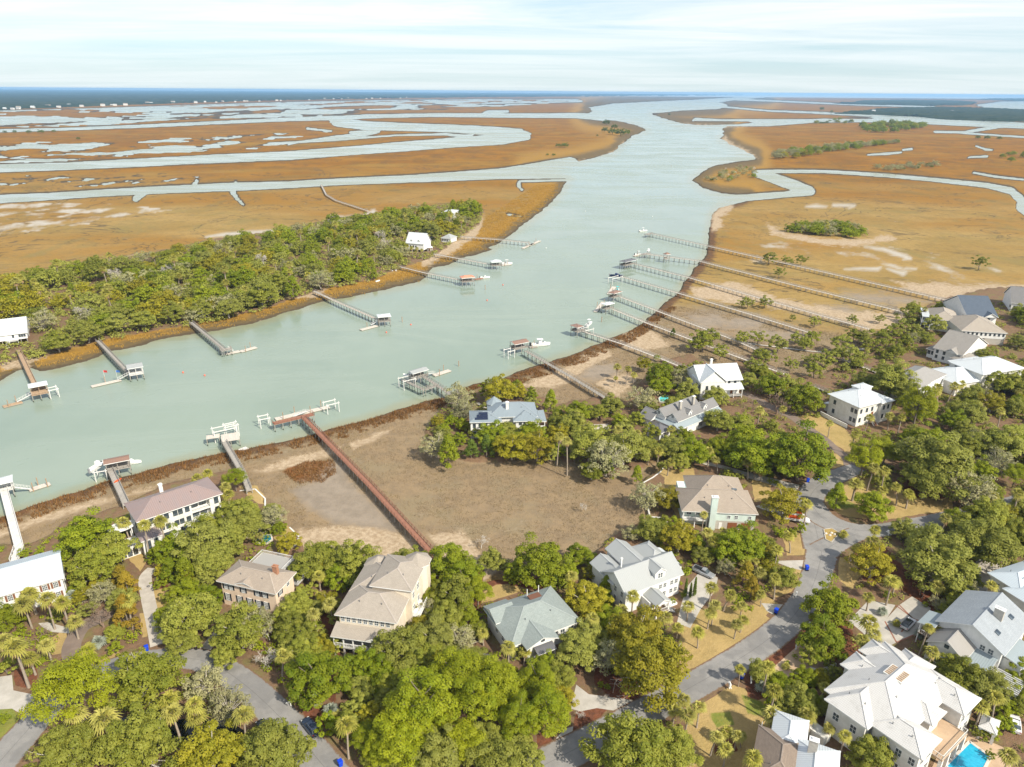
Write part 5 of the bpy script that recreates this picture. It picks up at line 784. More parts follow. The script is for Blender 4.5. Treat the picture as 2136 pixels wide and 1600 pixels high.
for i in range(6): link('louver', bme, h.e, (L * 0.30 + 0.2, Wd * 0.44 + 0.25 + i * (Wd * 0.16 - 0.7) / 5.2, zc - 0.2))
h.win('S', 3.6, 5.0, 1.1, 1.6, -1.6, 2, 2); h.win('S', 7.0, 5.0, 1.1, 1.6, -1.6, 2, 2); h.win('S', 3.6, 1.8, 1.1, 1.6, -1.6, 2, 2); h.wins('S', [L - 6.5, L - 3.5, L - 1.2], (1.9, 5.2), 0.0, 1.0, 1.5); h.wins('W', [3, 6], (2.0, 5.2), 0.9, 1.0, 1.5); h.wins('W', [11.5, 18], (2.0, 5.2), -1.4, 1.2, 1.6)
h.box('balcony', L - 4.6, 6.0, 3.6, L + 1.6, Wd - 6.2, 3.9, 'tan_paving'); h.rail([(L - 0.2, 6.0), (L + 1.5, 6.0), (L + 1.5, Wd - 6.3), (L - 0.2, Wd - 6.3)], 3.9, 1.05, 'white_stucco'); h.posts([(L + 1.3, 6.4), (L + 1.3, Wd * 0.42), (L + 1.3, Wd * 0.56), (L + 1.3, Wd - 6.6)], 0, 3.6, 0.6, 'white_stucco'); h.wins('E', [7.8, Wd - 8.0], (2, 5.4), L - 4.6, 1.6, 2.2); h.wins('E', [1.6, 4.2], (2, 5.4), L - 0.2, 1.2, 1.9); h.wins('E', [Wd - 4.6, Wd - 2.2], (2, 5.4), L - 0.2, 1.2, 1.9); h.wall(-0.2, -5.0, 4.0, -2.8, 1.9, 'white_stucco'); h.door('S', 2.0, 0.05, 1.2, 1.7, -5.0, 'trim_white', 'gate')
# --- bottom edge house
h = House('brown shingle house with white metal hips cut by bottom frame edge', 'brown and white roofed house', (1560, 1630), (1745, 1700), None, 6.6, D=(1830, 1598)); L, Wd = h.L, h.W
h.wall(0.6, 0.6, L - 0.6, Wd - 0.6, 6.6, 'white_siding'); h.hip(0.5, 0.5, L * 0.62, Wd - 0.5, 6.6, 24, 'roof_brown', 0.5); h.hip(L * 0.45, 0.6, L - 0.5, Wd - 0.5, 6.9, 28, 'metal_white', 0.5); h.wall(L * 0.22, Wd - 0.7, L * 0.55, Wd + 4.2, 6.6, 'white_siding'); h.hip(L * 0.2, Wd - 4, L * 0.57, Wd + 4.4, 6.65, 27, 'metal_white', 0.5); h.chimney(L * 0.66, Wd * 0.7, 8.2, 11.4, 'concrete_block', 1.4, 0.8); h.wins('N', [L * 0.3, L * 0.45], 4.4, Wd + 4.2, 0.9, 1.4); h.wins('W', [Wd * 0.4, Wd + 2], 4.4, 0.6, 0.9, 1.4)
# --- across the creek
h = House('white island cottage with white metal roof on stilts at frame edge', 'white island cottage', (-30, 705), (57, 694), None, 5.0, ISLE, D=(54, 668)); L, Wd = h.L, h.W
h.wall(0.4, 0.4, L - 0.4, Wd - 0.4, 5.0, 'white_siding', 2.2); h.gable(0.3, 0.3, L - 0.3, Wd - 0.3, 5.0, 22, 'metal_white', 'x', 0.4, 'white_siding'); h.posts([(0.8 + i * (L - 1.6) / 6, 0.7) for i in range(7)] + [(L - 0.7, Wd - 0.8), (L - 0.7, Wd / 2)], 0, 2.2, 0.3, 'timber_grey'); h.wins('S', [L - 1.4, L - 2.4, L - 3.4, L - 6], 3.9, 0.4, 0.7, 1.2, dark=True); h.box('porch_floor', L * 0.45, -2.0, 2.0, L * 0.75, 0.38, 2.2, 'deck_white'); h.rail([(L * 0.45, -1.9), (L * 0.75, -1.9)], 2.2); h.stairs(L * 0.5, -2.0, 2.1, 1.4, 8, 'S', 'timber_white'); h.posts([(L * 0.46, -1.9), (L * 0.74, -1.9)], 0, 2.0, 0.2)
h = House('white steep-gabled island house with dormers among tall palms', 'steep-gabled island house', (846, 508), (884, 511), None, 6.0, ISLE, D=(883, 503)); L, Wd = h.L, h.W
h.wall(0.3, 0.3, L - 0.3, Wd - 0.3, 6.4, 'white_siding', 2.0); h.gable(0.2, 0.2, L - 0.2, Wd - 0.2, 6.4, 46, 'metal_white', 'x', 0.4, 'white_siding'); h.dormer(L * 0.3, 1.0, 6.8, 1.8, 2.6, 1.8, 'metal_white', 'white_siding'); h.dormer(L * 0.7, 1.0, 6.8, 1.8, 2.6, 1.8, 'metal_white', 'white_siding'); h.posts([(0.6, 0.5), (L * 0.35, 0.5), (L * 0.65, 0.5), (L - 0.6, 0.5), (0.6, Wd - 0.6), (L - 0.6, Wd - 0.6)], 0, 2.0, 0.3, 'timber_grey'); h.wins('S', [1.6, 4, 6.4, 8.5], 4.2, 0.3, 0.9, 1.4, dark=True)
h = House('small grey-roofed island cottage under the trees by long dock', 'small grey island cottage', (920, 497), (940, 499), None, 3.0, ISLE, D=(940, 493)); L, Wd = h.L, h.W
h.wall(0.3, 0.3, L - 0.3, Wd - 0.3, 3.2, 'white_siding'); h.hip(0.2, 0.2, L - 0.2, Wd - 0.2, 3.2, 30, 'metal_silver', 0.4); h.wins('S', [1.5, 3.5, 5.5], 1.7, 0.3, 0.9, 1.3, dark=True)
h = House('white flat-topped island building half hidden in green treetops', 'tree-hidden island building', (921, 444), (946, 445), None, 5.6, ISLE, D=(945, 438)); L, Wd = h.L, h.W
h.wall(0.3, 0.3, L - 0.3, Wd - 0.3, 5.6, 'white_siding'); h.hip(0.2, 0.2, L - 0.2, Wd - 0.2, 5.6, 12, 'metal_white', 0.4); h.wins('S', [2, 5, 8], 3.5, 0.3, 1.0, 1.4, dark=True)
h = House('round white-roofed gazebo standing on the island lawn by dock', 'island gazebo', (888, 518), (902, 518), None, 3.0, ISLE, D=(902, 513), cat='gazebo', name='gazebo'); L, Wd = h.L, h.W
m = MB(); n = 12; rr_ = max(L, 4) / 2
for i in range(n): a, b = 6.2832 * i / n, 6.2832 * (i + 1) / n; m.poly([(L / 2 + rr_ * math.cos(a), Wd / 2 + rr_ * math.sin(a), 3.0), (L / 2 + rr_ * math.cos(b), Wd / 2 + rr_ * math.sin(b), 3.0), (L / 2, Wd / 2, 4.2)]); m.poly([(L / 2 + rr_ * math.cos(b), Wd / 2 + rr_ * math.sin(b), 2.85), (L / 2 + rr_ * math.cos(a), Wd / 2 + rr_ * math.sin(a), 2.85), (L / 2, Wd / 2, 4.05)])
m.obj('roof', 'canvas_white', h.e); h.posts([(L / 2 + rr_ * 0.85 * math.cos(6.2832 * i / 6), Wd / 2 + rr_ * 0.85 * math.sin(6.2832 * i / 6)) for i in range(6)], 0, 2.95); h.box('floor', L / 2 - rr_ * 0.8, Wd / 2 - rr_ * 0.8, 0, L / 2 + rr_ * 0.8, Wd / 2 + rr_ * 0.8, 0.2, 'deck_tan')
# --- pool gazebo of the villa
h = House('white hip-roofed pool pavilion beside the blue swimming pool', 'pool pavilion', (2042, 1516), (2078, 1533), None, 2.8, D=(2104, 1514), cat='pavilion', name='pool_pavilion'); L, Wd = h.L, h.W
h.hip(0.2, 0.2, L - 0.2, Wd - 0.2, 2.8, 32, 'roof_white_tile', 0.3); h.posts([(0.3, 0.3), (L - 0.3, 0.3), (0.3, Wd - 0.3), (L - 0.3, Wd - 0.3)], 0, 2.85, 0.5, 'white_stucco'); h.box('counter', 0.8, Wd - 1.2, 0, L - 0.8, Wd - 0.6, 1.0, 'white_stucco'); h.box('rear_wall', 0.55, Wd - 0.4, 0, L - 0.55, Wd - 0.25, 2.8, 'white_stucco'); sb = MB(); sb.box(-0.2, -0.2, 0, 0.2, 0.2, 0.75); sme = sb.mesh('stool', 'trim_white')
for i in range(3): link('stool', sme, h.e, (1.2 + i * 0.8, Wd - 1.8, 0))
# ------------------------------------------------------------------ piers, floats, lifts, boats
PIL = {}
def piling_mesh(h, r=0.14, mat='piling'):
    key = (round(h, 1), r, mat)
    if key not in PIL: m = MB(); m.tube([(0, 0, -1.2), (0, 0, key[0])], r, 7); PIL[key] = m.mesh('piling', mat, smooth=False)
    return PIL[key]
def ribbon_box(pts, w, z0, z1):
    """walkway slab along world points"""
    m = MB()
    for i in range(len(pts) - 1):
        a, b = Vector(pts[i]).to_2d(), Vector(pts[i + 1]).to_2d(); d = (b - a).normalized(); n = Vector((-d.y, d.x)) * w / 2
        if i > 0: a = a - d * w * 0.1
        m.hexa([(*(a - n), z0), (*(b - n), z0), (*(b + n), z0), (*(a + n), z0), (*(a - n), z1 + i * 0.003), (*(b - n), z1 + i * 0.003), (*(b + n), z1 + i * 0.003), (*(a + n), z1 + i * 0.003)])
    return m
def pier(label, phrase, path, z=2.6, w=1.6, deck='deck_grey', rail='timber_grey', railing=True, step=3.2, cat='pier', name='pier'):
    P = [G(x, y, z)[:2] for x, y in path]; o0 = P[-1]
    root = empty(name, (o0[0], o0[1], 0)); tag(root, label, cat); mark(phrase, (o0 + P[-2]) / 2)
    Q = [(p[0] - o0[0], p[1] - o0[1]) for p in P]
    m = ribbon_box(Q, w, z - 0.16, z); m.obj('deck', deck, root, uv=True)
    rm = [MB(), MB()]; sm_ = MB()
    for i in range(len(Q) - 1):
        a, b = np.array(Q[i]), np.array(Q[i + 1]); L = np.linalg.norm(b - a); d = (b - a) / L; nrm = np.array([-d[1], d[0]]); k_ = max(1, int(L / step))
        for j in range(k_ + (1 if i == len(Q) - 2 else 0)):
            c = a + d * L * j / k_
            for sg in (-1, 1): q = c + nrm * sg * (w / 2 - 0.05); link('piling', piling_mesh(z - 0.1), root, (q[0], q[1], 0))
            sm_.bar((*(c - nrm * w * 0.55), z - 0.28), (*(c + nrm * w * 0.55), z - 0.28), 0.12, 0.2)
        if railing:
            for si, sg in enumerate((-1, 1)):
                off = nrm * sg * w / 2; rm[si].bar((*(a + off), z + 1.0), (*(b + off), z + 1.0), 0.12, 0.07); rm[si].bar((*(a + off), z + 0.5), (*(b + off), z + 0.5), 0.05, 0.1)
                kk = max(1, int(L / 1.8))
                for j in range(kk + 1): q = a + d * L * j / kk + off; rm[si].box(q[0] - 0.06, q[1] - 0.06, z - 0.1, q[0] + 0.06, q[1] + 0.06, z + 1.05)
    sm_.obj('crossbeam', rail, root)['kind'] = 'stuff'
    if railing:
        for r_ in rm: r_.obj('railing', rail, root)
    root['zdeck'] = z; return root, z
def frame(A, B, z):
    """local frame from two points of the photograph at height z: origin A, x towards B"""
    a, b = G(*A, z), G(*B, z); d = (b - a)[:2]; L = float(np.linalg.norm(d)); return a, math.atan2(d[1], d[0]), L
def rel_empty(root, a, rz, name):
    o = bpy.data.objects.new(name, None); COL.objects.link(o); o.parent = root; o.location = (a[0] - root.location.x, a[1] - root.location.y, 0); o.rotation_euler = (0, 0, rz); return o
def head(pr, A, B, wy, roof=None, pitch=18, deck='deck_grey', tim='timber_grey', rail=True, gable=False, rh=2.6, rx=(0.0, 1.0), ry=(0.0, 1.0)):
    """pier head: platform from A to B (front edge in the photograph), wy metres deep away from the viewer"""
    root, z = pr; a, rz, L = frame(A, B, z); g = rel_empty(root, a, rz, 'pier_head')
    m = MB(); m.box(0, 0, z - 0.16, L, wy, z + 0.012); m.obj('platform', deck, g, uv=True)
    nx, ny = max(2, int(L / 2.6) + 1), max(2, int(wy / 2.6) + 1)
    for i in range(nx):
        for j in range(ny): link('piling', piling_mesh(z - 0.1), g, (0.15 + (L - 0.3) * i / (nx - 1), 0.15 + (wy - 0.3) * j / (ny - 1), 0))
    if rail:
        m = MB()
        for (p, q) in (((0, 0), (L, 0)), ((L, 0), (L, wy)), ((0, wy), (0, 0))):
            m.bar((*p, z + 1.0), (*q, z + 1.0), 0.1, 0.07); m.bar((*p, z + 0.5), (*q, z + 0.5), 0.05, 0.08); n = max(2, int(math.dist(p, q) / 1.5))
            for i in range(n + 1): t = i / n; x, y = p[0] + (q[0] - p[0]) * t, p[1] + (q[1] - p[1]) * t; m.box(x - 0.05, y - 0.05, z, x + 0.05, y + 0.05, z + 1.02)
        m.obj('railing', tim, g)
    if roof:
        x0, x1, y0, y1 = L * rx[0], L * rx[1], wy * ry[0], wy * ry[1]; pm = MB(); pm.box(-0.09, -0.09, 0, 0.09, 0.09, rh); pme = pm.mesh('post', tim)
        for x in ([x0 + 0.2, (x0 + x1) / 2, x1 - 0.2] if x1 - x0 > 4.5 else [x0 + 0.2, x1 - 0.2]):
            for y in (y0 + 0.2, y1 - 0.2): link('post', pme, g, (x, y, z + 0.012))
        class F(House):
            def __init__(s): s.e = g
        f = F(); (f.gable(x0, y0, x1, y1, z + rh, pitch, roof, 'x', 0.35) if gable else f.hip(x0, y0, x1, y1, z + rh, pitch, roof, 0.4))
        bn = MB(); bn.box(x0 + 0.5, y1 - 0.8, z + 0.1, x1 - 0.5, y1 - 0.4, z + 0.5); bn.box(x0 + 0.5, y1 - 0.42, z + 0.5, x1 - 0.5, y1 - 0.36, z + 0.95); bn.obj('bench', tim, g)
    return g
def gangway(pr, A, B, z0, z1, mat='timber_white', w=1.0):
    root, z = pr; a, b = G(*A, z0), G(*B, z1); o = np.array([root.location.x, root.location.y, 0]); a, b = a - o, b - o; m = MB(); m.bar(a, b, w, 0.1)
    d = (b - a) / np.linalg.norm(b - a); n = np.array([-d[1], d[0], 0]) * w / 2
    for sg in (-1, 1):
        m.bar(a + n * sg + [0, 0, 0.95], b + n * sg + [0, 0, 0.95], 0.06, 0.06)
        for i in range(6): p = a + (b - a) * i / 5 + n * sg; m.bar(p, p + np.array([0, 0, 0.95]), 0.05, 0.05)
    m.obj('gangway', mat, root)
def float_dock(label, A, B, w=2.4, deck='deck_pale', posts=2, cleats=True):
    a, rz, L = frame(A, B, 0.5); o = empty('floating_dock', (a[0], a[1], 0), rz); tag(o, label, 'floating dock')
    m = MB(); m.box(0, -w / 2, 0.3, L, w / 2, 0.55); m.obj('deck', deck, o, uv=True)
    m = MB(); m.box(-0.04, -w / 2 - 0.04, 0.14, L + 0.04, w / 2 + 0.04, 0.31); m.obj('frame', 'timber_grey', o); fb = MB(); fb.box(-0.5, -w * 0.42, -0.2, 0.5, w * 0.42, 0.14); me = fb.mesh('float_block', 'float_block')
    n = max(2, int(L / 2.2))
    for i in range(n): link('float_block', me, o, (0.7 + (L - 1.4) * i / (n - 1), 0, 0))
    for i in range(posts): link('guide_pile', piling_mesh(3.2, 0.15, 'timber_tan'), o, (L * (i + 0.5) / posts, (w / 2 + 0.22) * (1 if i % 2 else -1) if posts > 1 else w / 2 + 0.22, 0))
    return o
def lift(label, A, B, wy=3.2, z=3.4, mat='timber_white'):
    """boat lift: four piles, two overhead beams, two cradle bunks"""
    a, rz, L = frame(A, B, z); o = empty('boat_lift', (a[0], a[1], 0), rz); tag(o, label, 'boat lift')
    for x in (0, L):
        for y in (0, wy): link('piling', piling_mesh(z + 0.6, 0.16, 'timber_white' if mat == 'timber_white' else 'piling'), o, (x, y, 0))
    bm = MB(); bm.bar((-0.4, 0, z), (L + 0.4, 0, z), 0.2, 0.26); me = bm.mesh('beam', mat)
    for y in (0, wy): link('beam', me, o, (0, y, 0))
    bm = MB(); bm.bar((0, 0.3, 1.7), (0, wy - 0.3, 1.7), 0.14, 0.2); me = bm.mesh('bunk', 'steel')
    for x in (L * 0.25, L * 0.75): link('bunk', me, o, (x, 0, 0))
    return o, (a, rz, L, wy)
BOATN = [0]
def boat(label, x, y, L, rot, z=0.05, hull='hull_white', top='hull_white', canvas=None, cabin=False, zc=0.8):
    """rot: heading in degrees in plan (0 = towards the right of the photograph, 90 = away)"""
    p = G(x, y, z + zc); o = empty('motor_boat', (p[0], p[1], z), R(rot)); tag(o, label, 'boat', 'boats moored at the docks'); B = L * 0.30; H_ = L * 0.13 + 0.25
    st = [(-0.5, 0.90, 0.0), (-0.25, 1.0, 0.0), (0.1, 0.98, 0.04), (0.3, 0.78, 0.12), (0.42, 0.45, 0.22), (0.5, 0.04, 0.34)]; rings, inner = [], []
    for t, bw, lift_ in st: b = B / 2 * bw; rings.append([(t * L, 0, -0.12 + lift_ * H_), (t * L, b * 0.7, 0.05 + lift_ * H_ * 0.8), (t * L, b, H_ * (0.9 + lift_ * 0.5)), (t * L, b * 0.86, H_ * (0.92 + lift_ * 0.5)), (t * L, b * 0.8, H_ * 0.55 if t < 0.25 else H_ * (0.85 + lift_ * .4)), (t * L, -b * 0.8, H_ * 0.55 if t < 0.25 else H_ * (0.85 + lift_ * .4)), (t * L, -b * 0.86, H_ * (0.92 + lift_ * 0.5)), (t * L, -b, H_ * (0.9 + lift_ * 0.5)), (t * L, -b * 0.7, 0.05 + lift_ * H_ * 0.8)])
    m = MB(); m.loft(rings); m.obj('hull', hull, o)
    if cabin:
        m = MB(); f = lambda x, hw, zz: [(x, -hw, H_ * 0.6), (x, hw, H_ * 0.6), (x, hw * 0.85, zz), (x, -hw * 0.85, zz)]
        m.loft([f(-0.12 * L, B * .36, H_ + 1.1), f(0.02 * L, B * .36, H_ + 1.15), f(0.2 * L, B * .3, H_ + 0.45), f(0.34 * L, B * .18, H_ + 0.1)]); c = m.obj('cabin', top, o)
        m = MB(); m.loft([[(0.03 * L, -B * .33, H_ + 0.55), (0.03 * L, B * .33, H_ + 0.55), (0.03 * L, B * .31, H_ + 1.02), (0.03 * L, -B * .31, H_ + 1.02)], [(0.155 * L, -B * .325, H_ + 0.5), (0.155 * L, B * .325, H_ + 0.5), (0.15 * L, B * .30, H_ + 0.72), (0.15 * L, -B * .30, H_ + 0.72)]]); m.obj('windscreen', 'glass', c)
    else:
        m = MB(); m.box(-0.08 * L, -0.4, H_ * 0.5, 0.04 * L, 0.4, H_ + 0.75); m.hexa([(0.04 * L, -0.4, H_ * .5), (0.12 * L, -0.35, H_ * .5), (0.12 * L, 0.35, H_ * .5), (0.04 * L, 0.4, H_ * .5), (0.04 * L, -0.4, H_ + .4), (0.1 * L, -0.35, H_ + .3), (0.1 * L, 0.35, H_ + .3), (0.04 * L, 0.4, H_ + .4)]); c = m.obj('console', top, o)
        m = MB(); m.box(-0.22 * L, -0.4, H_ * .5, -0.15 * L, 0.4, H_ + 0.25); m.obj('seat', 'boat_grey', o)
    if canvas:
        m = MB(); m.box(-0.2 * L, -B * .36, H_ + 1.95, 0.1 * L, B * .36, H_ + 2.03); c = m.obj('top', canvas, o); m = MB()
        for sx in (-0.17, 0.07):
            for sy in (-1, 1): m.bar((sx * L, sy * B * .33, H_ * .7), (sx * L * 0.9, sy * B * .33, H_ + 1.95), 0.05, 0.05)
        m.obj('frame', 'steel', c)
    for sy in ((-0.4, 0.4) if L > 7.5 else (0,)):
        m = MB(); m.hexa([(-0.58 * L, sy - .18, -0.1), (-0.515 * L, sy - .18, -0.1), (-0.515 * L, sy + .18, -0.1), (-0.58 * L, sy + .18, -0.1), (-0.60 * L, sy - .22, H_ + .45), (-0.51 * L, sy - .2, H_ + .35), (-0.51 * L, sy + .2, H_ + .35), (-0.60 * L, sy + .22, H_ + .45)]); m.obj('outboard_motor', 'motor_black' if BOATN[0] % 2 else 'boat_grey', o)
    BOATN[0] += 1; return o
# near bank ----------------------------------------------------------------
pr = pier('white plank pier running out past the pale-roofed house', 'white plank pier', [(30, 1170), (40, 1140), (8, 1020)], 2.8, 1.9, 'deck_white', 'timber_white'); head(pr, (-40, 1036), (28, 1020), 4.0, 'metal_white', 14, 'deck_white', 'timber_white'); gangway(pr, (30, 1016), (64, 1020), 2.8, 0.7)
float_dock('grey floating dock at the end of the white plank pier', (60, 1022), (104, 1008), 2.0, posts=3)
pr = pier('grey pier with brown-roofed head beside the rust-roofed house', 'brown-roofed pier head', [(263, 1052), (230, 980)], 2.8, 1.8); head(pr, (222, 984), (272, 974), 3.4, 'metal_brown', 14, gable=True, rx=(0.0, 0.98)); lf, fr = lift('white boat lift left of the brown-roofed pier head', (196, 986), (220, 982), 4.6)
boat('white centre-console boat raised on the lift by brown-roofed pier head', 206, 970, 7.2, 75, 2.0, canvas=None, cabin=True); boat('white open boat moored right of the brown-roofed pier head', 275, 963, 5.8, 12, 0.05)
kx = G(246, 1003, 2.8); m = MB(); rr_ = [[(-1.5, 0, 0.1), (-1.5, .05, .1), (-1.5, .05, .2), (-1.5, 0, .2)], [(-.6, -.3, 0), (-.6, .3, 0), (-.6, .3, .3), (-.6, -.3, .3)], [(.6, -.3, 0), (.6, .3, 0), (.6, .3, .3), (.6, -.3, .3)], [(1.5, 0, .1), (1.5, .05, .1), (1.5, .05, .2), (1.5, 0, .2)]]; m.loft(rr_)
o = m.obj('kayak', 'paint_orange'); o.location = (kx[0], kx[1], 2.82); o.rotation_euler = (0, 0, R(70)); tag(o, 'orange kayak lying on the grey pier deck', 'kayak')
pr = pier('grey pier with open square head and boat hoists by lawn point', 'pier with open hoist head', [(520, 1022), (505, 985), (468, 922)], 2.8, 1.7); head(pr, (462, 922), (500, 916), 6.0, None, rail=False, deck='deck_pale'); head(pr, (430, 916), (458, 912), 3.0, None, rail=False, deck='deck_pale'); lift('white boat lift at the far side of open hoist head', (446, 902), (492, 892), 3.6, 4.2); lift('second white boat lift behind the open hoist head', (470, 892), (496, 886), 3.0, 4.4)
o = float_dock('small white swim float adrift beside the open hoist pier', (500, 940), (516, 934), 2.4, 'deck_white', 0)
pr = pier('long red-brown plank pier crossing the whole marsh bay', 'long red-brown pier', [(898, 1150), (770, 1010), (635, 872)], 3.0, 1.9, 'deck_red', 'timber_red'); head(pr, (572, 886), (656, 866), 2.6, None, deck='deck_red', tim='timber_red'); gangway(pr, (612, 868), (640, 858), 3.0, 0.7)
float_dock('long pale floating dock behind the red-brown pier head', (574, 874), (686, 848), 2.4, posts=4); lift('white boat lift left of the red-brown pier head', (542, 876), (562, 872), 3.4, 3.6); lift('white boat lift right of the red-brown pier float', (682, 846), (706, 840), 3.6, 3.8)
pr = pier('grey pier turning round a square boat basin near the shrubs', 'pier with square boat basin', [(946, 826), (925, 812), (884, 785)], 3.0, 1.7); P2 = pier('grey catwalk closing the near side of the square boat basin', 'boat basin catwalk', [(912, 804), (885, 813), (840, 792)], 3.0, 1.4)
head(pr, (862, 792), (893, 783), 3.4, 'metal_silver', 14, gable=True); gangway(pr, (893, 780), (906, 778), 3.0, 0.7); float_dock('grey floating dock right of the square boat basin', (904, 783), (938, 772), 2.4, posts=2); lift('white boat lift on the square boat basin', (842, 796), (866, 790), 4.4, 4.0); boat('white cabin cruiser lifted beside the square boat basin', 855, 785, 7.4, 150, 2.2, cabin=True, canvas=None)
link('channel_marker', piling_mesh(2.6, 0.2, 'timber_tan'), None, tuple(G(957, 764))); tag(bpy.data.objects['channel_marker'], 'lone wooden mooring pile right of the boat basin float', 'mooring pile')
pr = pier('grey pier with small red-roofed head and cruiser alongside', 'red-roofed pier head', [(1262, 829), (1185, 782), (1097, 732)], 2.8, 1.7); head(pr, (1074, 730), (1102, 724), 4.5, 'metal_brown', 16, gable=True); lift('white boat lift left of the red-roofed pier head', (1060, 734), (1073, 731), 3.4, 3.6); float_dock('dark floating dock between red-roofed head and cruiser', (1104, 724), (1120, 722), 2.0, 'deck_grey', 2); boat('white sport-fishing cruiser at the red-roofed pier head', 1128, 718, 9.5, 12, 0.05, cabin=True, canvas='hull_white')
# right-hand row -----------------------------------------------------------
RB = [('pier with weathered head and raised white boat', [(1462, 782), (1380, 748), (1300, 718), (1212, 690)], 1.4), ('pier with tiny white-roofed head', [(1642, 782), (1500, 730), (1345, 672), (1278, 645)], 1.35), ('pier with teal boat cover', [(1610, 744), (1540, 712), (1375, 650), (1293, 619)], 1.35), ('pier ending at a navy boat', [(1690, 694), (1560, 654), (1410, 610), (1296, 577)], 1.35), ('pier with dark-roofed head', [(1812, 686), (1620, 632), (1440, 580), (1325, 551)], 1.4), ('pier with small tower-like shelter', [(1882, 650), (1660, 596), (1460, 545), (1345, 530)], 1.4), ('farthest pier of the right-hand row', [(1992, 630), (1720, 568), (1475, 513), (1357, 487)], 1.4)]
PRS = [pier('long grey boardwalk ' + (a.replace('pier ', '') if 'farthest' not in a else 'farthest up the right-hand row'), a, b, 2.8, w_, 'deck_pale', 'timber_pale', step=3.6) for a, b, w_ in RB]
head(PRS[0], (1204, 694), (1224, 689), 5.0, 'metal_brown', 12, rx=(0, .6)); lift('boat lift holding a white boat on the weathered pier head', (1222, 690), (1238, 686), 4, 3.8); boat('white boat raised on the lift of the weathered pier head', 1229, 675, 6.8, 60, 2.4, canvas='canvas_white')
head(PRS[1], (1264, 646), (1280, 642), 3.6, 'metal_white', 14); float_dock('narrow pale floating dock left of the tiny white-roofed head', (1242, 650), (1258, 630), 2.2, posts=3); gangway(PRS[1], (1264, 644), (1252, 645), 2.8, 0.7)
head(PRS[2], (1280, 622), (1296, 617), 4.0, 'metal_brown', 14); float_dock('pale floating dock left of the teal covered boat', (1270, 613), (1281, 598), 2.6, posts=2); boat('boat under a teal cover between float and brown-roofed head', 1288, 605, 6.5, 70, 0.4, 'hull_white', 'canvas_teal', 'canvas_teal')
lift('boat lift under the navy boat', (1278, 582), (1298, 577), 3.6, 3.8); boat('dark navy cabin boat raised at the end of its pier', 1286, 575, 8.5, -15, 2.0, 'hull_navy', 'hull_navy', cabin=True)
head(PRS[4], (1304, 555), (1328, 549), 5.0, 'metal_dark', 14); boat('white boat under the dark-roofed pier head', 1310, 550, 6.5, 20, 1.0)
head(PRS[5], (1342, 532), (1358, 529), 4.0, None); head(PRS[5], (1389, 541), (1397, 540), 3.0, 'metal_brown', 30, rail=False, rh=3.4); boat('white boat hoisted at the shelter pier end', 1353, 522, 6.5, 70, 2.4, cabin=True); boat('white boat afloat left of the shelter pier end', 1333, 530, 6.5, 10, 0.05, canvas='canvas_white'); float_dock('pale floating dock off the shelter pier', (1322, 534), (1336, 530), 2.4, posts=2)
head(PRS[6], (1352, 490), (1362, 487), 4, None); boat('white boat moored off the farthest right-hand pier', 1342, 481, 7.5, 15, 0.05, canvas='canvas_white')
pier('short grey boardwalk crossing the creek marsh to the white-roofed house', 'short creek boardwalk', [(1828, 776), (1755, 748)], 2.2, 1.6, 'deck_pale', cat='boardwalk', name='boardwalk'); pier('short dark boardwalk behind the boxy white house', 'short dark boardwalk', [(1738, 822), (1698, 806)], 2.2, 1.4, cat='boardwalk', name='boardwalk'); pier('narrow boardwalk passing between shrubs beside the solar-panel house', 'shrub boardwalk', [(1030, 862), (996, 840)], 1.9, 1.2, 'deck_pale', cat='boardwalk', name='boardwalk', railing=False)
# island side --------------------------------------------------------------
pr = pier('brown island pier ending at a white-roofed shelter with brown deck', 'brown-decked shelter pier', [(38, 730), (72, 802)], 2.8, 1.7, 'deck_tan', 'timber_tan'); head(pr, (66, 826), (102, 819), 7.0, 'metal_white', 12, 'deck_tan', 'timber_tan', gable=True, ry=(0.35, 1)); gangway(pr, (66, 822), (36, 838), 2.8, 0.7); float_dock('brown floating dock left of the brown-decked shelter', (6, 848), (46, 838), 2.2, 'deck_tan', 2); lift('white boat lift right of the brown-decked shelter', (102, 815), (120, 811), 3.4, 3.6)
pr = pier('grey island pier ending at a white-railed shelter', 'white-railed shelter pier', [(203, 710), (268, 778)], 2.8, 1.6); head(pr, (270, 784), (300, 779), 7.0, 'metal_silver', 12, 'deck_white', 'timber_white', gable=True, ry=(0.2, 1)); gangway(pr, (270, 780), (246, 792), 2.8, 0.7); float_dock('long pale float with flagpoles left of the white-railed shelter', (190, 806), (252, 792), 2.0, posts=1)
for x, c_, l in ((220, 'canvas_red', 'red flag flying from a pole on the long pale float'), (246, 'canvas_blue', 'blue and white flag on a pole by the white gangway')):
    p = G(x, 795, 0.6); o = empty('flag', (p[0], p[1], 0.55)); tag(o, l, 'flag'); m = MB(); m.tube([(0, 0, 0), (0, 0, 5)], 0.05, 6); m.obj('pole', 'timber_white', o); m = MB()
    for i in range(6): a, b = i * 0.28, (i + 1) * 0.28; f = lambda q: 0.12 * math.sin(q * 3); m.hexa([(a, f(a), 4.0), (b, f(b), 4.0 - .05), (b, f(b) + .02, 4.0 - .05), (a, f(a) + .02, 4.0), (a, f(a), 4.95), (b, f(b), 4.9), (b, f(b) + .02, 4.9), (a, f(a) + .02, 4.95)])
    m.obj('cloth', c_, o)
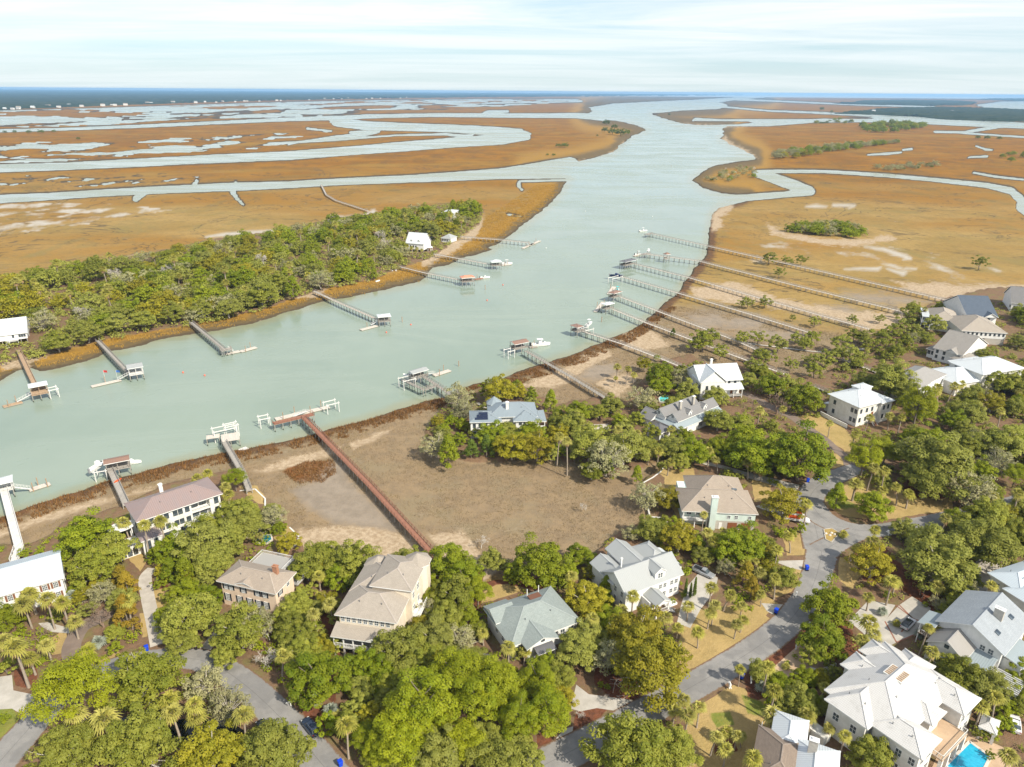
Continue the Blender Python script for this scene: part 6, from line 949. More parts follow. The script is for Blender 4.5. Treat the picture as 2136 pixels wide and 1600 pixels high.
pr = pier('grey island pier with gangway to a two-part float', 'pier with two-part float', [(398, 672), (470, 731)], 2.8, 1.7); head(pr, (462, 733), (484, 729), 3.6, None); gangway(pr, (476, 726), (487, 733), 2.8, 0.7); float_dock('pale floating dock nearest the two-part float gangway', (470, 738), (500, 732), 2.4, posts=1); float_dock('outer pale floating dock of the two-part float', (501, 733), (534, 724), 2.4, posts=2)
pr = pier('long grey island pier with white roofed head in mid-creek', 'mid-creek white-roofed head', [(655, 607), (720, 637), (792, 668)], 2.8, 1.7, 'deck_pale'); head(pr, (790, 672), (815, 670), 5.0, 'metal_white', 10); gangway(pr, (790, 668), (774, 678), 2.8, 0.7); float_dock('pale floating dock below the mid-creek white-roofed head', (752, 688), (786, 679), 2.4, posts=1)
pr = pier('long grey island pier with orange-roofed head', 'orange-roofed pier head', [(833, 556), (890, 570), (965, 585)], 2.8, 1.6, 'deck_pale'); head(pr, (964, 589), (990, 587), 5.0, 'metal_orange', 20); float_dock('red-brown floating dock right of the orange-roofed head', (990, 583), (1006, 580), 2.4, 'deck_red', 1); boat('white open boat beyond the orange-roofed head', 1012, 578, 6.5, 15, 0.05)
pr = pier('grey island pier with white-canopied head', 'white-canopied pier head', [(905, 530), (960, 540), (1028, 553)], 2.8, 1.6, 'deck_pale'); head(pr, (1026, 555), (1046, 554), 5.0, 'metal_white', 20); boat('white boat right of the white-canopied pier head', 1058, 549, 7.5, 10, 0.05, canvas='canvas_white'); float_dock('pale floating dock beside the white-canopied head', (1046, 553), (1066, 551), 2.4, posts=2)
pr = pier('far island pier with bare plank head and zigzag float', 'zigzag float pier', [(960, 494), (1040, 500), (1105, 507)], 2.8, 1.6, 'deck_pale'); float_dock('zigzag pale float at the far island pier', (1090, 518), (1112, 508), 2.4, posts=2); float_dock('outer float at the far island pier', (1106, 511), (1126, 502), 2.4, posts=2)
pier('pale boardwalk bending across the open marsh to the back creek', 'marsh boardwalk', [(768, 440), (700, 418), (680, 406), (670, 386)], 2.4, 1.6, 'deck_pale', railing=True, step=4.5, cat='boardwalk', name='boardwalk')
# buoys, marker piles ------------------------------------------------------
for i, (x, y) in enumerate([(382, 778), (427, 784), (806, 694), (857, 678), (1016, 627), (1049, 595), (1139, 518), (1221, 441), (1361, 452)]):
    p = G(x, y); o = empty('buoy', (p[0], p[1], 0)); m = MB(); n = 8
    rings = [[(0.42 * math.cos(6.2832 * j / n) * q, 0.42 * math.sin(6.2832 * j / n) * q, z_) for j in range(n)] for z_, q in ((-0.2, 0.4), (0.1, 0.95), (0.35, 0.95), (0.6, 0.6), (0.75, 0.15))]; m.loft(rings); m.obj('body', 'buoy_pink' if i < 6 else 'canvas_white', o, smooth=True); m = MB(); m.tube([(0, 0, 0.7), (0, 0, 1.1)], 0.06, 6); m.obj('stem', 'steel', o)
    tag(o, ['pink mooring buoy nearer the white-railed shelter, of the pair there', 'pink mooring buoy nearer the two-part float, of the pair there', 'pink mooring buoy just below the mid-creek white-roofed head', 'pink mooring buoy right of the mid-creek pier head', 'pink buoy in open water below the orange-roofed head', 'small pink buoy right of the boat by the orange-roofed head', 'white buoy below the zigzag float', 'white buoy far up the open creek', 'white buoy off the farthest right-hand pier'][i], 'buoy')
for x, y, l in ((839, 672, 'bare mooring pile beside the mid-creek pier head'), (1012, 604, 'bare channel pile in open water off the orange-roofed head'), (1255, 672, 'bare pile left of the tiny white-roofed head'), (1400, 348, 'bare channel marker pile in the wide upper creek'), (1436, 294, 'channel marker pile near the speeding boat')):
    o = link('mooring_pile', piling_mesh(3.0, 0.2, 'timber_tan'), None, tuple(G(x, y))); tag(o, l, 'mooring pile')
boat('small white boat speeding up the far creek with a wake', 1432, 262, 9.0, 80, 0.0, cabin=True)
# ------------------------------------------------------------------ vehicles
def car(label, x, y, rot, paint, kind='suv', roofm=None, scale=1.0):
    p = G(x, y, LAND + 0.9); o = empty({'suv': 'parked_suv', 'pickup': 'pickup_truck', 'sedan': 'parked_car', 'truck': 'moving_truck'}[kind], (p[0], p[1], LAND + 0.055), R(rot)); tag(o, label, 'truck' if kind in ('pickup', 'truck') else 'car', None)
    o.scale = (scale,) * 3; mark(label.split(' parked')[0], p); L = {'suv': 4.8, 'pickup': 5.7, 'sedan': 4.6, 'truck': 7.0}[kind]; Wc = 1.9 if kind != 'truck' else 2.3
    def ring(x_, hw, z0, z1, ch=0.12): return [(x_, -hw + ch, z0), (x_, hw - ch, z0), (x_, hw, z0 + ch), (x_, hw, z1 - ch), (x_, hw - ch, z1), (x_, -hw + ch, z1), (x_, -hw, z1 - ch), (x_, -hw, z0 + ch)]
    hw = Wc / 2; m = MB()
    if kind == 'truck':
        m.loft([ring(L / 2 - 2.1, hw * .92, .45, 1.3), ring(L / 2 - 0.5, hw * .9, .45, 1.15), ring(L / 2, hw * .8, .5, .95)]); m.loft([ring(L / 2 - 2.2, hw * .92, .45, 2.1), ring(L / 2 - 1.5, hw * .9, .45, 2.1), ring(L / 2 - 0.9, hw * .88, .9, 1.25)]); m.obj('cab', paint, o)
        m = MB(); m.box(-L / 2, -hw, .8, L / 2 - 2.3, hw, 3.2); b = m.obj('cargo_box', paint, o); m = MB(); m.box(-L / 2 + .3, -hw - .012, 1.5, L / 2 - 2.8, hw + .012, 2.6); m.box(-L / 2 + .4, -hw * .9, 3.2, L / 2 - 2.5, hw * .3, 3.215); m.obj('orange_panel', 'paint_orange', b)
        m = MB(); m.hexa([(L / 2 - 1.5, -hw * .8, 1.3), (L / 2 - .98, -hw * .8, 1.3), (L / 2 - .98, hw * .8, 1.3), (L / 2 - 1.5, hw * .8, 1.3), (L / 2 - 1.5, -hw * .75, 2.05), (L / 2 - 1.42, -hw * .75, 2.05), (L / 2 - 1.42, hw * .75, 2.05), (L / 2 - 1.5, hw * .75, 2.05)]); m.obj('windscreen', 'glass', o)
    else:
        m.loft([ring(-L / 2, hw * .88, .42, .95), ring(-L / 2 + .25, hw * .97, .32, 1.02), ring(-L * .2, hw, .28, 1.05), ring(L * .18, hw, .28, 1.05), ring(L / 2 - .5, hw * .96, .3, .92), ring(L / 2, hw * .8, .42, .8)]); m.obj('body', paint, o)
        a0, a1, a2, a3 = {'suv': (-L / 2 + .12, -L / 2 + .5, L * .08, L * .24), 'sedan': (-L / 2 + .55, -L / 2 + 1.3, L * .04, L * .22), 'pickup': (-.55, -.35, L * .1, L * .23)}[kind]; zt = 1.72 if kind != 'sedan' else 1.45
        m = MB(); m.loft([ring(a0, hw * .86, 1.0, 1.06, .02), ring(a1, hw * .78, 1.0, zt - .05, .1), ring(a2, hw * .78, 1.0, zt - .05, .1), ring(a3, hw * .84, .98, 1.04, .02)]); c = m.obj('glasshouse', 'glass', o)
        m = MB(); m.loft([ring(a1 - .06, hw * .74, zt - .09, zt - .02, .03), ring((a1 + a2) / 2, hw * .79, zt - .08, zt + .03, .05), ring(a2 + .06, hw * .74, zt - .09, zt - .02, .03)]); rf = m.obj('roof', roofm or paint, o)
        for sy in (-1, 1): m = MB(); m.bar((a1, sy * hw * .62, zt + .06), (a2, sy * hw * .62, zt + .06), .05, .05); m.obj('roof_rail', 'steel' if kind == 'suv' else paint, rf)
        if kind == 'pickup':
            m = MB(); m.box(-L / 2 + .12, -hw * .8, 1.052, -.62, hw * .8, 1.07); m.obj('truck_bed', 'motor_black', o); m = MB()
            for q in (((-L / 2 + .05, -hw * .92, 1.02), (-.6, -hw * .82, 1.3)), ((-L / 2 + .05, hw * .82, 1.02), (-.6, hw * .92, 1.3)), ((-L / 2 + .02, -hw * .82, 1.02), (-L / 2 + .12, hw * .82, 1.3))): m.box(*q[0], *q[1])
            m.obj('bed_side', paint, o)
    wm = MB(); wm.tube([(0, -.12, 0), (0, .12, 0)], .36, 14); wme = wm.mesh('tyre', 'tyre'); rm_ = MB(); rm_.tube([(0, -.13, 0), (0, .13, 0)], .21, 10); rme = rm_.mesh('rim', 'rim')
    for sx in (-L * .3, L * .31):
        for sy in (-hw + .14, hw - .14): w_ = empty('wheel', (sx, sy, .36)); w_.parent = o; link('tyre', wme, w_); link('rim', rme, w_)
    for sy in (-1, 1):
        m = MB(); m.box(L / 2 - .12, sy * hw * .68 - .16, .66, L / 2 + .01, sy * hw * .68 + .16, .82); m.obj('headlight', 'lamp_clear', o); m = MB(); m.box(-L / 2 - .01, sy * hw * .74 - .12, .72, -L / 2 + .1, sy * hw * .74 + .12, .95); m.obj('tail_light', 'lamp_red', o)
    return o
car('dark blue SUV parked half on the verge beside the left road', 648, 1514, 133, 'paint_navy'); car('dark green-black car parked under oak beside left road', 552, 1517, 133, 'paint_black', 'sedan'); car('white SUV with black roof parked on concrete court', 1895, 1299, 40, 'paint_white', 'suv', 'paint_black'); car('silver pickup parked on the drive by silver-gabled house', 1468, 1192, -40, 'paint_silver', 'pickup'); car('white and orange moving truck parked by mint house', 1662, 1082, -14, 'paint_white', 'truck'); car('white car parked near pergola terrace at frame edge', 2118, 1508, 60, 'paint_white', 'sedan')
# ------------------------------------------------------------------ bins, mailboxes, beds, pools, walls
bm = MB(); bm.hexa([(-.24, -.27, .1), (.24, -.27, .1), (.24, .27, .1), (-.24, .27, .1), (-.32, -.36, 1.0), (.32, -.36, 1.0), (.32, .36, 1.0), (-.32, .36, 1.0)]); lm = MB(); lm.hexa([(-.35, -.4, 1.0), (.35, -.4, 1.0), (.35, .4, 1.0), (-.35, .4, 1.0), (-.3, -.34, 1.12), (.3, -.34, 1.12), (.3, .34, 1.1), (-.3, .34, 1.1)]); wm = MB(); wm.tube([(-.3, .3, .12), (.3, .3, .12)], .12, 8)
BB, BL, BW = bm.mesh('body', 'bin_blue'), lm.mesh('lid', 'bin_blue'), wm.mesh('wheel', 'tyre')
for x, y, l in ((306, 1354, 'blue wheeled bin at the top of the gravel drive'), (710, 1594, 'blue wheeled bin at the bottom edge beside left road'), (1619, 1276, 'blue wheeled bin on drive opposite parking court'), (1683, 1186, 'blue wheeled bin on drive below the road junction'), (1685, 1003, 'blue wheeled bin left of pair near road bend'), (1708, 998, 'blue wheeled bin right of pair near road bend'), (1547, 1412, 'blue wheeled bin beside white mailbox at brick bed'), (2094, 793, 'blue wheeled bin on drive behind sprawling white-roofed house')):
    p = G(x, y, LAND + 0.5); o = empty('wheeled_bin', (p[0], p[1], LAND + 0.05), x * 0.7); tag(o, l, 'bin', 'blue bins put out by the road'); o.scale = (1.25,) * 3; link('body', BB, o); link('lid', BL, o); link('wheels', BW, o)
mm = MB(); mm.box(-.12, -.12, 0, .12, .12, 1.1); MP = mm.mesh('post', 'trim_white'); mm = MB(); mm.box(-.2, -.45, 1.1, .2, .3, 1.45); mm.hexa([(-.2, -.45, 1.45), (.2, -.45, 1.45), (.2, .3, 1.45), (-.2, .3, 1.45), (-.1, -.45, 1.6), (.1, -.45, 1.6), (.1, .3, 1.6), (-.1, .3, 1.6)]); MBX = mm.mesh('box', 'trim_white'); mm = MB(); mm.box(-.1, -.9, .8, .1, .9, .95); MA = mm.mesh('arm', 'trim_white')
for x, y, l in ((1661, 1349, 'white mailbox on the brick bed above paved forecourt'), (1567, 1419, 'white mailbox right of the blue bin at mulch bed'), (606, 1465, 'white mailbox beside the left road under oak'), (1690, 1304, 'white mailbox beneath the roadside oak'), (1661, 1240, 'white mailbox on lawn left of the main road'), (1854, 1112, 'white mailbox beside branch road'), (1522, 1430, 'mailbox on the verge of main road near four clustered palms')):
    p = G(x, y, LAND + 0.8); o = empty('mailbox', (p[0], p[1], LAND), x * 0.9); tag(o, l, 'mailbox'); link('post', MP, o); link('box', MBX, o); link('arm', MA, o)
def kerbed(name, label, pts, zt, kerb, fill, kw=0.25, cat=None):
    P = [G(x, y, LAND) for x, y in pts]; c = sum(P) / len(P); o = empty(name, (c[0], c[1], LAND)); Q = [(p[0] - c[0], p[1] - c[1]) for p in P]
    a = sum(Q[i][0] * Q[(i + 1) % len(Q)][1] - Q[(i + 1) % len(Q)][0] * Q[i][1] for i in range(len(Q))); Q = Q if a > 0 else Q[::-1]
    m = MB()
    for i in range(len(Q)): m.bar((*Q[i], zt / 2), (*Q[(i + 1) % len(Q)], zt / 2), kw, zt + 0.04)
    m.obj('kerb', kerb, o); m = MB(); m.poly([(*q, zt - 0.03) for q in Q]); m.obj('surface', fill, o); tag(o, label, cat); return o
plain('dry_grass', (0.38, 0.27, 0.09), (0.30, 0.21, 0.07), 1.5, 0.95)
o = kerbed('planting_island', 'small triangular grass island with white edging at the junction', [(1718, 1105), (1735, 1103), (1752, 1113), (1734, 1132), (1722, 1126)], 0.22, 'concrete', 'dry_grass', cat='traffic island')
for dx_ in (-1.2, -0.4, 0.5, 1.1):
    m = MB(); n = 7; m.loft([[(q * math.cos(6.28 * j / n) * .45, q * math.sin(6.28 * j / n) * .35, z_) for j in range(n)] for z_, q in ((0, 1), (.2, .9), (.38, .3))]); r_ = m.obj('stone', 'bed_white', o); r_.location = (dx_, 0.6 * math.sin(dx_ * 3), 0.18)
kerbed('swimming_pool', 'rectangular blue swimming pool beside the white-tiled villa', [(2022, 1548), (2066, 1580), (2040, 1630), (1970, 1600)], 0.20, 'bed_white', 'pool_water', 0.5, 'pool'); sheet('pool_terrace', [(1990, 1500), (2046, 1538), (2100, 1562), (2120, 1640), (1930, 1650), (1940, 1610)], 'tan_paving', LAND + 0.03)
kerbed('swimming_pool', 'small dark teal pool behind the peach house', [(533, 1127), (545, 1118), (566, 1117), (568, 1127), (556, 1135), (538, 1134)], 0.3, 'bed_white', 'pool_water_dark', 0.4, 'pool'); kerbed('swimming_pool', 'round turquoise spa pool behind the grey-gabled house', [(1374, 833), (1382, 826), (1394, 828), (1396, 836), (1386, 842), (1376, 840)], 0.6, 'bed_white', 'canvas_teal', 0.4, 'pool')
def lowwall(label, pts, h_=0.7, mat='timber_white', w=0.25, cat='retaining wall', z=MARSH, name='retaining_wall'):
    P = [G(x, y, z + h_) for x, y in pts]; o = empty(name, (P[0][0], P[0][1], z - 0.4)); m = MB()
    for i in range(len(P) - 1): a, b = P[i] - P[0], P[i + 1] - P[0]; m.bar((a[0], a[1], (h_ + 0.4) / 2), (b[0], b[1], (h_ + 0.4) / 2), w, h_ + 0.4)
    m.obj('panel', mat, o); m = MB()
    for i in range(len(P) - 1): a, b = P[i] - P[0], P[i + 1] - P[0]; m.bar((a[0], a[1], h_ + 0.43), (b[0], b[1], h_ + 0.43), w + 0.16, 0.08)
    m.obj('cap', mat, o); tag(o, label, cat); return o
lowwall('pale timber retaining wall along the mint house lawn', [(1340, 1008), (1362, 996), (1378, 984), (1384, 975)], 0.9); lowwall('pale timber retaining wall below the twin trees', [(1352, 1060), (1356, 1078), (1380, 1080), (1402, 1098), (1420, 1112)], 0.9); lowwall('pale timber bulkhead round the lawn point by hoist pier', [(500, 1024), (532, 1020), (553, 1040), (553, 1066)], 0.9); lowwall('pale curved edging wall beside the peach house lawn', [(604, 1100), (624, 1120), (616, 1138), (606, 1144)], 0.9); lowwall('white garden wall of the white-tiled villa forecourt', [(1720, 1475), (1746, 1500), (1790, 1535)], 1.6, 'white_stucco', 0.3, 'garden wall', LAND, 'garden_wall'); lowwall('white fence beside the boxy white house', [(1712, 858), (1735, 870), (1768, 886)], 1.5, 'trim_white', 0.12, 'fence', LAND, 'fence')
lowwall('curved white gate wall at the villa forecourt', [(1690, 1392), (1706, 1398), (1722, 1394), (1744, 1384)], 1.2, 'white_stucco', 0.3, 'garden wall', LAND, 'garden_wall')
# island odds and ends
for x, y, w_, l in ((788, 585, 5, 'white overturned skiff on the island mud beach'),):
    p = G(x, y, ISLE); m = MB(); rings = [[(t, -b, 0), (t, -b * .7, .5), (t, b * .7, .5), (t, b, 0)] for t, b in ((-2, .6), (-1, .8), (1, .75), (2, .1))]; m.loft(rings); o = m.obj('skiff', 'hull_white'); o.location = (p[0], p[1], MARSH + 0.1); o.rotation_euler = (0, 0, 1.0); tag(o, l, 'skiff')
for i, (x, y) in enumerate(((818, 566), (826, 566))):
    p = G(x, y, MARSH); o = empty('garden_chair', (p[0], p[1], MARSH + .05), 2.5 + i); tag(o, ['white garden chair nearer the orange-roofed pier on island shore', 'white garden chair nearer the water on island shore'][1 - i], 'chair'); m = MB(); m.box(-.5, -.5, .4, .5, .5, .5); m.obj('seat', 'trim_white', o); m = MB(); m.hexa([(-.5, .45, .4), (.5, .45, .4), (.5, .55, .4), (-.5, .55, .4), (-.5, .75, 1.3), (.5, .75, 1.3), (.5, .85, 1.3), (-.5, .85, 1.3)]); m.obj('backrest', 'trim_white', o)
    for sx in (-.45, .45):
        for sy in (-.45, .45): m = MB(); m.box(sx - .05, sy - .05, 0, sx + .05, sy + .05, .4); m.obj('leg', 'trim_white', o)
# ------------------------------------------------------------------ trees
def leaf_mat(name, a, b, c, trans=0.3):
    """a, b: two leaf colours mixed leaf by leaf; c: the tone some whole trees lean to"""
    k = NB(name); t = k.attr('tint'); oi = k.n('ShaderNodeObjectInfo')
    col = k.mix(t, a, b); col = k.mix(k.math('MULTIPLY', oi.outputs['Random'], 0.65), col, c)
    br = k.n('ShaderNodeHueSaturation'); k.l(col, br.inputs['Color']); k.l(k.mr(k.math('FRACT', k.math('MULTIPLY', oi.outputs['Random'], 7.31)), 0, 1, 0.95, 1.42, False), br.inputs['Value'])
    col = br.outputs[0]
    d = k.bsdf(col, 0.6, 0.25); tr = k.n('ShaderNodeBsdfTranslucent'); k.l(k.mix(0.5, col, (0.2, 0.22, 0.02)), tr.inputs['Color'])
    mx = k.n('ShaderNodeMixShader'); mx.inputs[0].default_value = trans; k.l(d, mx.inputs[1]); k.l(tr.outputs[0], mx.inputs[2]); k.done(mx.outputs[0])
leaf_mat('leaf_oak', (0.122, 0.152, 0.008), (0.262, 0.262, 0.030), (0.260, 0.262, 0.062))
leaf_mat('leaf_green', (0.102, 0.158, 0.005), (0.235, 0.262, 0.010), (0.220, 0.240, 0.010))
leaf_mat('leaf_bright', (0.130, 0.180, 0.004), (0.265, 0.285, 0.010), (0.245, 0.250, 0.008))
leaf_mat('leaf_gold', (0.175, 0.175, 0.008), (0.305, 0.270, 0.018), (0.270, 0.225, 0.016))
leaf_mat('leaf_rust', (0.22, 0.145, 0.010), (0.34, 0.20, 0.016), (0.22, 0.20, 0.02))
leaf_mat('leaf_grey', (0.225, 0.215, 0.095), (0.330, 0.305, 0.155), (0.27, 0.265, 0.13))
leaf_mat('leaf_dark', (0.052, 0.090, 0.012), (0.115, 0.148, 0.018), (0.10, 0.14, 0.018))
leaf_mat('leaf_palm', (0.240, 0.240, 0.032), (0.380, 0.340, 0.065), (0.360, 0.330, 0.10))
leaf_mat('leaf_silver', (0.26, 0.29, 0.22), (0.36, 0.38, 0.30), (0.30, 0.33, 0.27))
leaf_mat('leaf_dead', (0.30, 0.20, 0.10), (0.40, 0.28, 0.15), (0.33, 0.2, 0.1), 0.1)
plain('bark', (0.23, 0.19, 0.15), (0.14, 0.115, 0.09), 4, 0.95); plain('bark_pale', (0.46, 0.42, 0.36), (0.34, 0.31, 0.26), 4, 0.95); plain('bark_palm', (0.36, 0.30, 0.235), (0.25, 0.205, 0.16), 5, 0.95); plain('bark_white', (0.60, 0.56, 0.50), (0.48, 0.44, 0.39), 4, 0.9); plain('twig_brown', (0.27, 0.19, 0.14), None, 4, 0.9)
def unit(n, rng): v = rng.normal(size=(n, 3)); return v / np.linalg.norm(v, axis=1)[:, None]
def leaf_cloud(name, mats, cen, crad, per, size, rng, up=0.45, aspect=0.62, flat=0.8, cores=True):
    """clumps of leaf-sized quads: cen (n,3) clump centres, crad (n) clump radii"""
    n = len(cen); idx = np.repeat(np.arange(n), per); N = len(idx)
    d = unit(N, rng); d[:, 2] = np.where(d[:, 2] < -0.25, -d[:, 2] * 0.6, d[:, 2])
    rr = rng.uniform(0.62, 1.05, N) ** 0.8
    P = cen[idx] + d * (crad[idx] * rr)[:, None] * np.array([1, 1, flat])
    nn = d * 0.9 + unit(N, rng) * 0.6 + np.array([0, 0, up + 0.25]); nn /= np.linalg.norm(nn, axis=1)[:, None]
    t = np.cross(nn, unit(N, rng)); t /= np.linalg.norm(t, axis=1)[:, None]; b = np.cross(nn, t)
    s = size * rng.uniform(0.6, 1.3, N)[:, None]
    V = np.stack([P - t * s, P - b * s * aspect, P + t * s, P + b * s * aspect], 1).reshape(-1, 3)
    F = np.arange(4 * N).reshape(N, 4)
    tint = np.clip(rng.uniform(0, 1, n)[idx] * 0.6 + rng.uniform(0, 0.5, N), 0, 1)
    return V, F, np.repeat(tint, 4)
def grow(rng, L, r0, levels, spread, start=(0, 0, 0), d0=(0, 0, 1), out=None, kids=(3, 4), taper=0.6, shrink=0.72, bend=0.25):
    if out is None: out = []
    p = np.array(start, float); d = np.array(d0, float); d /= np.linalg.norm(d); pts, rads = [p.copy()], [r0]
    for i in range(3):
        d = d + rng.normal(size=3) * bend * 0.5; d /= np.linalg.norm(d); p = p + d * L / 3; pts.append(p.copy()); rads.append(r0 * (1 - (1 - taper) * (i + 1) / 3))
    out.append((pts, rads))
    if levels > 0:
        m = rng.integers(kids[0], kids[1] + 1); ph = rng.uniform(0, 6.28)
        for i in range(m):
            a = np.cross(d, [0.3, 0.5, 0.8]); a /= np.linalg.norm(a); b = np.cross(d, a); t = ph + 6.283 * i / m + rng.uniform(-.4, .4)
            nd = d * rng.uniform(0.55, 1.0) + (a * math.cos(t) + b * math.sin(t)) * spread + np.array([0, 0, 0.12])
            grow(rng, L * shrink * rng.uniform(0.8, 1.15), r0 * taper * 0.72, levels - 1, spread, pts[-1] if i % 2 == 0 else pts[2], nd, out, kids, taper, shrink, bend)
    return out
def limbs_mesh(name, limbs, mat, sides=4, minr=0.0):
    m = MB()
    for pts, rads in limbs: m.tube(pts, [max(r, minr) for r in rads], sides, 0, False)
    return m.mesh(name, mat, smooth=True)
def cloud_mesh(name, parts, mats):
    Vs, Fs, Ts, Ms, o = [], [], [], [], 0
    for (V, F, T), mi in parts: Vs.append(V); Fs.append(F + o); Ts.append(T); Ms.append(np.full(len(F), mi)); o += len(V)
    me = grid_mesh(name, np.concatenate(Vs), np.concatenate(Fs), mats)
    me.polygons.foreach_set('material_index', np.concatenate(Ms).astype(np.int32)); fattr(me, 'tint', np.concatenate(Ts)); return me
def dome(rng, n, r, h, base, lump=0.25, low=-0.15):
    """clump centres over an uneven dome of radius r and height h standing on z=base, with some inside"""
    i = np.arange(n) + 0.5; ph = i * 2.399963; ct = 1 - (1 - low) * i / n; st = np.sqrt(np.maximum(0, 1 - ct ** 2))
    d = np.stack([np.cos(ph) * st, np.sin(ph) * st, ct], 1) + rng.normal(size=(n, 3)) * 0.10
    az = rng.uniform(0, 6.28, 5); k_ = 1 + lump * sum(np.cos((j + 2) * np.arctan2(d[:, 1], d[:, 0]) + az[j]) for j in range(3)) / 3 + rng.normal(size=n) * lump * 0.35
    k_ = np.clip(k_, 0.55, 1.25) * np.where(rng.uniform(size=n) < 0.2, 0.6, 1)
    c = d * k_[:, None] * np.array([r, r, h]); c[:, 2] += base; return c
TREE = {}      # kind -> list of (trunk mesh, crown mesh, crown centre height, crown radius)
def make_oak(key, leaf, seed, n=70, per=75, size=0.26, limbc='bark', lump=0.3, low=-0.2, h=0.62, twigs=1):
    rng = np.random.default_rng(seed); r = 5.0; base = 3.6
    cen = dome(rng, n, r * 0.86, r * h * 1.25, base, lump, low); cr_ = rng.uniform(0.75, 1.35, n) * r * 0.21
    A = leaf_cloud('c', None, cen, cr_, per, size, rng)
    crown = cloud_mesh(key + '_crown', [(A, 0)], [leaf])
    L = grow(rng, 2.6, 0.34, 3, 0.95, kids=(3, 4), shrink=0.78, bend=0.4) if twigs else grow(rng, 3.0, 0.3, 1, 0.9)
    if twigs:   # outer twigs that catch light between the leaves
        for j in rng.choice(n, int(16 * twigs), replace=False):
            c = cen[j]; L.append(([(0, 0, 2.3), c * [0.5, 0.5, 0.75], c * [0.85, 0.85, 0.92], c + unit(1, rng)[0] * 0.7 + [0, 0, 0.5]], [0.14, 0.10, 0.07, 0.03]))
    tr = limbs_mesh(key + '_trunk', L, limbc, 5, 0.025)
    TREE.setdefault(key, []).append((tr, crown, base + r * 0.35, r))
for i in range(4): make_oak('live_oak', 'leaf_oak', 100 + i, 78 + 8 * i, 165, 0.20, 'bark_pale', 0.34, -0.22, 0.58 + 0.05 * i, 1.2)
for i in range(2): make_oak('green_oak', 'leaf_green', 130 + i, 76, 165, 0.20, 'bark', 0.3, -0.3, 0.75, 0.4)
for i in range(2): make_oak('gold_oak', 'leaf_gold', 150 + i, 74, 160, 0.20, 'bark_pale', 0.34, -0.25, 0.7, 0.8)
for i in range(2): make_oak('grey_oak', 'leaf_grey', 160 + i, 60, 60, 0.22, 'bark_pale', 0.3, -0.2, 0.66, 2.4)
for i in range(2): make_oak('shrub', 'leaf_oak', 170 + i, 30, 110, 0.30, 'bark', 0.3, -0.1, 0.75, 0)
for i in range(2): make_oak('green_shrub', 'leaf_green', 175 + i, 30, 110, 0.30, 'bark', 0.28, -0.1, 0.85, 0)
def make_pine(key, seed, leaf='leaf_bright', n=58, h=0.72):
    rng = np.random.default_rng(seed); r = 5.0; base = 6.0
    cen = dome(rng, n, r * 0.82, r * h * 1.15, base, 0.22, -0.1); cr_ = rng.uniform(0.8, 1.25, n) * r * 0.235
    A = leaf_cloud('c', None, cen, cr_, 230, 0.19, rng, 0.5, 0.42, 0.85); crown = cloud_mesh(key + '_crown', [(A, 0)], [leaf])
    L = [([(0, 0, 0), (0.1, 0, 3), (0, 0.1, 6), (0, 0, 8)], [0.3, 0.26, 0.22, 0.12])]
    for j in range(0, n, 2): L.append(([(0, 0, base - 0.6 + (cen[j][2] - base) * 0.5), cen[j] * [0.5, 0.5, 0.82], cen[j]], [0.12, 0.08, 0.04]))
    TREE.setdefault(key, []).append((limbs_mesh(key + '_trunk', L, 'bark', 5), crown, base + r * 0.3, r))
for i in range(3): make_pine('pine', 200 + i, h=0.66 + 0.1 * i)
def make_cedar(key, seed, leaf, hh=2.2, n=58):
    rng = np.random.default_rng(seed); r = 3.0; t = rng.uniform(0, 1, n) ** 0.8; ph = np.arange(n) * 2.4
    rad = r * (1 - t) ** 0.75 * rng.uniform(0.6, 1.0, n); cen = np.stack([np.cos(ph) * rad, np.sin(ph) * rad, 0.9 + t * r * hh], 1); cr_ = rng.uniform(0.7, 1.2, n) * 0.75
    A = leaf_cloud('c', None, cen, cr_, 85, 0.2, rng, 0.3, 0.5, 1.1); crown = cloud_mesh(key + '_crown', [(A, 0)], [leaf])
    TREE.setdefault(key, []).append((limbs_mesh(key + '_trunk', [([(0, 0, 0), (0, 0, 2), (0, 0.05, r * hh)], [0.2, 0.16, 0.05])], 'bark', 5), crown, 0.9 + r * hh * 0.4, r))
for i in range(2): make_cedar('cedar', 220 + i, 'leaf_green')
for i in range(2): make_cedar('dark_cedar', 225 + i, 'leaf_dark')
for i in range(2): make_cedar('rust_cypress', 230 + i, 'leaf_rust')
def make_column(key, seed, leaf):
    rng = np.random.default_rng(seed); n = 70; t = (np.arange(n) + 0.5) / n; ph = np.arange(n) * 2.4; rad = 0.55 * (1 - t) ** 0.5 * np.minimum(1, 0.5 + t * 4)
    cen = np.stack([np.cos(ph) * rad, np.sin(ph) * rad, 0.5 + t * 8.6], 1); A = leaf_cloud('c', None, cen, 0.42 * (1.15 - 0.6 * t), 45, 0.16, rng, 0.2, 0.5, 1.3)
    TREE.setdefault(key, []).append((limbs_mesh(key + '_trunk', [([(0, 0, 0), (0, 0, 4), (0, 0, 8.5)], [0.14, 0.1, 0.04])], 'bark', 5), cloud_mesh(key + '_crown', [(A, 0)], [leaf]), 4.6, 1.0))
make_column('column_cypress', 240, 'leaf_dark')
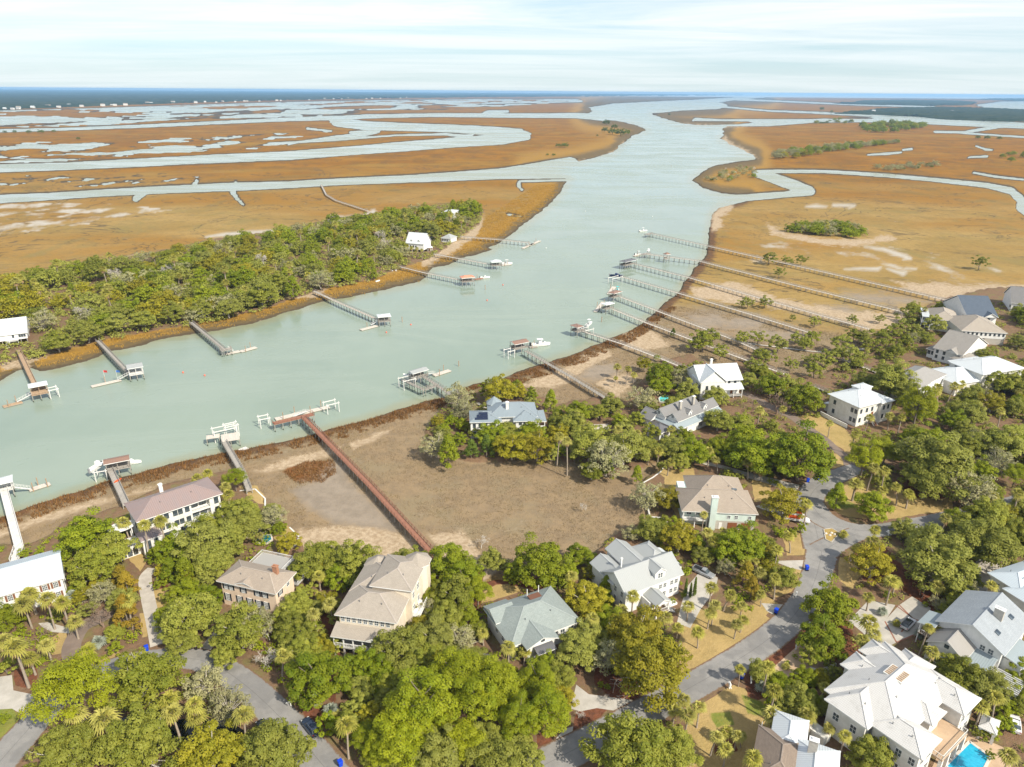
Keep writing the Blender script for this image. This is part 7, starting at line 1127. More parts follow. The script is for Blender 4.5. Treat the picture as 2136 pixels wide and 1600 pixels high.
def make_bare(key, seed, mat, levels=5, spread=0.75):
    rng = np.random.default_rng(seed); L = grow(rng, 2.0, 0.2, levels, spread, kids=(2, 4), shrink=0.8, bend=0.35)
    me = limbs_mesh(key + '_branches', L, mat, 3, 0.032); tr = limbs_mesh(key + '_trunk', [([(0, 0, -0.3), (0, 0, 0.5), (0, 0, 1.1)], [0.25, 0.22, 0.2])], mat, 6)
    zz_ = np.array([v.co for v in me.vertices]); TREE.setdefault(key, []).append((tr, me, float(zz_[:, 2].max()) * 0.55, float(np.abs(zz_[:, :2]).max())))
for i in range(2): make_bare('bare_tree', 250 + i, 'bark_white')
for i in range(2): make_bare('bare_shrub', 260 + i, 'twig_brown', 5, 0.95)
def make_palm(key, seed, leaf, th=5.0, nf=36, fl=1.25, dead=8, lean=0.3):
    rng = np.random.default_rng(seed); V, F, T, MI = [], [], [], []
    for i in range(nf + dead):
        isd = i >= nf; az = i * 2.4 + rng.uniform(-.3, .3); el = (R(85) - R(105) * (i / nf) ** 0.85 if not isd else R(rng.uniform(-70, -35)))
        d = np.array([math.cos(az) * math.cos(el), math.sin(az) * math.cos(el), math.sin(el)]); sd_ = np.array([-math.sin(az), math.cos(az), 0]); nr_ = np.cross(d, sd_)
        ln = fl * rng.uniform(0.85, 1.15) * (0.75 if isd else 1); c0 = d * ln * 0.5
        nb = 8
        for j in range(nb):
            a = R(-72 + 144 * j / (nb - 1)); dd = d * math.cos(a) + sd_ * math.sin(a); l2 = ln * (0.95 - 0.35 * abs(j - 3.5) / 3.5) * rng.uniform(0.85, 1.15)
            tip = c0 + dd * l2 + np.array([0, 0, -0.42 * l2]) - nr_ * 0.05; mid = c0 + dd * l2 * 0.55; wv = np.cross(dd, nr_) * 0.085 * fl; o = len(V)
            V += [c0, mid + wv, tip, mid - wv]; F.append([o, o + 1, o + 2, o + 3]); T += [rng.uniform(0, 1)] * 4; MI.append(1 if isd else 0)
        wv = sd_ * 0.03; o = len(V); V += [wv * 0, c0 + wv, c0, c0 - wv]; F.append([o, o + 1, o + 2, o + 3]); T += [0.5] * 4; MI.append(1 if isd else 0)
    lx, ly = lean * math.cos(seed), lean * math.sin(seed); V = np.array(V) + np.array([lx, ly, th])
    me = grid_mesh(key + '_crown', V, np.array(F), [leaf, 'leaf_dead']); me.polygons.foreach_set('material_index', np.array(MI, np.int32)); fattr(me, 'tint', np.array(T))
    tr = limbs_mesh(key + '_trunk', [([(0, 0, -0.2), (lx * 0.2, ly * 0.2, th * 0.35), (lx * 0.6, ly * 0.6, th * 0.7), (lx, ly, th)], [0.24, 0.17, 0.17, 0.2])], 'bark_palm', 6)
    TREE.setdefault(key, []).append((tr, me, th, fl * 1.3))
for i in range(7): make_palm('cabbage_palm', 300 + i, 'leaf_palm', 3.6 + 0.6 * i, 23 + 2 * (i % 4), 1.2 + 0.09 * (i * 3 % 5), 5 + 3 * (i % 4), 0.15 + 0.22 * (i * 2 % 5))
for i in range(2): make_palm('tall_palm', 310 + i, 'leaf_palm', 9.5 + i, 36, 1.25, 8, 0.5)
for i in range(2): make_palm('silver_palm', 320 + i, 'leaf_silver', 1.5, 34, 1.5, 2, 0.1)
for i in range(2): make_palm('low_palmetto', 330 + i, 'leaf_palm', 0.9, 34, 1.3, 2, 0.1)
TREE['far_palm'] = TREE['cabbage_palm']
# single-mesh versions for trees too far to show trunk and crown apart
def joined(key, src, leafmat, n, per, size):
    for i in range(2):
        rng = np.random.default_rng(ord(src) * 13 + i * 7 + n); r = 5.0; cen = dome(rng, n, r * 0.86, r * 0.72, 2.6, 0.3, -0.25); A = leaf_cloud('c', None, cen, rng.uniform(0.8, 1.3, n) * r * 0.27, per, size, rng)
        tm = MB(); tm.tube([(0, 0, 0), (0, 0, 3.5)], 0.25, 4); V2 = np.array(tm.v); F2 = np.array([f for f in tm.f if len(f) == 4]); me = cloud_mesh(key, [(A, 0), ((V2, F2, np.zeros(len(V2))), 1)], [leafmat, 'bark'])
        TREE.setdefault(key, []).append((None, me, 2.6 + r * 0.3, r))
joined('far_oak', 'a', 'leaf_oak', 46, 64, 0.32); joined('far_green', 'b', 'leaf_green', 46, 64, 0.32); joined('far_grey', 'c', 'leaf_grey', 30, 36, 0.36); joined('far_dark', 'd', 'leaf_dark', 30, 40, 0.42); joined('far_gold', 'e', 'leaf_gold', 44, 60, 0.32)
NAME = dict(live_oak='live_oak', green_oak='evergreen_tree', gold_oak='golden_tree', grey_oak='lichen_oak', shrub='shrub', green_shrub='green_shrub', pine='pine_tree', cedar='cedar_tree', dark_cedar='dark_cedar', rust_cypress='rusty_cypress', column_cypress='column_cypress', bare_tree='bare_tree', bare_shrub='bare_shrub', cabbage_palm='cabbage_palm', tall_palm='tall_palm', silver_palm='silver_palm', low_palmetto='low_palmetto', far_palm='cabbage_palm', far_oak='live_oak', far_green='evergreen_tree', far_grey='lichen_oak', far_dark='dark_cedar', far_gold='golden_tree')
SAY = dict(live_oak='olive live oak', green_oak='leafy green tree', gold_oak='golden olive tree', grey_oak='grey twiggy oak', shrub='olive shrub', green_shrub='rounded green shrub', pine='bright green pine', cedar='green cedar', dark_cedar='dark green cedar', rust_cypress='rusty orange cypress', column_cypress='slim column cypress', bare_tree='bare pale tree', bare_shrub='bare brown bush', cabbage_palm='cabbage palm', tall_palm='tall slender palm', silver_palm='silvery blue palm', low_palmetto='low palmetto')
CATG = dict(palm='palm', shrub='shrub', bush='shrub')
TREES = []     # (root, kind, x, y, radius)
TC = [0]
def tree(kind, x, y, wpx=None, rad=None, zg=None, base=False):
    """x, y: centre of the crown in the photograph (base=True: foot of the trunk); wpx: crown width there"""
    var = TREE[kind]; TC[0] += 1; tr, cr_, zc, r0 = var[(TC[0] * 7 + int(x)) % len(var)]
    zm = 1.0
    zg = LAND if zg is None else zg; p = G(x, y, zg + (0 if base else zc))
    if rad is None: rad = max(wpx, 2) / 2 * depth(p) / FOC
    s = rad / r0
    if not base:
        p = G(x, y, zg + zc * s)
        for _ in range(2): s = (wpx / 2 * depth(p) / FOC if wpx else rad) / r0; p = G(x, y, zg + zc * s)
    nm = NAME[kind]; rz = (TC[0] * 2.399) % 6.283; sz = s * (0.9 + 0.22 * ((TC[0] * 0.618) % 1)) if 'palm' not in kind else s
    if tr is None:
        o = link(nm, cr_, None, (p[0], p[1], zg), rz); o.scale = (s, s, sz); root = o
    else:
        root = empty(nm, (p[0], p[1], zg), rz); root.scale = (s, s, sz * zm)
        link('trunk', tr, root); link('branches' if 'bare' in kind else 'crown', cr_, root)
    TREES.append((root, nm, float(p[0]), float(p[1]), rad)); return root
def trees(kind, lst, zg=None):
    for q in lst: tree(kind, q[0], q[1], q[2], zg=zg)
def in_poly(x, y, P):
    c = False
    for i in range(len(P)):
        a, b = P[i], P[i - 1]
        if (a[1] > y) != (b[1] > y) and x < (b[0] - a[0]) * (y - a[1]) / (b[1] - a[1]) + a[0]: c = not c
    return c
def scatter(poly, n, gap, kinds, rr, zg, seed, avoid=()):
    """fill a wood: poly in the photograph, gap and radii in metres"""
    rng = random.Random(seed); W3 = [G(x, y, zg)[:2] for x, y in poly]; x0, x1 = min(p[0] for p in W3), max(p[0] for p in W3); y0, y1 = min(p[1] for p in W3), max(p[1] for p in W3)
    pts = [(t[2], t[3], t[4]) for t in TREES]; done_ = 0
    for _ in range(n * 60):
        if done_ >= n: break
        X, Y = rng.uniform(x0, x1), rng.uniform(y0, y1)
        if not in_poly(X, Y, W3): continue
        r_ = rng.uniform(*rr)
        if any((X - a) ** 2 + (Y - b) ** 2 < (gap * (r_ + c)) ** 2 for a, b, c in pts): continue
        if any((X - a) ** 2 + (Y - b) ** 2 < (c + r_ * 0.7) ** 2 for a, b, c in avoid): continue
        if not (clear_of_houses(np.array([X]), np.array([Y]), r_ * 0.45, 7.0)[0] and clear_of_paving(np.array([X]), np.array([Y]), r_ * 0.35)[0]): continue
        kd = rng.choices([q[0] for q in kinds], [q[1] for q in kinds])[0]; q = PX(X, Y, zg)
        rs = r_ * (0.42 if 'palm' in kd else 0.6 if 'cedar' in kd or 'dark' in kd else 1)
        tree(kd, float(q[0]), float(q[1]), rad=rs, zg=zg, base=True); pts.append((X, Y, rs)); done_ += 1
for ph_, x_, y_ in (('middle of marsh hammock', 1720, 483), ('middle of marsh ridge', 1740, 316), ('near end of marsh ridge', 1640, 328), ('bright green point woods', 1862, 268), ('shrubby creek peninsula', 1525, 366), ('grey marsh scrub', 1890, 350), ('frame-edge marsh woods', 2140, 330), ('upper creek marsh point', 1285, 268), ('dark thicket by the wide channel', 1745, 255),
    ('junction grass island', 1735, 1115), ('concrete parking court', 1880, 1300), ('dark pond', 350, 1520), ('gravel court', 2050, 1195), ('bend of the branch road', 1830, 1105), ('crossing of road and brown lane', 1775, 985), ('villa swimming pool', 2030, 1585), ('lower lawn by main road', 1500, 1560), ('lawn inside road loop', 1840, 1040), ('bottom of the main road', 1180, 1570), ('bend of the left road', 430, 1385), ('gravel drive end', 330, 1340), ('middle of the right-hand woods', 2000, 930), ('green clearing in the woods', 2125, 908), ('middle of the wooded island', 450, 590), ('back edge of the wooded island', 350, 540), ('island beach', 630, 612), ('open mud bay', 1100, 1050)): mark(ph_, G(x_, y_, 1.0))
FOOTR = [(f[2], f[3], f[4], f[5]) for f in FOOT]
def clear_of_houses(X, Y, pad=0.3, front=0.0):
    ok = np.ones(X.shape, bool)
    for a, rz, L, Wd in FOOTR:
        dx_, dy_ = X - a[0], Y - a[1]; u = dx_ * math.cos(rz) + dy_ * math.sin(rz); v = -dx_ * math.sin(rz) + dy_ * math.cos(rz)
        ok &= ~((u > -pad) & (u < L + pad) & (v > -pad - front) & (v < Wd + pad))
    return ok
PAVED = []
for ob in list(bpy.data.objects):
    if ob.type == 'MESH' and ob.name.split('.')[0] in ('road', 'lane', 'driveway', 'path', 'parking_court', 'patio', 'pond', 'pool_terrace'):
        for p in ob.data.polygons: PAVED.append([(ob.data.vertices[i].co.x, ob.data.vertices[i].co.y) for i in p.vertices])
PBOX = np.array([[min(q[0] for q in P), max(q[0] for q in P), min(q[1] for q in P), max(q[1] for q in P)] for P in PAVED])
def clear_of_paving(X, Y, pad=0.9):
    ok = np.ones(X.shape, bool); b = pad + 0.5
    sel = np.where((PBOX[:, 0] - b < X.max()) & (PBOX[:, 1] + b > X.min()) & (PBOX[:, 2] - b < Y.max()) & (PBOX[:, 3] + b > Y.min()))[0]
    for i in sel: ok &= sd_poly(X, Y, PAVED[i], b) < -pad
    return ok
# ------------------------------------------------------------------ the trees of the near shore, one by one: (crown x, crown y, width)
trees('pine', [(152, 1425, 150), (488, 993, 48), (960, 1400, 110), (880, 1462, 140), (836, 1520, 125), (1000, 1450, 110), (968, 1538, 90), (1033, 1425, 110), (1121, 1422, 85), (1141, 1478, 100), (1083, 1500, 85), (1805, 950, 72), (1850, 932, 66), (1917, 842, 78), (2122, 984, 52), (920, 1500, 80), (790, 1560, 70), (1060, 1470, 80)])
trees('green_oak', [(361, 1140, 75), (940, 1172, 100), (968, 1205, 78), (1126, 1172, 108), (1212, 1155, 50), (703, 1203, 55), (1674, 945, 125), (1582, 940, 105), (1557, 915, 80), (1822, 1050, 70), (1518, 1140, 70), (1551, 1131, 85), (389, 1230, 60), (1732, 1262, 98), (1718, 1332, 90), (1207, 852, 52), (1379, 777, 60), (1379, 800, 45), (1137, 1385, 50), (1680, 825, 72), (664, 1402, 118), (765, 1382, 70), (798, 1402, 70), (182, 1120, 105), (15, 1283, 65), (1056, 1545, 70), (1680, 1409, 42), (1185, 1190, 42), (1109, 897, 62), (1025, 903, 55), (1450, 940, 60), (1540, 945, 60), (1500, 930, 50), (1610, 797, 60)])
trees('live_oak', [(298, 1415, 132), (141, 1560, 118), (286, 1552, 135), (526, 1556, 70), (568, 1560, 128), (394, 1283, 105), (379, 1334, 66), (467, 1364, 50), (500, 1309, 100), (227, 1143, 88), (192, 1180, 82), (425, 1128, 105), (430, 1095, 70), (442, 1172, 78), (495, 1064, 76), (510, 1087, 76), (475, 1127, 68), (650, 1165, 88), (675, 1155, 66), (738, 1168, 92), (852, 1170, 74), (953, 1240, 80), (928, 1276, 68), (622, 1259, 58), (602, 1280, 58), (606, 1303, 72), (642, 1326, 58), (836, 1344, 108), (753, 1430, 60), (816, 1428, 62), (905, 1331, 96), (930, 1288, 66), (880, 1360, 80), (905, 1566, 118), (1005, 1543, 78), (828, 1566, 78), (1025, 1562, 110), (1202, 1352, 82), (1227, 1321, 76), (1162, 1412, 68), (1316, 1553, 146), (1404, 1555, 98), (1666, 1462, 74), (2014, 1412, 84), (2056, 1432, 78), (1981, 1392, 60), (1958, 955, 140), (1936, 998, 88), (2098, 917, 88), (2056, 1123, 125), (2014, 1101, 60), (1958, 1157, 136), (1228, 930, 76), (1303, 930, 84), (1235, 978, 48), (1341, 930, 58), (1410, 933, 58), (1197, 886, 58), (1162, 880, 42), (1056, 895, 52), (1354, 1100, 58), (1374, 1116, 36), (1468, 1153, 44), (1435, 812, 45), (1493, 822, 50), (1861, 792, 78), (1886, 812, 60), (1805, 792, 50), (1819, 1574, 86), (998, 1310, 40), (1083, 1566, 96), (1275, 843, 46), (1250, 856, 36), (1410, 845, 50), (1545, 880, 45), (1500, 870, 60), (1638, 1201, 52), (1840, 1000, 40), (1999, 1228, 52), (2020, 1240, 42), (1420, 960, 40), (2060, 1075, 80), (1885, 1100, 45), (1930, 1120, 60)])
trees('gold_oak', [(442, 1570, 125), (1354, 1375, 158), (1329, 1321, 112), (1635, 1045, 78), (1068, 925, 72), (1121, 930, 66), (1043, 808, 68), (1417, 1120, 68), (1227, 1248, 82), (2056, 1076, 70), (1822, 1172, 78), (601, 1128, 46), (1392, 1034, 58), (1344, 757, 30), (880, 1310, 60), (1162, 905, 45), (473, 1050, 28), (1110, 1470, 60), (1083, 815, 34), (690, 1175, 46)])
trees('grey_oak', [(427, 1415, 82), (475, 1470, 88), (215, 1232, 58), (523, 1301, 84), (569, 1074, 54), (910, 923, 64), (1265, 951, 88), (2034, 1017, 94), (2081, 964, 68), (1349, 1031, 68), (1344, 825, 62), (955, 824, 60), (968, 852, 54), (1318, 1107, 40), (1415, 786, 48), (965, 1262, 44), (1903, 931, 42), (540, 1284, 44), (1958, 1000, 60)])
trees('rust_cypress', [(263, 1283, 62), (265, 1225, 54), (253, 1203, 48), (1568, 1230, 42), (1557, 1200, 50), (395, 1205, 34)])
trees('cedar', [(387, 1198, 56), (354, 1190, 46), (935, 946, 52), (1746, 1037, 48), (1268, 978, 36), (1329, 991, 30), (410, 1190, 34), (1149, 840, 36), (1265, 1225, 40)])
trees('dark_cedar', [(983, 936, 36), (1015, 934, 38), (1404, 694, 15), (1157, 1218, 28)])
trees('column_cypress', [(1431, 1226, 10), (1441, 1230, 9), (1450, 1225, 10)])
trees('bare_tree', [(548, 1376, 72), (560, 1321, 44), (1214, 1055, 26), (1004, 1130, 36), (1268, 1458, 30), (1207, 1490, 30), (940, 1200, 20)])
trees('bare_shrub', [(210, 1283, 62), (76, 1324, 62), (1624, 838, 56), (1554, 835, 46), (1260, 1222, 40)])
trees('cabbage_palm', [(172, 1486, 52), (240, 1491, 64), (351, 1455, 48), (366, 1496, 50), (404, 1473, 44), (409, 1499, 48), (503, 1496, 48), (63, 1240, 44), (52, 1262, 46), (97, 1253, 40), (131, 1258, 38), (154, 1298, 38), (98, 1346, 38), (33, 1350, 52), (10, 1335, 44), (63, 1372, 40), (182, 1357, 38), (264, 1255, 34), (263, 1092, 34), (410, 996, 30), (430, 988, 26), (468, 1014, 26), (475, 1034, 30), (665, 1201, 32), (690, 1254, 36), (657, 1282, 33), (583, 1377, 40), (720, 1517, 48), (1061, 1357, 38), (1093, 1362, 30), (1008, 1321, 28), (1243, 1293, 34), (1298, 1271, 33), (1321, 1245, 32), (1192, 1208, 30), (1389, 1286, 34), (1414, 1309, 30), (1436, 1268, 32), (1480, 1278, 32), (1490, 1260, 30), (1483, 1228, 32), (1514, 1238, 32), (1459, 1319, 32), (1536, 1301, 30), (1407, 1480, 38), (1437, 1465, 35), (1432, 1498, 40), (1458, 1483, 33), (1488, 1534, 35), (1513, 1523, 33), (1516, 1557, 38), (1536, 1534, 32), (1621, 1214, 26), (1590, 1242, 26), (1548, 1261, 26), (1548, 1295, 28), (1815, 1242, 28), (1861, 1211, 34), (1813, 1300, 44), (1805, 1337, 34), (1825, 1323, 32), (1961, 1225, 34), (1964, 1312, 28), (1944, 1359, 34), (2003, 1367, 30), (2070, 1222, 28), (2129, 1270, 28), (2048, 1479, 40), (2081, 1465, 40), (1601, 1392, 35), (1546, 1395, 26), (1615, 1440, 40), (1718, 1432, 28), (1613, 1496, 48), (1696, 1493, 40), (1624, 1529, 40), (1732, 1520, 28), (1762, 1536, 32), (1855, 1565, 36), (1548, 1538, 26), (1573, 1585, 44), (1596, 1568, 40), (2106, 1582, 44), (1596, 964, 18), (1576, 981, 20), (1590, 985, 20), (1685, 1051, 26), (1654, 1120, 28), (1621, 1151, 30), (1819, 975, 30), (1847, 984, 28), (1785, 1009, 36), (1878, 1020, 28), (1897, 1031, 30), (1841, 1023, 26), (2081, 1037, 30), (2126, 1031, 30), (1972, 1081, 28), (1825, 1106, 26), (1780, 1145, 22), (1819, 1131, 34), (1869, 1212, 32), (1554, 1170, 28), (1585, 1193, 32), (1621, 1210, 30), (1354, 943, 22), (1374, 938, 25), (1480, 943, 25), (1500, 960, 22), (1473, 1112, 30), (1495, 1127, 30), (1468, 1074, 20), (1288, 765, 20), (1308, 770, 18), (1323, 782, 18), (1283, 790, 12), (1585, 855, 24), (1632, 852, 20), (1733, 882, 20), (1783, 908, 22), (1823, 848, 22), (1858, 868, 24), (1880, 873, 22), (1952, 808, 26), (1985, 805, 26), (2003, 800, 22), (1962, 820, 24), (2030, 660, 16), (1930, 645, 14), (1885, 645, 12), (2090, 860, 22), (1290, 900, 24), (1330, 905, 24), (1400, 895, 22), (1050, 912, 22), (1395, 962, 24), (1565, 965, 24), (1810, 870, 22)])
trees('tall_palm', [(298, 1098, 30), (336, 1085, 33), (1164, 910, 23), (1186, 920, 25), (1933, 1309, 26)])
trees('silver_palm', [(150, 1243, 32), (205, 1340, 34), (692, 1480, 36), (657, 1460, 30), (1590, 1432, 30), (2115, 1459, 30), (1903, 1123, 22), (1920, 1322, 26), (1840, 1275, 24)])
trees('low_palmetto', [(149, 1165, 40), (742, 1440, 40), (182, 1372, 30), (700, 1500, 40), (1640, 1390, 20), (1930, 1345, 28), (1960, 1360, 26), (2060, 1500, 30), (1870, 1300, 20), (1890, 985, 20), (1330, 1160, 24), (2080, 1400, 26), (1760, 1115, 22), (790, 1440, 34)])
trees('green_shrub', [(329, 1218, 26), (8, 1500, 26), (240, 1352, 30), (50, 1153, 27), (83, 1150, 20), (1253, 1427, 14), (1268, 1432, 14), (1606, 1003, 13), (1619, 1006, 13), (1672, 1101, 24), (1650, 1112, 22), (1630, 1110, 24), (2065, 1574, 20), (1955, 1276, 10), (1926, 1306, 12), (1658, 1368, 12), (1642, 1382, 12), (300, 1135, 16), (318, 1160, 30), (310, 1145, 22), (1425, 1240, 12), (1403, 1252, 14), (1610, 992, 14), (1640, 990, 14), (1660, 985, 16), (1690, 1420, 26), (1930, 1260, 12), (2040, 1260, 26), (1850, 1240, 16), (2100, 1510, 40), (2070, 1530, 34)])
trees('shrub', [(740, 1478, 54), (778, 1574, 58), (1696, 1367, 58), (536, 1286, 40), (1503, 734, 34), (1018, 813, 40), (880, 1240, 30), (840, 1300, 30), (1740, 1400, 40), (1660, 1500, 40), (1640, 1550, 46), (1170, 1260, 36), (1180, 1300, 30), (1290, 1180, 30), (330, 1160, 20), (2084, 1432, 50), (1110, 840, 30), (1010, 850, 30), (1080, 1360, 40), (1350, 850, 40), (1390, 860, 36), (1330, 870, 36), (1300, 890, 44), (1360, 900, 40), (1260, 900, 40), (1090, 940, 40), (1150, 945, 36), (990, 900, 30), (1200, 950, 36), (1380, 970, 24), (1520, 990, 24), (1620, 960, 40), (1700, 960, 30), (130, 1180, 30), (120, 1280, 40), (180, 1270, 40), (10, 1390, 40), (60, 1400, 20), (110, 1390, 30), (560, 1180, 24), (640, 1230, 40), (700, 1290, 34), (700, 1340, 44), (870, 1180, 34), (1050, 1180, 30), (2110, 1420, 40), (2040, 1530, 30)])
# marsh-edge bushes on the right-hand shore
trees('shrub', [(1468, 707, 52), (1450, 716, 36), (1486, 700, 34), (1755, 713, 45), (1724, 744, 48), (1783, 739, 44), (1839, 702, 56), (1886, 713, 40), (1696, 702, 34), (1660, 702, 30), (1624, 716, 40), (1582, 702, 35), (1548, 705, 30), (1783, 697, 34), (1906, 655, 38), (1953, 677, 44), (1889, 680, 48), (1596, 627, 30), (1560, 630, 26), (1548, 632, 20), (1654, 663, 14), (1780, 666, 24), (1836, 663, 22), (1626, 568, 24), (1606, 536, 30), (1640, 540, 22), (1672, 541, 24), (1650, 545, 14), (2045, 547, 30), (1870, 656, 12), (1690, 748, 30), (1600, 745, 40), (1570, 760, 40), (1650, 760, 30), (1700, 770, 40), (1760, 765, 26), (1815, 720, 36), (1860, 690, 34), (1910, 690, 30), (1700, 670, 26), (1850, 742, 24)], MARSH + 0.2)
trees('live_oak', [(1680, 715, 30), (1750, 735, 30), (1800, 700, 30), (1870, 730, 36), (1560, 790, 40), (1590, 770, 36), (1640, 800, 40), (1905, 640, 30), (1960, 640, 26), (1585, 735, 26), (1930, 700, 30)], MARSH + 0.4)
# the woods behind the right-hand houses
WOOD_R = [(1880, 870), (1940, 860), (2000, 830), (2060, 800), (2140, 770), (2260, 760), (2260, 1060), (2100, 1080), (2020, 1060), (1900, 1000), (1870, 930)]
scatter(WOOD_R, 70, 0.62, [('live_oak', 4), ('green_oak', 2.5), ('gold_oak', 1), ('grey_oak', 1), ('cabbage_palm', 1), ('shrub', 1.5)], (3.2, 5.2), LAND, 5, [(*G(2125, 910, LAND)[:2], 9)])
scatter([(1990, 740), (2060, 720), (2080, 680), (2140, 640), (2260, 640), (2260, 770), (2060, 800), (2050, 770)], 30, 0.62, [('live_oak', 5), ('green_oak', 1), ('cabbage_palm', 1.5), ('shrub', 1)], (3, 5), LAND, 6, [(*G(2060, 690, LAND)[:2], 14)])
scatter([(1980, 1080), (2140, 1050), (2260, 1040), (2260, 1180), (2110, 1160), (2030, 1170), (1980, 1130)], 24, 0.62, [('live_oak', 5), ('green_oak', 1), ('gold_oak', 1.2), ('cabbage_palm', 1.5), ('shrub', 1)], (3, 4.6), LAND, 8)
# trees filling the gardens
MIX = [('live_oak', 2.4), ('green_oak', 3.4), ('gold_oak', 2), ('shrub', 2.4), ('green_shrub', 1), ('grey_oak', 0.7), ('cabbage_palm', 3.4)]
scatter([(560, 1260), (640, 1200), (720, 1180), (690, 1300), (700, 1400), (760, 1600), (700, 1560), (600, 1420)], 11, 0.62, MIX, (2.0, 3.4), LAND, 31)
scatter([(700, 1400), (800, 1340), (900, 1240), (1000, 1260), (1000, 1380), (1200, 1400), (1200, 1460), (1060, 1600), (760, 1600)], 24, 0.62, MIX + [('pine', 3)], (2.4, 4.2), LAND, 32)
scatter([(1200, 1230), (1300, 1260), (1420, 1330), (1400, 1400), (1330, 1450), (1200, 1400)], 12, 0.6, MIX, (2.2, 3.6), LAND, 33)
scatter([(130, 1130), (260, 1110), (300, 1180), (290, 1340), (180, 1380), (130, 1250)], 8, 0.6, MIX, (1.8, 3.0), LAND, 34)
scatter([(330, 1150), (560, 1060), (600, 1130), (520, 1140), (460, 1200), (480, 1300), (430, 1360), (340, 1340)], 11, 0.62, MIX, (2.0, 3.4), LAND, 35)
scatter([(1000, 1180), (1240, 1160), (1250, 1230), (1220, 1290), (1190, 1250), (1060, 1220)], 8, 0.6, MIX, (1.8, 3.0), LAND, 36)
scatter([(1290, 1120), (1420, 1110), (1560, 1110), (1620, 1150), (1600, 1240), (1520, 1220), (1450, 1150)], 16, 0.62, MIX, (2.0, 3.4), LAND, 37)
scatter([(900, 960), (900, 890), (1000, 880), (1180, 880), (1330, 880), (1440, 920), (1560, 880), (1650, 900), (1660, 990), (1440, 980), (1240, 980), (1000, 970)], 26, 0.62, MIX, (2.0, 3.4), LAND, 38)
scatter([(1400, 780), (1460, 830), (1560, 830), (1700, 860), (1640, 800), (1780, 770), (1900, 740), (1960, 650), (1880, 690), (1700, 800)], 18, 0.62, MIX, (2.0, 3.4), LAND, 39)
scatter([(1900, 1200), (2060, 1160), (2060, 1280), (1960, 1300), (1900, 1260)], 10, 0.62, MIX, (2.0, 3.4), LAND, 40)
scatter([(1560, 1420), (1720, 1380), (1720, 1520), (1600, 1540)], 10, 0.62, MIX, (1.6, 2.8), LAND, 41)
scatter([(1960, 1370), (2140, 1420), (2140, 1500), (2060, 1480)], 12, 0.6, MIX, (1.8, 3.2), LAND, 42)
scatter([(1740, 1540), (1900, 1590), (1880, 1640), (1720, 1600)], 6, 0.6, MIX, (1.6, 2.8), LAND, 43)
scatter([(1020, 800), (1100, 820), (1160, 860), (1180, 890), (1000, 830)], 8, 0.6, MIX, (1.6, 3.0), LAND, 44)
# ------------------------------------------------------------------ the wooded island across the creek
ISLE_AVOID = [(*G(862, 508, ISLE)[:2], 14), (*G(930, 496, ISLE)[:2], 8), (*G(930, 444, ISLE)[:2], 7), (*G(20, 700, ISLE)[:2], 16), (*G(55, 715, ISLE)[:2], 8), (*G(630, 615, ISLE)[:2], 8), (*G(900, 515, ISLE)[:2], 9)]
trees('cedar', [(745, 565, 20), (762, 560, 22), (780, 572, 20), (610, 600, 40), (150, 610, 26), (70, 590, 20), (990, 440, 26), (945, 435, 24)], ISLE)
trees('grey_oak', [(668, 578, 50), (90, 665, 50), (490, 575, 30)], ISLE)
trees('live_oak', [(118, 705, 52), (180, 690, 50), (240, 670, 50), (300, 665, 46), (360, 650, 46), (420, 640, 46), (475, 640, 46), (545, 610, 60), (580, 590, 44), (900, 480, 40), (880, 470, 40), (120, 735 - 20, 40)], ISLE)
scatter([(-160, 615), (0, 600), (150, 566), (300, 548), (400, 524), (490, 508), (570, 498), (700, 470), (830, 452), (900, 440), (985, 434), (1000, 446), (985, 470), (940, 488), (880, 512), (840, 540), (770, 578), (690, 596), (600, 620), (540, 640), (450, 666), (300, 688), (210, 704), (110, 728), (60, 712), (60, 690), (-160, 700)], 330, 0.46, [('far_oak', 4.2), ('far_green', 3), ('far_grey', 2), ('far_palm', 3.4), ('far_gold', 2), ('bare_tree', 0.3)], (4.8, 8.2), ISLE, 12, ISLE_AVOID)
trees('far_palm', [(850, 513, 10), (860, 517, 11), (872, 519, 10), (842, 518, 10), (880, 522, 9), (835, 510, 11)], ISLE)
# ------------------------------------------------------------------ hammocks and ridges out in the marsh
scatter([(1632, 486), (1650, 474), (1700, 470), (1760, 474), (1800, 484), (1808, 492), (1780, 498), (1720, 492), (1660, 490)], 60, 0.36, [('far_green', 3), ('far_palm', 2), ('far_grey', 2)], (3.6, 5.4), MARSH, 21)
scatter([(1602, 334), (1620, 322), (1700, 310), (1800, 302), (1872, 296), (1876, 300), (1800, 310), (1700, 324), (1640, 334)], 100, 0.32, [('far_green', 2), ('far_grey', 4), ('far_gold', 1)], (6, 9), MARSH, 22)
scatter([(1796, 264), (1860, 258), (1930, 262), (1925, 270), (1850, 278), (1806, 276)], 70, 0.34, [('far_green', 3), ('far_gold', 1)], (9, 14), MARSH, 23)
scatter([(1700, 254), (1760, 250), (1790, 258), (1700, 260)], 16, 0.4, [('far_dark', 3), ('far_oak', 1)], (8, 12), MARSH, 24)
scatter([(1470, 372), (1520, 350), (1560, 346), (1590, 370), (1520, 382), (1480, 380)], 44, 0.5, [('far_grey', 4), ('far_green', 2), ('bare_tree', 1)], (2.4, 4.6), MARSH, 25)
scatter([(1820, 352), (1880, 346), (1960, 342), (1955, 350), (1860, 358)], 34, 0.5, [('far_grey', 3), ('far_dark', 2)], (3.5, 6), MARSH, 26)
scatter([(2070, 334), (2110, 322), (2200, 316), (2200, 340), (2100, 338)], 26, 0.5, [('far_oak', 3), ('far_green', 2)], (4, 7), MARSH, 27)
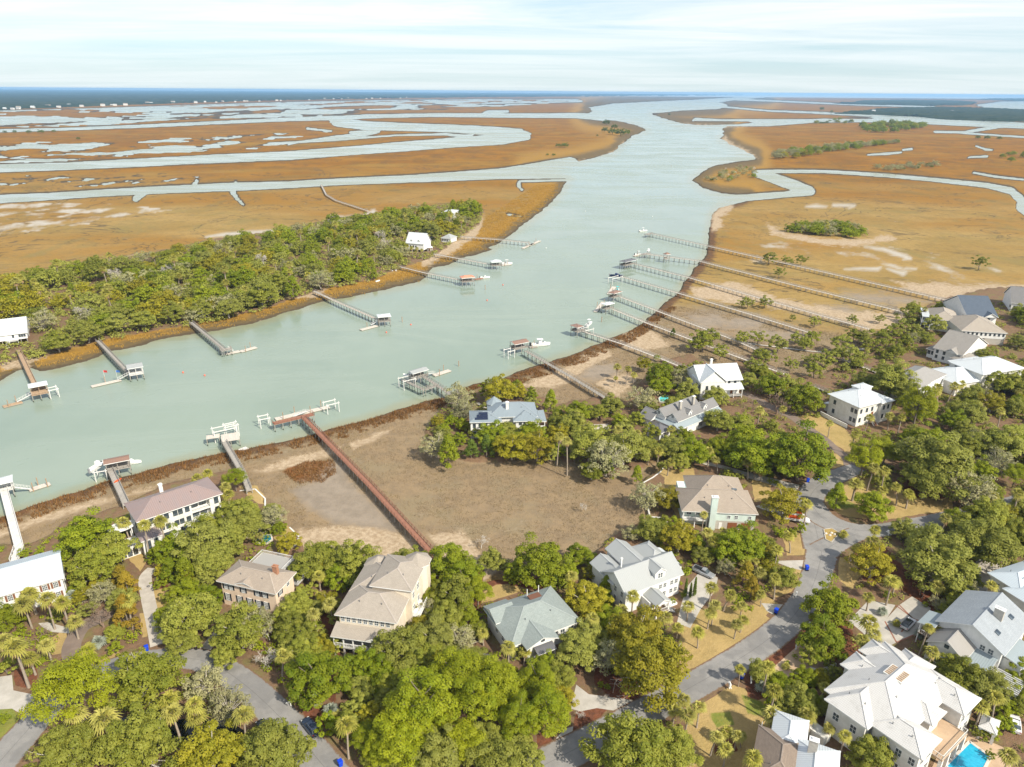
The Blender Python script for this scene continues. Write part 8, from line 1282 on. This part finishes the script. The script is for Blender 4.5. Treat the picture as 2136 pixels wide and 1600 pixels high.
trees('far_dark', [(1265, 254, 16), (1278, 272, 20), (1262, 270, 14), (1295, 274, 22), (1308, 275, 14), (1282, 263, 14), (1165, 302, 12), (1178, 302, 14), (1155, 322, 8), (1246, 282, 5), (1142, 322, 6), (10, 274, 8), (30, 274, 8), (60, 274, 10), (85, 273, 12), (112, 273, 8), (163, 288, 8), (2040, 286, 10), (2060, 286, 12), (2085, 287, 10), (1396, 238, 6), (1715, 226, 10), (1735, 232, 6)], MARSH)
# ------------------------------------------------------------------ undergrowth and marsh grass (nobody could count it)
def field(poly, dens, seed, z=0):
    W3 = np.array([G(x, y, z)[:2] for x, y in poly]); rng = np.random.default_rng(seed); x0, y0 = W3.min(0); x1, y1 = W3.max(0); n = int((x1 - x0) * (y1 - y0) * dens)
    X, Y = rng.uniform(x0, x1, n), rng.uniform(y0, y1, n); k_ = sd_poly(X, Y, W3, 1) > 0; return X[k_], Y[k_], rng
def undergrowth(name, label, poly, dens, seed, zg, leaf, rr, size, per=26, thin=0.46):
    X, Y, rng = field(poly, dens, seed, zg); px_, py_ = PX(X, Y, np.full(X.shape, zg)); mk_ = masks(px_, py_, X, Y)
    ok = (mk_['up'] > 1) & (mk_['lawn'] < -1) & (mk_['mulch'] < 2) & (mk_['green'] < 0) & clear_of_houses(X, Y, 1.0, 1.5) & clear_of_paving(X, Y) & (fbm(X / 7, Y / 7, 3, 71) > thin)
    X, Y = X[ok], Y[ok]; cr_ = rng.uniform(*rr, len(X)); cen = np.stack([X, Y, zg + cr_ * 0.35], 1)
    A = leaf_cloud(name, None, cen, cr_, per, size, rng, 0.5, 0.62, 0.8); me = cloud_mesh(name, [(A, 0)], [leaf]); tag(link(name, me), label, None, None, 'stuff'); return len(A[1])
NEARVEG = [(-60, 1170), (60, 1120), (140, 1090), (230, 1090), (480, 1000), (560, 1080), (640, 1160), (800, 1180), (960, 1200), (1050, 1190), (1200, 1160), (1290, 1110), (1400, 1110), (1640, 1100), (1700, 1250), (1600, 1320), (1420, 1440), (1250, 1520), (1050, 1640), (-60, 1640)]
nq = undergrowth('undergrowth', 'mixed low green undergrowth between the near houses', NEARVEG, 0.20, 81, LAND, 'leaf_green', (0.5, 1.6), 0.24, 40, 0.45)
nq += undergrowth('undergrowth', 'olive undergrowth around the houses right of the main road', [(1640, 1100), (1720, 1230), (1600, 1330), (1250, 1560), (1250, 1640), (2260, 1640), (2260, 1130), (1900, 1100)], 0.18, 82, LAND, 'leaf_oak', (0.5, 1.5), 0.24, 36, 0.46)
nq += undergrowth('undergrowth', 'olive undergrowth below the woods and far right houses', [(880, 960), (900, 850), (1040, 800), (1160, 850), (1330, 830), (1440, 750), (1700, 790), (1900, 660), (2260, 600), (2260, 1130), (1640, 1100), (1400, 960)], 0.11, 83, LAND, 'leaf_oak', (0.7, 1.9), 0.33, 34, 0.44)
nq += undergrowth('undergrowth', 'dense scrub under the trees of the island', ISLAND, 0.062, 84, ISLE, 'leaf_oak', (1.2, 3.2), 0.5, 34, 0.30)
k = NB('marsh_grass'); t = k.attr('tint'); p = k.pos(); k.done(k.bsdf(k.mix(k.mr(k.noise(p, 0.06, 3), 0.4, 0.62), k.mix(t, (0.215, 0.16, 0.095), (0.345, 0.265, 0.165)), k.mix(t, (0.20, 0.145, 0.07), (0.30, 0.235, 0.12))), 0.9, 0.1))
k = NB('reed_brown'); t = k.attr('tint'); k.done(k.bsdf(k.mix(t, (0.11, 0.06, 0.025), (0.29, 0.15, 0.05)), 0.9, 0.1))
k = NB('reed_gold'); t = k.attr('tint'); k.done(k.bsdf(k.mix(t, (0.33, 0.19, 0.03), (0.44, 0.27, 0.06)), 0.9, 0.1))
def tufts(name, label, X, Y, Z, mat, h, rng, blades=3, spread=0.22, wd=0.07):
    n = len(X); N = n * blades; i = np.repeat(np.arange(n), blades); az = rng.uniform(0, 6.283, N); hh_ = rng.uniform(h[0], h[1], N); le = rng.uniform(0.1, 0.5, N) * hh_
    B = np.stack([X[i] + rng.normal(size=N) * spread, Y[i] + rng.normal(size=N) * spread, Z[i] - 0.05], 1); d = np.stack([np.cos(az), np.sin(az), 0 * az], 1); s_ = np.stack([-np.sin(az), np.cos(az), 0 * az], 1) * wd
    V = np.stack([B - s_, B + s_, B + d * le[:, None] + np.array([0, 0, 1]) * hh_[:, None]], 1).reshape(-1, 3); me = grid_mesh(name, V, np.arange(3 * N).reshape(N, 3), [mat]); fattr(me, 'tint', np.repeat(rng.uniform(0, 1, N), 3)); tag(link(name, me), label, None, None, 'stuff')
def zfield(poly, dens, seed, cond):
    X, Y, rng = field(poly, dens, seed, MARSH); px_, py_ = PX(X, Y, np.full(X.shape, MARSH)); mk_ = masks(px_, py_, X, Y); ok = cond(mk_, X, Y); X, Y, w_ = X[ok], Y[ok], mk_['water'][ok]; return X, Y, MARSH * np.clip(-w_ / 4, 0, 1), rng
X, Y, Z, rng = zfield(NEARM, 2.4, 91, lambda m_, X, Y: (m_['up'] < -1) & (m_['water'] < -6) & (m_['mud'] < 1) & (m_['sand'] < 1) & (fbm(X / 6, Y / 6, 3, 95) > 0.36)); tufts('marsh_grass', 'short brown marsh grass over the near bay', X, Y, Z, 'marsh_grass', (0.2, 0.5), rng, 3, 0.28, 0.08)
X, Y, Z, rng = zfield(NEARM, 4.2, 92, lambda m_, X, Y: (m_['main'] > -24) & (m_['main'] < 1.5) & (m_['up'] < -1) & (fbm(X / 3, Y / 3, 3, 96) > 0.42)); tufts('marsh_reeds', 'brown reeds along the near bank of the creek', X, Y, Z, 'reed_brown', (0.5, 1.2), rng, 3, 0.2, 0.1)
X, Y, Z, rng = zfield([(590, 985), (640, 962), (695, 960), (704, 985), (672, 1008), (620, 1010)], 5.0, 93, lambda m_, X, Y: fbm(X / 2, Y / 2, 3, 97) > 0.4); tufts('marsh_reeds', 'rusty reed patch beside the long red-brown pier', X, Y, Z, 'reed_brown', (0.5, 1.1), rng)
ISB = [(-60, 830), (60, 770), (250, 735), (520, 680), (740, 620), (880, 590), (900, 560), (1040, 515), (1100, 465), (1180, 385), (1120, 385), (1020, 450), (960, 510), (860, 560), (640, 620), (450, 660), (200, 715), (-60, 770)]
X, Y, Z, rng = zfield(ISB, 1.4, 94, lambda m_, X, Y: (m_['main'] < -0.5) & (m_['main'] < -20 * fbm(X / 6, Y / 6, 3, 99) + 2) & (m_['up'] < -0.5) & (m_['sand'] < 1) & (fbm(X / 5, Y / 5, 3, 98) > 0.38)); tufts('marsh_reeds', 'golden reeds along the island shore', X, Y, Z, 'reed_gold', (0.5, 1.1), rng, 3, 0.25, 0.09)
# ------------------------------------------------------------------ the far shore: forest to the horizon, houses along its edge
k = NB('far_canopy'); p = k.pos(); k.done(k.bsdf(k.mix(k.mr(k.noise(p, 0.006, 5, 0.65), 0.35, 0.68), (0.016, 0.030, 0.012), (0.045, 0.055, 0.022)), 0.9, 0.1))
def canopy(name, label, poly, cols, rows, h, cell):
    P = np.array(poly, float); cx = np.arange(P[:, 0].min(), P[:, 0].max(), cols); ry = np.arange(P[:, 1].max(), P[:, 1].min(), -rows); A, B = np.meshgrid(cx, ry); d = FW[None, None] + RI[None, None] * ((A - 1068) / FOC)[..., None] - UP[None, None] * ((B - 800) / FOC)[..., None]
    ok_ = d[..., 2] < -0.0026; t = np.where(ok_, -CAM_H / np.minimum(d[..., 2], -0.0026), 1); X, Y = d[..., 0] * t, d[..., 1] * t
    s_ = sd_poly(A + (fbm(X / 90, Y / 300, 3, 61) - .5) * 14, B + (fbm(X / 120, Y / 400, 3, 62) - .5) * 3, poly, 3); gap = fbm(X / 420, Y / 1500, 4, 63)
    Z = np.clip(s_ / 0.9, 0, 1) * h * (0.35 + 0.9 * fbm(X / cell, Y / (cell * 3), 4, 64)) * np.clip((gap - 0.28) * 9, 0.05, 1); use = (s_ > -0.4) & ok_; ii = np.arange(A.size).reshape(A.shape); f = np.stack([ii[:-1, :-1], ii[:-1, 1:], ii[1:, 1:], ii[1:, :-1]], -1).reshape(-1, 4); u = use.ravel(); f = f[u[f].all(1)]
    me = grid_mesh(name, np.stack([X, Y, Z + 0.3], -1).reshape(-1, 3), f, ['far_canopy']); tag(link(name, me), label, None, None, 'stuff')
canopy('far_forest', 'dark forest stretching along the whole far shore to the horizon', [(-500, 176), (0, 183.5), (600, 188), (1200, 192.5), (1640, 195.5), (1640, 198), (1500, 199), (1300, 200.5), (1100, 202), (900, 204), (700, 207), (500, 212), (300, 218), (150, 223), (0, 229), (-500, 246)], 2.2, 0.42, 17, 45)
canopy('far_forest', 'dark wooded barrier island beyond the wide channel', [(1738, 237), (1800, 230), (1880, 226), (1960, 224), (2060, 227), (2136, 230), (2500, 236), (2500, 262), (2136, 254), (2040, 251), (1960, 249), (1900, 243), (1820, 239)], 2.0, 0.5, 13, 24)
canopy('far_forest', 'far dark wooded point right of the upper creek', [(1740, 216), (1800, 210), (1880, 208), (2000, 210), (2040, 214), (2030, 219), (1940, 221), (1860, 219)], 2.0, 0.4, 15, 40)
canopy('far_forest', 'thin dark woods under the right-hand horizon', [(2030, 207), (2080, 205), (2136, 205), (2400, 207), (2400, 213), (2136, 211)], 2.0, 0.3, 18, 60)
rngf = random.Random(5); fm = {}
def far_house(i, x, y, wm, label):
    p = G(x, y, 0.6); o = empty('far_house', (p[0], p[1], 0.6), rngf.uniform(-.3, .3)); tag(o, label, 'house', 'small far houses along the forest edge'); key = i % 4
    if key not in fm:
        w_, d_, h_ = 16 + key * 3, 11, 7 + key; m = MB(); m.box(-w_ / 2, -d_ / 2, 0, w_ / 2, d_ / 2, h_); r_ = MB(); r_.poly([(-w_ / 2 - .6, -d_ / 2 - .6, h_), (w_ / 2 + .6, -d_ / 2 - .6, h_), (w_ / 2 + .6, 0, h_ + 4), (-w_ / 2 - .6, 0, h_ + 4)]); r_.poly([(w_ / 2 + .6, d_ / 2 + .6, h_), (-w_ / 2 - .6, d_ / 2 + .6, h_), (-w_ / 2 - .6, 0, h_ + 4), (w_ / 2 + .6, 0, h_ + 4)]); r_.poly([(-w_ / 2, -d_ / 2, h_), (-w_ / 2, 0, h_ + 3.7), (-w_ / 2, d_ / 2, h_)]); r_.poly([(w_ / 2, d_ / 2, h_), (w_ / 2, 0, h_ + 3.7), (w_ / 2, -d_ / 2, h_)])
        fm[key] = (m.mesh('wall', 'white_stucco'), r_.mesh('roof', ['metal_white', 'roof_grey', 'metal_silver', 'roof_tan'][key], uv=True))
    link('wall', fm[key][0], o); link('roof', fm[key][1], o); o.scale = (wm,) * 3
fx = []
for i in range(64):
    x = 8 + i * 13.2 + rngf.uniform(-9, 9); ye = np.interp(x, [0, 150, 300, 500, 700, 900], [229.5, 223.5, 218.5, 212.5, 207.4, 204.3]); fx.append((x, ye + rngf.uniform(-3.0, 0.2)))
ordw = lambda n: ('first second third fourth fifth sixth seventh eighth ninth tenth eleventh twelfth thirteenth fourteenth fifteenth sixteenth seventeenth eighteenth nineteenth twentieth'.split() + ['%d%s' % (q, 'th' if 10 < q % 100 < 14 else {1: 'st', 2: 'nd', 3: 'rd'}.get(q % 10, 'th')) for q in range(21, 400)])[n]
for i, (x, y) in enumerate(fx): far_house(i, x, y, 0.75 + 0.55 * rngf.random(), 'tiny pale house at the far forest edge, %s along from the frame edge' % ordw(i))
far_house(1, 1985, 234, 1.1, 'white house on the dark barrier island, nearer its clearing'); far_house(2, 1822, 233, 1.0, 'white house at the tip of the dark barrier island')
# ------------------------------------------------------------------ air
k = NB('haze'); pv = k.n('ShaderNodeVolumePrincipled'); pv.inputs['Color'].default_value = (0.36, 0.65, 1.0, 1); pv.inputs['Density'].default_value = 4.4e-5; pv.inputs['Anisotropy'].default_value = 0.0
k.l(pv.outputs[0], k.out.inputs['Volume'])
m = MB(); m.box(-95000, -5200, -2.5, 95000, 46500, 122); tag(m.obj('haze', 'haze'), None, None, None, 'stuff')
# ------------------------------------------------------------------ labels for the trees: which one, told from the nearest landmark
from collections import defaultdict
bk = defaultdict(list)
SAYN = {NAME[k_]: v for k_, v in SAY.items()}
for root, nm, x, y, rad in TREES:
    d_, ph, lx, ly = min(((x - a) ** 2 + (y - b) ** 2, q, a, b) for q, a, b in MARKS); d_ = math.sqrt(d_); ang = math.atan2(y - ly, x - lx)
    side = 'behind' if 0.785 < ang < 2.356 else 'in front of' if -2.356 < ang < -0.785 else 'right of' if abs(ang) < 1.571 else 'left of'
    bk[(nm, ph, side)].append((d_, root))
for (nm, ph, side), L_ in bk.items():
    L_.sort(key=lambda q: q[0])
    for i, (d_, root) in enumerate(L_):
        sz = SAYN[nm]; cat = 'palm' if 'palm' in nm else 'shrub' if 'shrub' in nm else 'tree'
        tag(root, '%s%s %s the %s' % (sz, '' if len(L_) == 1 else ', nearest one' if i == 0 else ', %s nearest' % ordw(i), side, ph), cat, 'cabbage palms' if cat == 'palm' else 'shrubs and bushes' if cat == 'shrub' else 'trees of the shore and island')
print('TRIS_TOTAL', sum(len(me.loop_triangles) if me.calc_loop_triangles() is None else 0 for me in bpy.data.meshes), 'trees', len(TREES), 'objs', len(bpy.data.objects))
from collections import Counter
print(Counter(t[1] for t in TREES))
